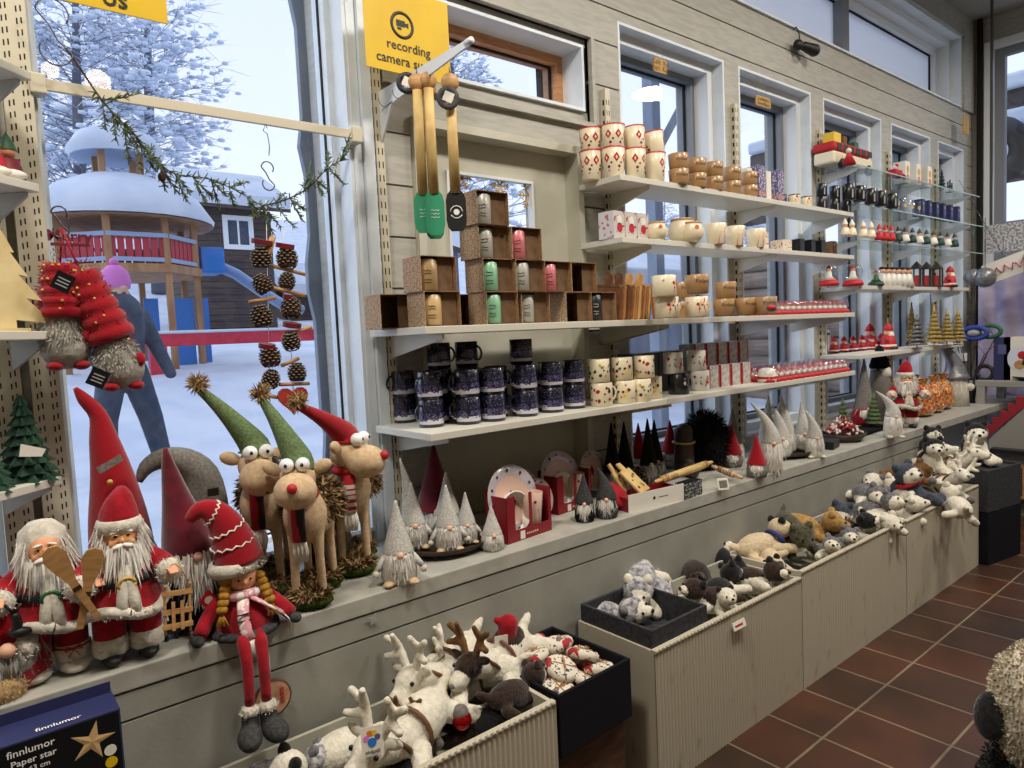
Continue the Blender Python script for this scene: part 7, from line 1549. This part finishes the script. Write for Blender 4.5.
def crate(x, y, z0, w, d, h, m, label, rz=0, name='felt_crate', th=.012, inner=.45):
    t = thing(name, label, 'crate', (x, y, z0), rz=rz)
    for nm, (a0, a1, b0, b1) in (('front', (0, w, 0, th)), ('back', (0, w, d-th, d)), ('side', (0, th, th, d-th)), ('side', (w-th, w, th, d-th))): q = MB(); q.box(a0, a1, b0, b1, 0, h, m); q.build(nm+'_panel', t, bevel=.003)
    q = MB(); q.box(th, w-th, th, d-th, 0 if inner is None else h*inner, (0 if inner is None else h*inner)+.01, m); q.build('base_panel', t); return t
t = thing('wooden_block', 'brown wooden crate carrying the black fabric box of soaps', 'crate', (1.36, 1.52, 0)); b = MB(); b.box(0, .30, 0, .30, 0, .312, 'brown_crate'); b.build('crate', t, bevel=.004)
crate(1.33, 1.478, .315, .335, .37, .2, 'felt_crate_black', 'black fabric box full of wrapped round soaps', .03, inner=.45)
crate(1.785, 1.495, .382, .32, .345, .185, 'felt_crate_grey', 'dark felt box holding grey and white husky toys', .0, inner=.35)
crate(4.99, 1.43, 0, .40, .40, .335, 'felt_crate_black', 'black fabric cube on the floor at the end of the bins', -.18, inner=.9); crate(4.99, 1.43, .34, .40, .40, .27, 'felt_crate_grey', 'dark grey felt box stacked on the black cube', -.18, inner=.9)
for nm, c, c2 in (('pl_white', (226, 220, 204), (206, 200, 182)), ('pl_cream', (214, 196, 164), (196, 176, 144)), ('pl_black', (34, 32, 32), (20, 20, 22)), ('pl_darkbrown', (58, 44, 36), (40, 30, 26)), ('pl_grey', (120, 118, 120), (84, 84, 90)), ('pl_bluegrey', (72, 78, 90), (52, 58, 70)), ('pl_tan', (176, 140, 84), (150, 116, 62)), ('pl_brown', (120, 84, 48), (90, 62, 34)), ('pl_olive', (86, 84, 62), (52, 52, 46)), ('pl_hoof', (120, 112, 108), (96, 90, 88)), ('pl_salt', (196, 192, 192), (96, 98, 108))):
    mat(nm, c, .95, c2=c2, nscale=70 if nm != 'pl_salt' else 50, lo=.35, hi=.65, bump=.9, bscale=110, spec=.08, sheen=.25)
mat('leather', (104, 66, 40), .6); mat('scarf_blue', (38, 52, 120), .8); mat('eye_blue', (70, 110, 160), .2)
def reindeer(body='pl_white', patch=None, antler='pl_white', k=1.0, harness=True, hoof='pl_hoof'):
    t = thing('plush_reindeer', '', 'plush reindeer'); S = lambda *a: tuple(v*k for v in a); pt = patch or body
    P = [('e', S(0, .05, .055), S(.052, .1, .05), None, body), ('c', S(0, -.03, .06), S(0, -.1, .10), .038*k, .034*k, body), ('e', S(0, -.125, .115), S(.035, .042, .034), None, pt), ('e', S(0, -.17, .102), S(.024, .034, .024), None, body)]
    for x, y, dx, dy in ((-.04, -.01, -.05, -.07), (.04, -.01, .05, -.07), (-.04, .12, -.045, .06), (.04, .12, .05, .04)): P += [('c', S(x, y, .04), S(x+dx, y+dy, .022), .025*k, .02*k, body)]
    P += [('c', S(0, .15, .08), S(0, .175, .09), .016*k, .012*k, body)]
    if patch: P += [('e', S(0, .06, .075), S(.045, .06, .04), None, patch)]
    bd = mobj('body', blob(P, .0065*k, 4, noise=.0016, nz=90), t)
    for x, y, dx, dy in ((-.04, -.01, -.05, -.07), (.04, -.01, .05, -.07), (-.04, .12, -.045, .06), (.04, .12, .05, .04)): b = MB(); b.ell(S(x+dx*1.25, y+dy*1.25, .022), S(.0205, .0205, .0205), hoof); b.build('hoof', t)
    for s in (-1, 1):
        b = MB(); b.ell(S(s*.04, -.112, .132), S(.024, .008, .012), pt, rot=(0, s*-.3, 0)); b.build('ear', t)
        b = MB(); b.ell(S(s*.028, -.148, .125), .0055*k, 'eye_black', nu=8, nv=6); b.build('eye', t)
        P2 = [('c', S(s*.016, -.11, .14), S(s*.032, -.1, .185), .011*k, .010*k, antler), ('c', S(s*.032, -.1, .185), S(s*.06, -.105, .21), .010*k, .009*k, antler), ('c', S(s*.026, -.1, .165), S(s*.06, -.12, .17), .010*k, .009*k, antler), ('c', S(s*.032, -.1, .185), S(s*.028, -.115, .225), .010*k, .008*k, antler)]
        mobj('antler', blob(P2, .005*k, 3), t)
    b = MB(); b.ell(S(0, -.2, .106), S(.009, .006, .007), 'pl_hoof', nu=8, nv=6); b.build('nose', t)
    if harness:
        b = MB(); b.tube([(.055*k*math.cos(a), .01*k, (.056+.054*math.sin(a))*k) for a in [2*PI*i/20 for i in range(21)]], .0055*k, 'leather', n=6, cap=False); b.tube([(.04*k*math.cos(a), (-.052-.03*math.sin(a))*k, (.075+.04*math.sin(a))*k) for a in [2*PI*i/16 for i in range(17)]], .0055*k, 'leather', n=6, cap=False); b.build('harness', t)
    return t
def dog(top, belly, face_, ear, collar=None, k=1.0, name='plush_husky', cat='plush dog', seated=False, nose='eye_black', muzzle=None):
    t = thing(name, '', cat); S = lambda *a: tuple(v*k for v in a); mz = muzzle or face_
    if seated: P = [('e', S(0, .03, .065), S(.06, .06, .07), None, top), ('e', S(0, -.005, .07), S(.05, .045, .062), None, belly)]; hz, hy = .155, -.02; legs = [(-.035, -.03, .05, -.045, -.075, .02), (.035, -.03, .05, .045, -.075, .02), (-.055, .0, .03, -.075, -.065, .024), (.055, .0, .03, .075, -.065, .024)]
    else: P = [('e', S(0, .05, .07), S(.055, .095, .05), None, top), ('e', S(0, .02, .045), S(.05, .09, .042), None, belly)]; hz, hy = .105, -.09; legs = [(-.035, -.03, .04, -.05, -.1, .02), (.035, -.03, .04, .055, -.1, .022), (-.045, .11, .035, -.08, .1, .02), (.045, .11, .035, .085, .12, .022)]
    P += [('e', S(0, hy, hz), S(.05, .046, .044), None, top), ('e', S(0, hy-.02, hz-.008), S(.042, .036, .036), None, face_), ('e', S(0, hy-.052, hz-.012), S(.022, .026, .018), None, mz)]
    for (a, b_, c, d, e, f) in legs: P.append(('c', S(a, b_, c), S(d, e, f), .023*k, .021*k, belly))
    P.append(('c', S(0, .12 if not seated else .08, .07), S(.03, .17 if not seated else .12, .1), .02*k, .014*k, top))
    mobj('body', blob(P, .0065*k, 4, noise=.0016, nz=90), t)
    for s in (-1, 1):
        b = MB(); b.lathe([(.017*k, 0), (.016*k, .010*k), (.009*k, .020*k), (0, .024*k)], ear, n=10, M=T(s*.03*k, (hy+.004)*k, (hz+.032)*k, ry=s*.3)); b.build('ear', t)
        b = MB(); b.ell(S(s*.019, hy-.053, hz+.006), .005*k, 'eye_black', nu=8, nv=6); b.build('eye', t)
    b = MB(); b.ell(S(0, hy-.078, hz-.006), S(.0085, .006, .0065), nose, nu=8, nv=6); b.build('nose', t)
    if collar: b = MB(); b.tube([(.043*k*math.cos(a), (hy*.62+.0)*k+.018*k*math.sin(a)*(0 if seated else 1), (hz-.035+(.0 if seated else .035*math.sin(a)))*k+(.0)) if not seated else (.043*k*math.cos(a), (hy+.01+.04*math.sin(a))*k, (hz-.042)*k) for a in [2*PI*i/16 for i in range(17)]], .009*k, collar, n=7, cap=False); b.build('collar', t)
    return t
_rt = random.Random(12)
def drop(P, px, py, z, lab, rz=0, s=1.0, rot=None, g=None, dz=0):
    if rot is None: rot = (_rt.uniform(-.35, .35), _rt.uniform(-.6, .6), rz+_rt.uniform(-.5, .5))
    p = atZ(px, py, z)
    if px > 670: p.y += .05; dz -= .022; s *= .88
    return P.put((p.x, p.y, z-.045+dz), rz, lab, g, s, rot)
# nearest bin
RW = Proto(reindeer()); RB = Proto(reindeer('pl_white', 'pl_darkbrown', 'pl_brown')); ZF = .47
drop(RW, 405, 742, ZF, 'white plush reindeer lying with paw-print tag on its cheek, nearest in the bin', rot=(.1, .15, -1.1), s=1.35, dz=.0)
drop(RW, 452, 690, ZF, 'white plush reindeer with leather harness looking left over the bin', rot=(.2, -.1, -1.25), s=1.25, dz=.05)
drop(RW, 480, 682, ZF, 'white plush reindeer body with grey hooves towards the bin rim', rot=(.1, .2, -2.2), s=1.0, dz=.03)
drop(RB, 500, 676, ZF, 'dark brown and white plush reindeer with brown antlers', rot=(.15, 0, -1.25), s=1.2, dz=.04)
DGS = {}
DGS['draped'] = Proto(dog('pl_darkbrown', 'pl_darkbrown', 'pl_white', 'pl_darkbrown', muzzle='pl_darkbrown'))
drop(DGS['draped'], 520, 702, ZF, 'dark brown plush dog draped over the bin corner beside the soaps', rot=(.1, .2, 1.7), s=.82, dz=.02)
drop(RB, 420, 712, ZF, 'small brown-faced plush reindeer between the two white ones', rot=(.2, 0, -.9), s=.8, dz=.0)
def dg(key, *a, **k): DGS[key] = Proto(dog(*a, **k))
dg('lamb', 'pl_salt', 'pl_white', 'pl_white', 'pl_grey'); dg('panda', 'pl_white', 'pl_white', 'pl_white', 'pl_black', k=1.0)
drop(DGS['panda'], 322, 762, ZF, 'white plush toy with black ears at the near end of the bin', -.6, 1.0, (.1, .2, -1.5), dz=-.01); drop(DGS['lamb'], 288, 774, ZF, 'grey flecked plush toy at the lower photo edge', .8, .85, dz=-.02)
p = atZ(350, 757, .56); t = thing('paw_tag', 'white cardboard tag with colourful paw print on the nearest reindeer', 'tag', atY(372, 741, 1.50)+Vector((0, 0, 0)), rz=-.3); t.rotation_euler = (-.2, 0, -.35); b = MB(); b.box(-.026, .026, 0, .0015, -.034, .034, 'white_card'); b.build('card', t)
for x, z, r_, m in ((-.014, .008, .007, 'pink'), (-.005, .019, .007, 'orange'), (.006, .019, .007, 'yellow'), (.014, .008, .007, 'purple'), (0, -.003, .011, 'play_blue')): b = MB(); b.prism([(x+u, z+v) for u, v in DOT(r_, 12)], 0, .001, m, M=MZ); b.build('print', t)
b = textmb('viväntii', .013, 'print_dark', M=T(0, -.001, -.024, rx=PI/2), bold=.02); b.build('lettering', t)
t = thing('red_stocking', 'red fabric toy with white label between reindeer and soaps', 'soft toy', atZ(507, 662, .5)+Vector((0, 0, .04)), rz=-.4); mobj('body', blob([('c', (0, 0, 0), (.01, 0, .09), .03, .035, 'cloth_red'), ('c', (.01, 0, .09), (-.03, 0, .11), .02, .012, 'cloth_red')], .006, 3), t); b = MB(); b.box(-.05, -.005, -.045, -.043, .03, .075, 'white_card'); b.build('label', t)
t = thing('red_bauble', 'shiny dark red bauble among the reindeer legs', 'bauble', atZ(462, 720, .47)); mat('shiny_red', (150, 8, 16), .12, metal=.5); b = MB(); b.ell((0, 0, 0), .03, 'shiny_red'); b.build('ball', t); b = MB(); b.lathe([(.008, .028), (.008, .036), (0, .037)], 'gold', n=8); b.build('cap', t)
# dark bedding of further toys inside the nearest bin
dg('dark', 'pl_black', 'pl_darkbrown', 'pl_black', 'pl_black')
for i, (x, y) in enumerate([(.15, 1.66), (.50, 1.62), (.90, 1.66), (1.15, 1.66)]): DGS['dark'].put((x, y, .375), i*1.3, 'dark plush dog lying at the bottom of the nearest bin, %s' % ordl(i, 4), 'dark dogs at the bottom of the bin', .9)
# soaps
mat_layers('soap_wrap', (216, 208, 190), [(-1, 1, (170, 30, 40), .62, 28), (-1, 1, (70, 66, 80), .60, 90)], .8)
def soap():
    t = thing('wrapped_soap', '', 'soap'); b = MB(); b.lathe([(0, 0), (.04, .0), (.048, .008), (.048, .02), (.04, .028), (0, .03)], 'soap_wrap', n=20); b.build('parcel', t)
    b = MB(); b.tube([(-.049, 0, .014), (-.03, 0, .031), (.03, 0, .031), (.049, 0, .014)], .0014, 'wood_tan', n=5); b.tube([(0, -.049, .014), (0, -.03, .031), (0, .03, .031), (0, .049, .014)], .0014, 'wood_tan', n=5)
    for s in (-1, 1): b.tube([(0, 0, .032), (s*.012, .006, .040), (s*.02, .0, .036), (s*.01, -.004, .033), (0, 0, .032)], .0013, 'wood_tan', n=5)
    b.build('twine_bow', t); return t
SO = Proto(soap()); pos = [(0, 0, 0)]
k = 0
_sp = [(1.40, 1.56), (1.50, 1.56), (1.595, 1.57), (1.40, 1.66), (1.50, 1.67), (1.60, 1.68), (1.41, 1.77), (1.51, 1.77), (1.60, 1.78), (1.45, 1.60), (1.56, 1.61), (1.44, 1.71), (1.56, 1.72), (1.50, 1.79)]
for k, (x, y) in enumerate(_sp):
    SO.put((x, y, .46 if k < 9 else .502), k*.8, 'x', 'wrapped round soaps', 1.15, (.35+.15*math.sin(k*2.1), .35*math.sin(k*1.3), k*.8))
soaps = [o for o in COL.objects if o.name.startswith('wrapped_soap')]
sl = ['front left corner', 'front middle', 'front right corner', 'left side', 'centre, lower', 'right side', 'rear left corner', 'rear middle', 'rear right corner', 'on top, front left', 'on top, front right', 'on top, rear left', 'on top, rear right', 'on top, farthest back']
for o, s_ in zip(soaps, sl): o['label'] = 'round soap in printed cloth with twine bow, black box, '+s_
# felt box huskies and spotted dogs
dg('husky_grey', 'pl_salt', 'pl_white', 'pl_white', 'pl_white'); dg('spot', 'pl_darkbrown', 'pl_white', 'pl_darkbrown', 'pl_black', muzzle='pl_white'); dg('spot2', 'pl_black', 'pl_white', 'pl_black', 'pl_black', muzzle='pl_white')
drop(DGS['lamb'], 622, 612, .50, 'grey flecked plush husky at the left in the felt box', .5, 1.1, dz=-.02); drop(DGS['husky_grey'], 640, 596, .5, 'white faced plush husky looking left out of the felt box', -.9, 1.2, (.2, 0, -.9), dz=.02); drop(DGS['lamb'], 672, 590, .5, 'plush husky with grey back lying right in the felt box', 2.2, 1.15, dz=.01)
for (px, py, key, rz, s, lab, rot) in ((702, 575, 'spot', 2.4, 1.25, 'brown backed plush dog with leather strap, raised white leg', None), (722, 557, 'panda', 1.0, 1.0, 'white plush leg rising behind the brown backed dogs', None), (740, 562, 'spot2', -.8, 1.15, 'black plush dog behind, near the ledge', None), (712, 600, 'spot', -1.7, 1.1, 'brown and white plush dog beside the felt box', None), (738, 590, 'spot2', 2.0, 1.1, 'black and white plush dog in the middle of the pile', None), (765, 583, 'spot', -.3, 1.15, 'dark plush bear-like dog by the bin divider', None), (690, 560, 'spot', .8, 1.0, 'brown plush dog half hidden behind the felt box', None), (735, 603, 'panda', -.2, .9, 'white plush toy low by the price clip', None)):
    drop(DGS[key], px, py, .49, lab, rz, s, rot, dz=.0)
# middle and far bins
dg('cream', 'pl_cream', 'pl_cream', 'pl_cream', 'pl_black', 'scarf_blue', name='plush_bear', cat='plush bear'); dg('olive', 'pl_olive', 'pl_olive', 'pl_olive', 'pl_olive', name='plush_bear', cat='plush bear'); dg('tan', 'pl_tan', 'pl_tan', 'pl_tan', 'pl_tan', name='plush_bear', cat='plush bear')
dg('huskyred', 'pl_bluegrey', 'pl_white', 'pl_white', 'pl_bluegrey', 'red', seated=True); dg('husky', 'pl_grey', 'pl_white', 'pl_white', 'pl_grey'); dg('polar', 'pl_white', 'pl_white', 'pl_white', 'pl_white', name='plush_polar_bear', cat='plush bear'); dg('polarred', 'pl_white', 'pl_white', 'pl_white', 'pl_grey', 'red'); dg('darkhusky', 'pl_bluegrey', 'pl_bluegrey', 'pl_white', 'pl_bluegrey', 'red', seated=True); dg('brown', 'pl_brown', 'pl_brown', 'pl_brown', 'pl_brown', name='plush_bear', cat='plush bear')
for (px, py, key, rz, s, lab, dz) in ((778, 553, 'cream', 1.6, 1.3, 'cream plush bear with blue scarf lying head left', .03), (790, 562, 'cream', -.5, 1.0, 'small cream plush bear low at the rim beside the lying one', 0), (803, 543, 'olive', -.6, 1.35, 'camouflage coloured plush bear', .04), (818, 540, 'tan', .6, 1.3, 'golden tan plush bear with outstretched leg', .05), (836, 552, 'husky', -1.6, 1.0, 'small grey and white plush husky behind the golden bear leg', 0),
        (843, 530, 'huskyred', -.9, 1.25, 'seated blue grey plush husky with red collar', .03), (850, 543, 'husky', -1.0, 1.0, 'white and grey plush husky lying before the red collared one', .02), (864, 528, 'spot2', .4, 1.1, 'black plush dog squeezed between the huskies', 0), (872, 512, 'husky', -.9, 1.35, 'grey and white plush wolf with dark ear, upper', .07), (884, 522, 'husky', -.3, 1.3, 'grey and white plush wolf with pale eyes, lower', .04), (893, 528, 'polar', -.4, 1.1, 'white plush polar bear face at the rim', .02),
        (880, 497, 'polarred', -1.1, 1.3, 'white plush dog with red collar', .06), (902, 505, 'polar', 2.2, 1.3, 'white plush bear lying on its side', .05), (912, 514, 'polar', .6, 1.2, 'white plush bear at the rim beneath the dark husky', .0), (905, 488, 'brown', 1.2, 1.5, 'brown plush bear at the back of the far bin', .06), (926, 508, 'darkhusky', -.4, 1.6, 'dark blue grey plush husky with red scarf', .05), (922, 490, 'brown', 1.4, 1.2, 'brown plush bear behind the dark husky', .08)):
    drop(DGS[key], px, py, .50, lab, rz, s, None, dz=dz)
drop(RW, 950, 492, .52, 'white plush reindeer on the far heap, front', -.8, 1.3, dz=.05); drop(RW, 962, 482, .52, 'white plush reindeer on the far heap, right', -.6, 1.3, dz=.1); drop(RW, 940, 478, .52, 'white plush reindeer on the far heap, rear with raised antlers', -.2, 1.3, dz=.1); drop(DGS['polar'], 960, 505, .52, 'white plush legs hanging over the last bin corner', 2.8, 1.2, dz=.0)
dg('bighusky', 'pl_black', 'pl_white', 'pl_white', 'pl_black', seated=True)
for (x, y, z, rz, s, lab) in ((4.90, 1.72, .55, -.9, 1.3, 'large black and white plush husky, left of three'), (5.12, 1.80, .62, -.9, 1.15, 'large black and white plush husky, middle one at the back'), (5.25, 1.58, .60, -1.1, 1.4, 'large black and white plush husky on the grey felt box, right of three')): DGS['bighusky'].put((x, y, z), rz, lab, None, s)
# ---- shaggy plush near the camera
p = atX(1005, 690, 2.05); t = thing('shaggy_sheep', 'large shaggy cream and black plush sheep at the right photo edge', 'plush sheep', (2.1, .44, 0))
MBf = blob([('e', (0, 0, .58), (.13, .16, .19), None, 'curly_cream'), ('e', (.05, .0, .30), (.15, .2, .2), None, 'pl_black'), ('c', (0, 0, .2), (0, 0, .04), .11, .12, 'pl_black')], .015, 4, noise=.008, nz=14, fur=(24000, .011, .006, .1))
bd = mobj('body', MBf, t); b = MB(); b.ell(atX(991, 716, 2.02)-t.location, (.035, .04, .062), 'pl_black', rot=(0, .2, 0)); b.build('ear', t); b = MB(); b.ell((-.05, .12, .25), (.06, .05, .07), 'pl_salt'); fuzz(b, (-.05, .12, .25), (.06, .05, .07), 500, .05, .005, ['hair_grey', 'pl_black'], .5); b.build('grey_fringe', t)
b = MB(); b.ell((.0, .03, .66), (.06, .08, .06), 'pl_darkbrown'); b.build('face_patch', t)
# gap fill: darkness below between bins is simply unlit
# ================================================================ far corner
mat('table_grey', (150, 148, 142), .5); mat('zig_red', (150, 30, 44), .7); mat('dark_metal', (50, 52, 56), .4, metal=.6)
XT = 6.75
t = thing('display_table', 'grey display table against the end wall carrying blue and white boxes', 'table', (XT, -.2, 0)); zt = atX(1000, 381, XT).z; yl = atX(975, 380, XT).y
b = MB(); b.box(0, .6, 0, yl+.2, zt-.05, zt, 'table_grey'); b.build('table_top', t, bevel=.004)
for x in (.03, .55):
    for y in (.03, yl+.15): b = MB(); b.box(x-.03, x+.03, y-.02, y+.04, 0, zt-.05, 'table_grey'); b.build('leg', t)
b = MB(); b.box(.02, .58, .03, yl+.15, .35, .38, 'dark_metal'); b.build('lower_shelf', t)
def onT(px, py): return atZ(px, py, zt)
q = atX(997, 374, XT+.1); t = thing('blue_box', 'upright dark blue gift box on the far display table', 'box', (XT+.08, q.y-.04, zt)); b = MB(); b.box(0, .08, -.06, .06, 0, .36, 'navy_box'); b.build('carton', t); b = MB(); b.box(-.001, 0, -.03, .03, .22, .3, 'purple'); b.build('print', t)
q = atX(1012, 376, XT+.15); t = thing('santa_picture_box', 'white box with santa picture beside the dark blue box', 'box', (XT+.08, q.y-.06, zt)); b = MB(); b.box(0, .1, -.12, .1, 0, .36, 'white_card'); b.build('carton', t)
M = T(-.001, -.01, .18, ry=-PI/2)
b = MB(); b.prism([(x*1.25, y) for x, y in DOT(.085, 20)], 0, .001, 'snow_far', M=M); b.build('picture', t); b = MB(); b.prism([(x+.03, y-.02) for x, y in DOT(.035, 8)], .0012, .002, 'red', M=M); b.prism([(x-.05, y+.0) for x, y in DOT(.04, 8)], .0012, .002, 'wood_tan', M=M); b.prism([(-.05, -.05), (.06, -.035), (-.05, -.015)], .0012, .002, 'green', M=M); b.build('motif', t)
q = atX(985, 372, XT+.1); t = thing('small_ornament', 'dark round wreath ornament left on the display table', 'ornament', (XT+.1, q.y, zt+.06)); b = MB(); b.tube([(0, .06*math.cos(a), .06*math.sin(a)) for a in [2*PI*i/16 for i in range(17)]], .018, 'dark_metal', n=7); fuzz(b, (0, 0, 0), (.02, .07, .07), 120, .03, .006, 'dark_metal', 0); b.build('wreath', t)
t = thing('black_dish', 'low black dish at the right end of the display table', 'dish', (XT+.1, atX(1022, 380, XT).y-.02, zt)); b = MB(); b.lathe([(0, 0), (.06, 0), (.11, .035), (.1, .035), (.05, .008), (0, .008)], 'black', n=18); b.build('dish', t)
# pink-red zigzag frame
p = atX(985, 425, 6.4); t = thing('zigzag_roof', 'dark red zigzag edged wooden roof decoration leaning by the table', 'decoration', (6.4, p.y, 0)); M = Matrix(((0, 0, 1, 0), (1, 0, 0, 0), (0, 1, 0, 0), (0, 0, 0, 1)))
a = atX(985, 432, 6.4); c = atX(1024, 398, 6.4); dy, dz_ = c.y-a.y, c.z-a.z
b = MB(); n = 10; top = []
for i in range(n): top += [(dy*2*i/n, a.z+dz_*2*i/n), (dy*2*i/n, a.z+dz_*2*(i+1)/n+.01)] if i < n/2 else [(dy*2*i/n, a.z+dz_*2*(n-i)/n+.01), (dy*2*i/n, a.z+dz_*2*(n-i-1)/n)]
low = [(dy*2, a.z-.06), (dy, a.z+dz_-.07), (0, a.z-.06)]
b.prism(top+low, 0, .03, 'zig_red', M=M); b.build('edge_board', t)
b = MB(); b.prism([(dy*1.9, 0), (dy*1.9, a.z-.06), (dy, a.z+dz_-.08), (dy*.1, a.z-.06), (dy*.1, 0)], .005, .02, 'table_grey', M=M); b.build('panel', t)
# hanging silver baubles, blue bird-like ornament
for px, py, r_, lab in ((973, 277, .07, 'dull silver bauble hanging left of the far pair'), (985, 277.5, .085, 'larger silver bauble hanging right of the far pair')):
    p = atX(px, py, 6.9); t = thing('silver_bauble', lab, 'bauble', p); b = MB(); b.ell((0, 0, 0), r_, 'silver_glitter'); b.build('ball', t); b = MB(); b.tube([(0, 0, r_), (0, 0, .5)], .003, 'wire', n=4); b.build('thread', t)
p = atX(975, 333, 6.8); t = thing('blue_green_wreath', 'blue and green ring ornament on a black wire stand', 'ornament', p); b = MB()
b.tube([(0, .09*math.cos(a), .05*math.sin(a)) for a in [2*PI*i/18 for i in range(19)]], .02, 'blue', n=7); b.build('blue_ring', t); b = MB(); b.tube([(.03, -.1+.08*math.cos(a), .05*math.sin(a)+.01) for a in [2*PI*i/18 for i in range(19)]], .018, 'green', n=7); b.build('green_ring', t); b = MB(); b.tube([(0, 0, .02), (0, 0, .35)], .005, 'black', n=5); b.tube([(0, .02, .0), (0, .03, -.25), (0, .03, -p.z+SILL)], .006, 'black', n=5); b.ell((0, .01, 0), (.03, .05, .03), 'silver'); b.build('stand', t)
p = atX(968, 356, 6.8); t = thing('bare_twigs', 'dark bare twig arrangement at the end of the window shelves', 'twigs', (6.8, p.y, SILL)); b = MB(); rd = random.Random(8)
for i in range(12):
    d = Vector((rd.uniform(-.3, .3), rd.uniform(-.4, .4), 1)).normalized(); l = rd.uniform(.6, 1.1); m_ = d*l*.6; b.tube([(0, 0, .1), m_, m_+Vector((rd.uniform(-.2, .2), rd.uniform(-.25, .25), .3))*l*.6], [.005, .004, .002], 'cone_brown', n=4)
b.build('twigs', t); b = MB(); b.lathe([(0, 0), (.05, 0), (.07, .2), (.06, .2), (.04, .01), (0, .01)], 'dark_metal', n=14); b.build('pot', t)
p = atX(963, 357, 6.75); t = thing('price_card', 'small cream price card at the end of the santa shelf', 'price card', p); b = MB(); b.box(0, .004, -.03, .03, -.035, .035, 'white_card'); b.build('card', t); b = MB(); b.tube([(0, 0, .035), (0, 0, .2)], .002, 'wire', n=4); b.build('thread', t)
# glittering frieze and pink lettered board in front of the end glazing
mat('frieze', (120, 120, 126), .6, c2=(190, 190, 190), nscale=60, lo=.45, hi=.55); mat('pink_text', (214, 50, 110), .5); mat('lilac_curtain', (186, 176, 196), .9, c2=(156, 146, 178), nscale=4)
a = atX(984, 228, 7.1); c = atX(1024, 240, 7.1)
t = thing('speckled_board', 'long speckled grey board high before the end window', 'board', (7.1, a.y, c.z)); b = MB(); b.box(0, .04, -1.5, 0, -.08, .16, 'frieze'); b.build('board', t); b = MB(); b.box(.0, .02, -.06, -.04, .16, ZC-c.z-.001, 'wire'); b.build('hanger', t)
a = atX(993, 272, 6.95); t = thing('slanted_sign', 'white slanted board with pink lettering below the speckled board', 'sign', (6.95, a.y-.12, a.z)); t.rotation_euler = (-.32, 0, 0)
b = MB(); b.box(0, .01, -.33, .18, -.05, .12, 'white_card'); b.build('board', t); b = MB(); b.tube([(-.004, .1-.02*i, .03+.035*math.sin(i*1.9)) for i in range(17)], .009, 'pink_text', n=5, flat=.4); b.build('pink_script', t); b = MB(); b.tube([(0, 0, .12), (0, .1, .9)], .002, 'wire', n=4); b.build('hanger', t)
a = atX(1003, 262, 6.9); t = thing('grey_box', 'plain grey box shape hanging right of the pink lettered board', 'box', (6.9, a.y-.1, a.z)); b = MB(); b.box(0, .2, -.5, -.05, -.09, .08, 'midgrey'); b.build('housing', t); b = MB(); b.box(.08, .1, -.3, -.28, .08, ZC-a.z-.001, 'wire'); b.build('hanger', t)
t = thing('lilac_curtain', 'pale lilac curtain hanging below the end window', 'curtain', (7.55, -2, .3)); b = MB(); vs = []; n = 160
for i in range(n+1): y = 4.25*i/n; x = .025*math.sin(i*.9)+.012*math.sin(i*.37); vs += [(x, y, 0), (x, y, 1.7)]
b.add(vs, [(2*i, 2*i+2, 2*i+3, 2*i+1) for i in range(n)], 'lilac_curtain', True); b.build('cloth', t); b = MB(); b.tube([(0, 0, 1.71), (0, 4.27, 1.71)], .012, 'dark_metal', n=8); b.build('rod', t)
# shelf of small things and a dark stand on the floor beyond the bins
t = thing('low_rack', 'dark low rack on the floor beyond the bins with small frames', 'rack', (6.3, .9, 0)); b = MB(); b.box(0, .5, 0, .9, .5, .53, 'dark_metal'); b.build('top', t)
for x in (.02, .48):
    for y in (.02, .88): b = MB(); b.box(x-.015, x+.015, y-.015, y+.015, 0, .5, 'dark_metal'); b.build('leg', t)
b = MB(); b.box(0, .5, 0, .9, .12, .15, 'dark_metal'); b.build('bottom_shelf', t)
p = atX(1013, 492, 6.28); t = thing('framed_picture', 'small wooden picture frame low on the rack', 'frame', (6.32, p.y, .155)); b = MB(); b.box(0, .015, -.07, .07, 0, .26, 'wood_tan'); b.build('frame', t); b = MB(); b.box(-.001, 0, -.05, .05, .02, .24, 'darkgrey'); b.build('picture', t)
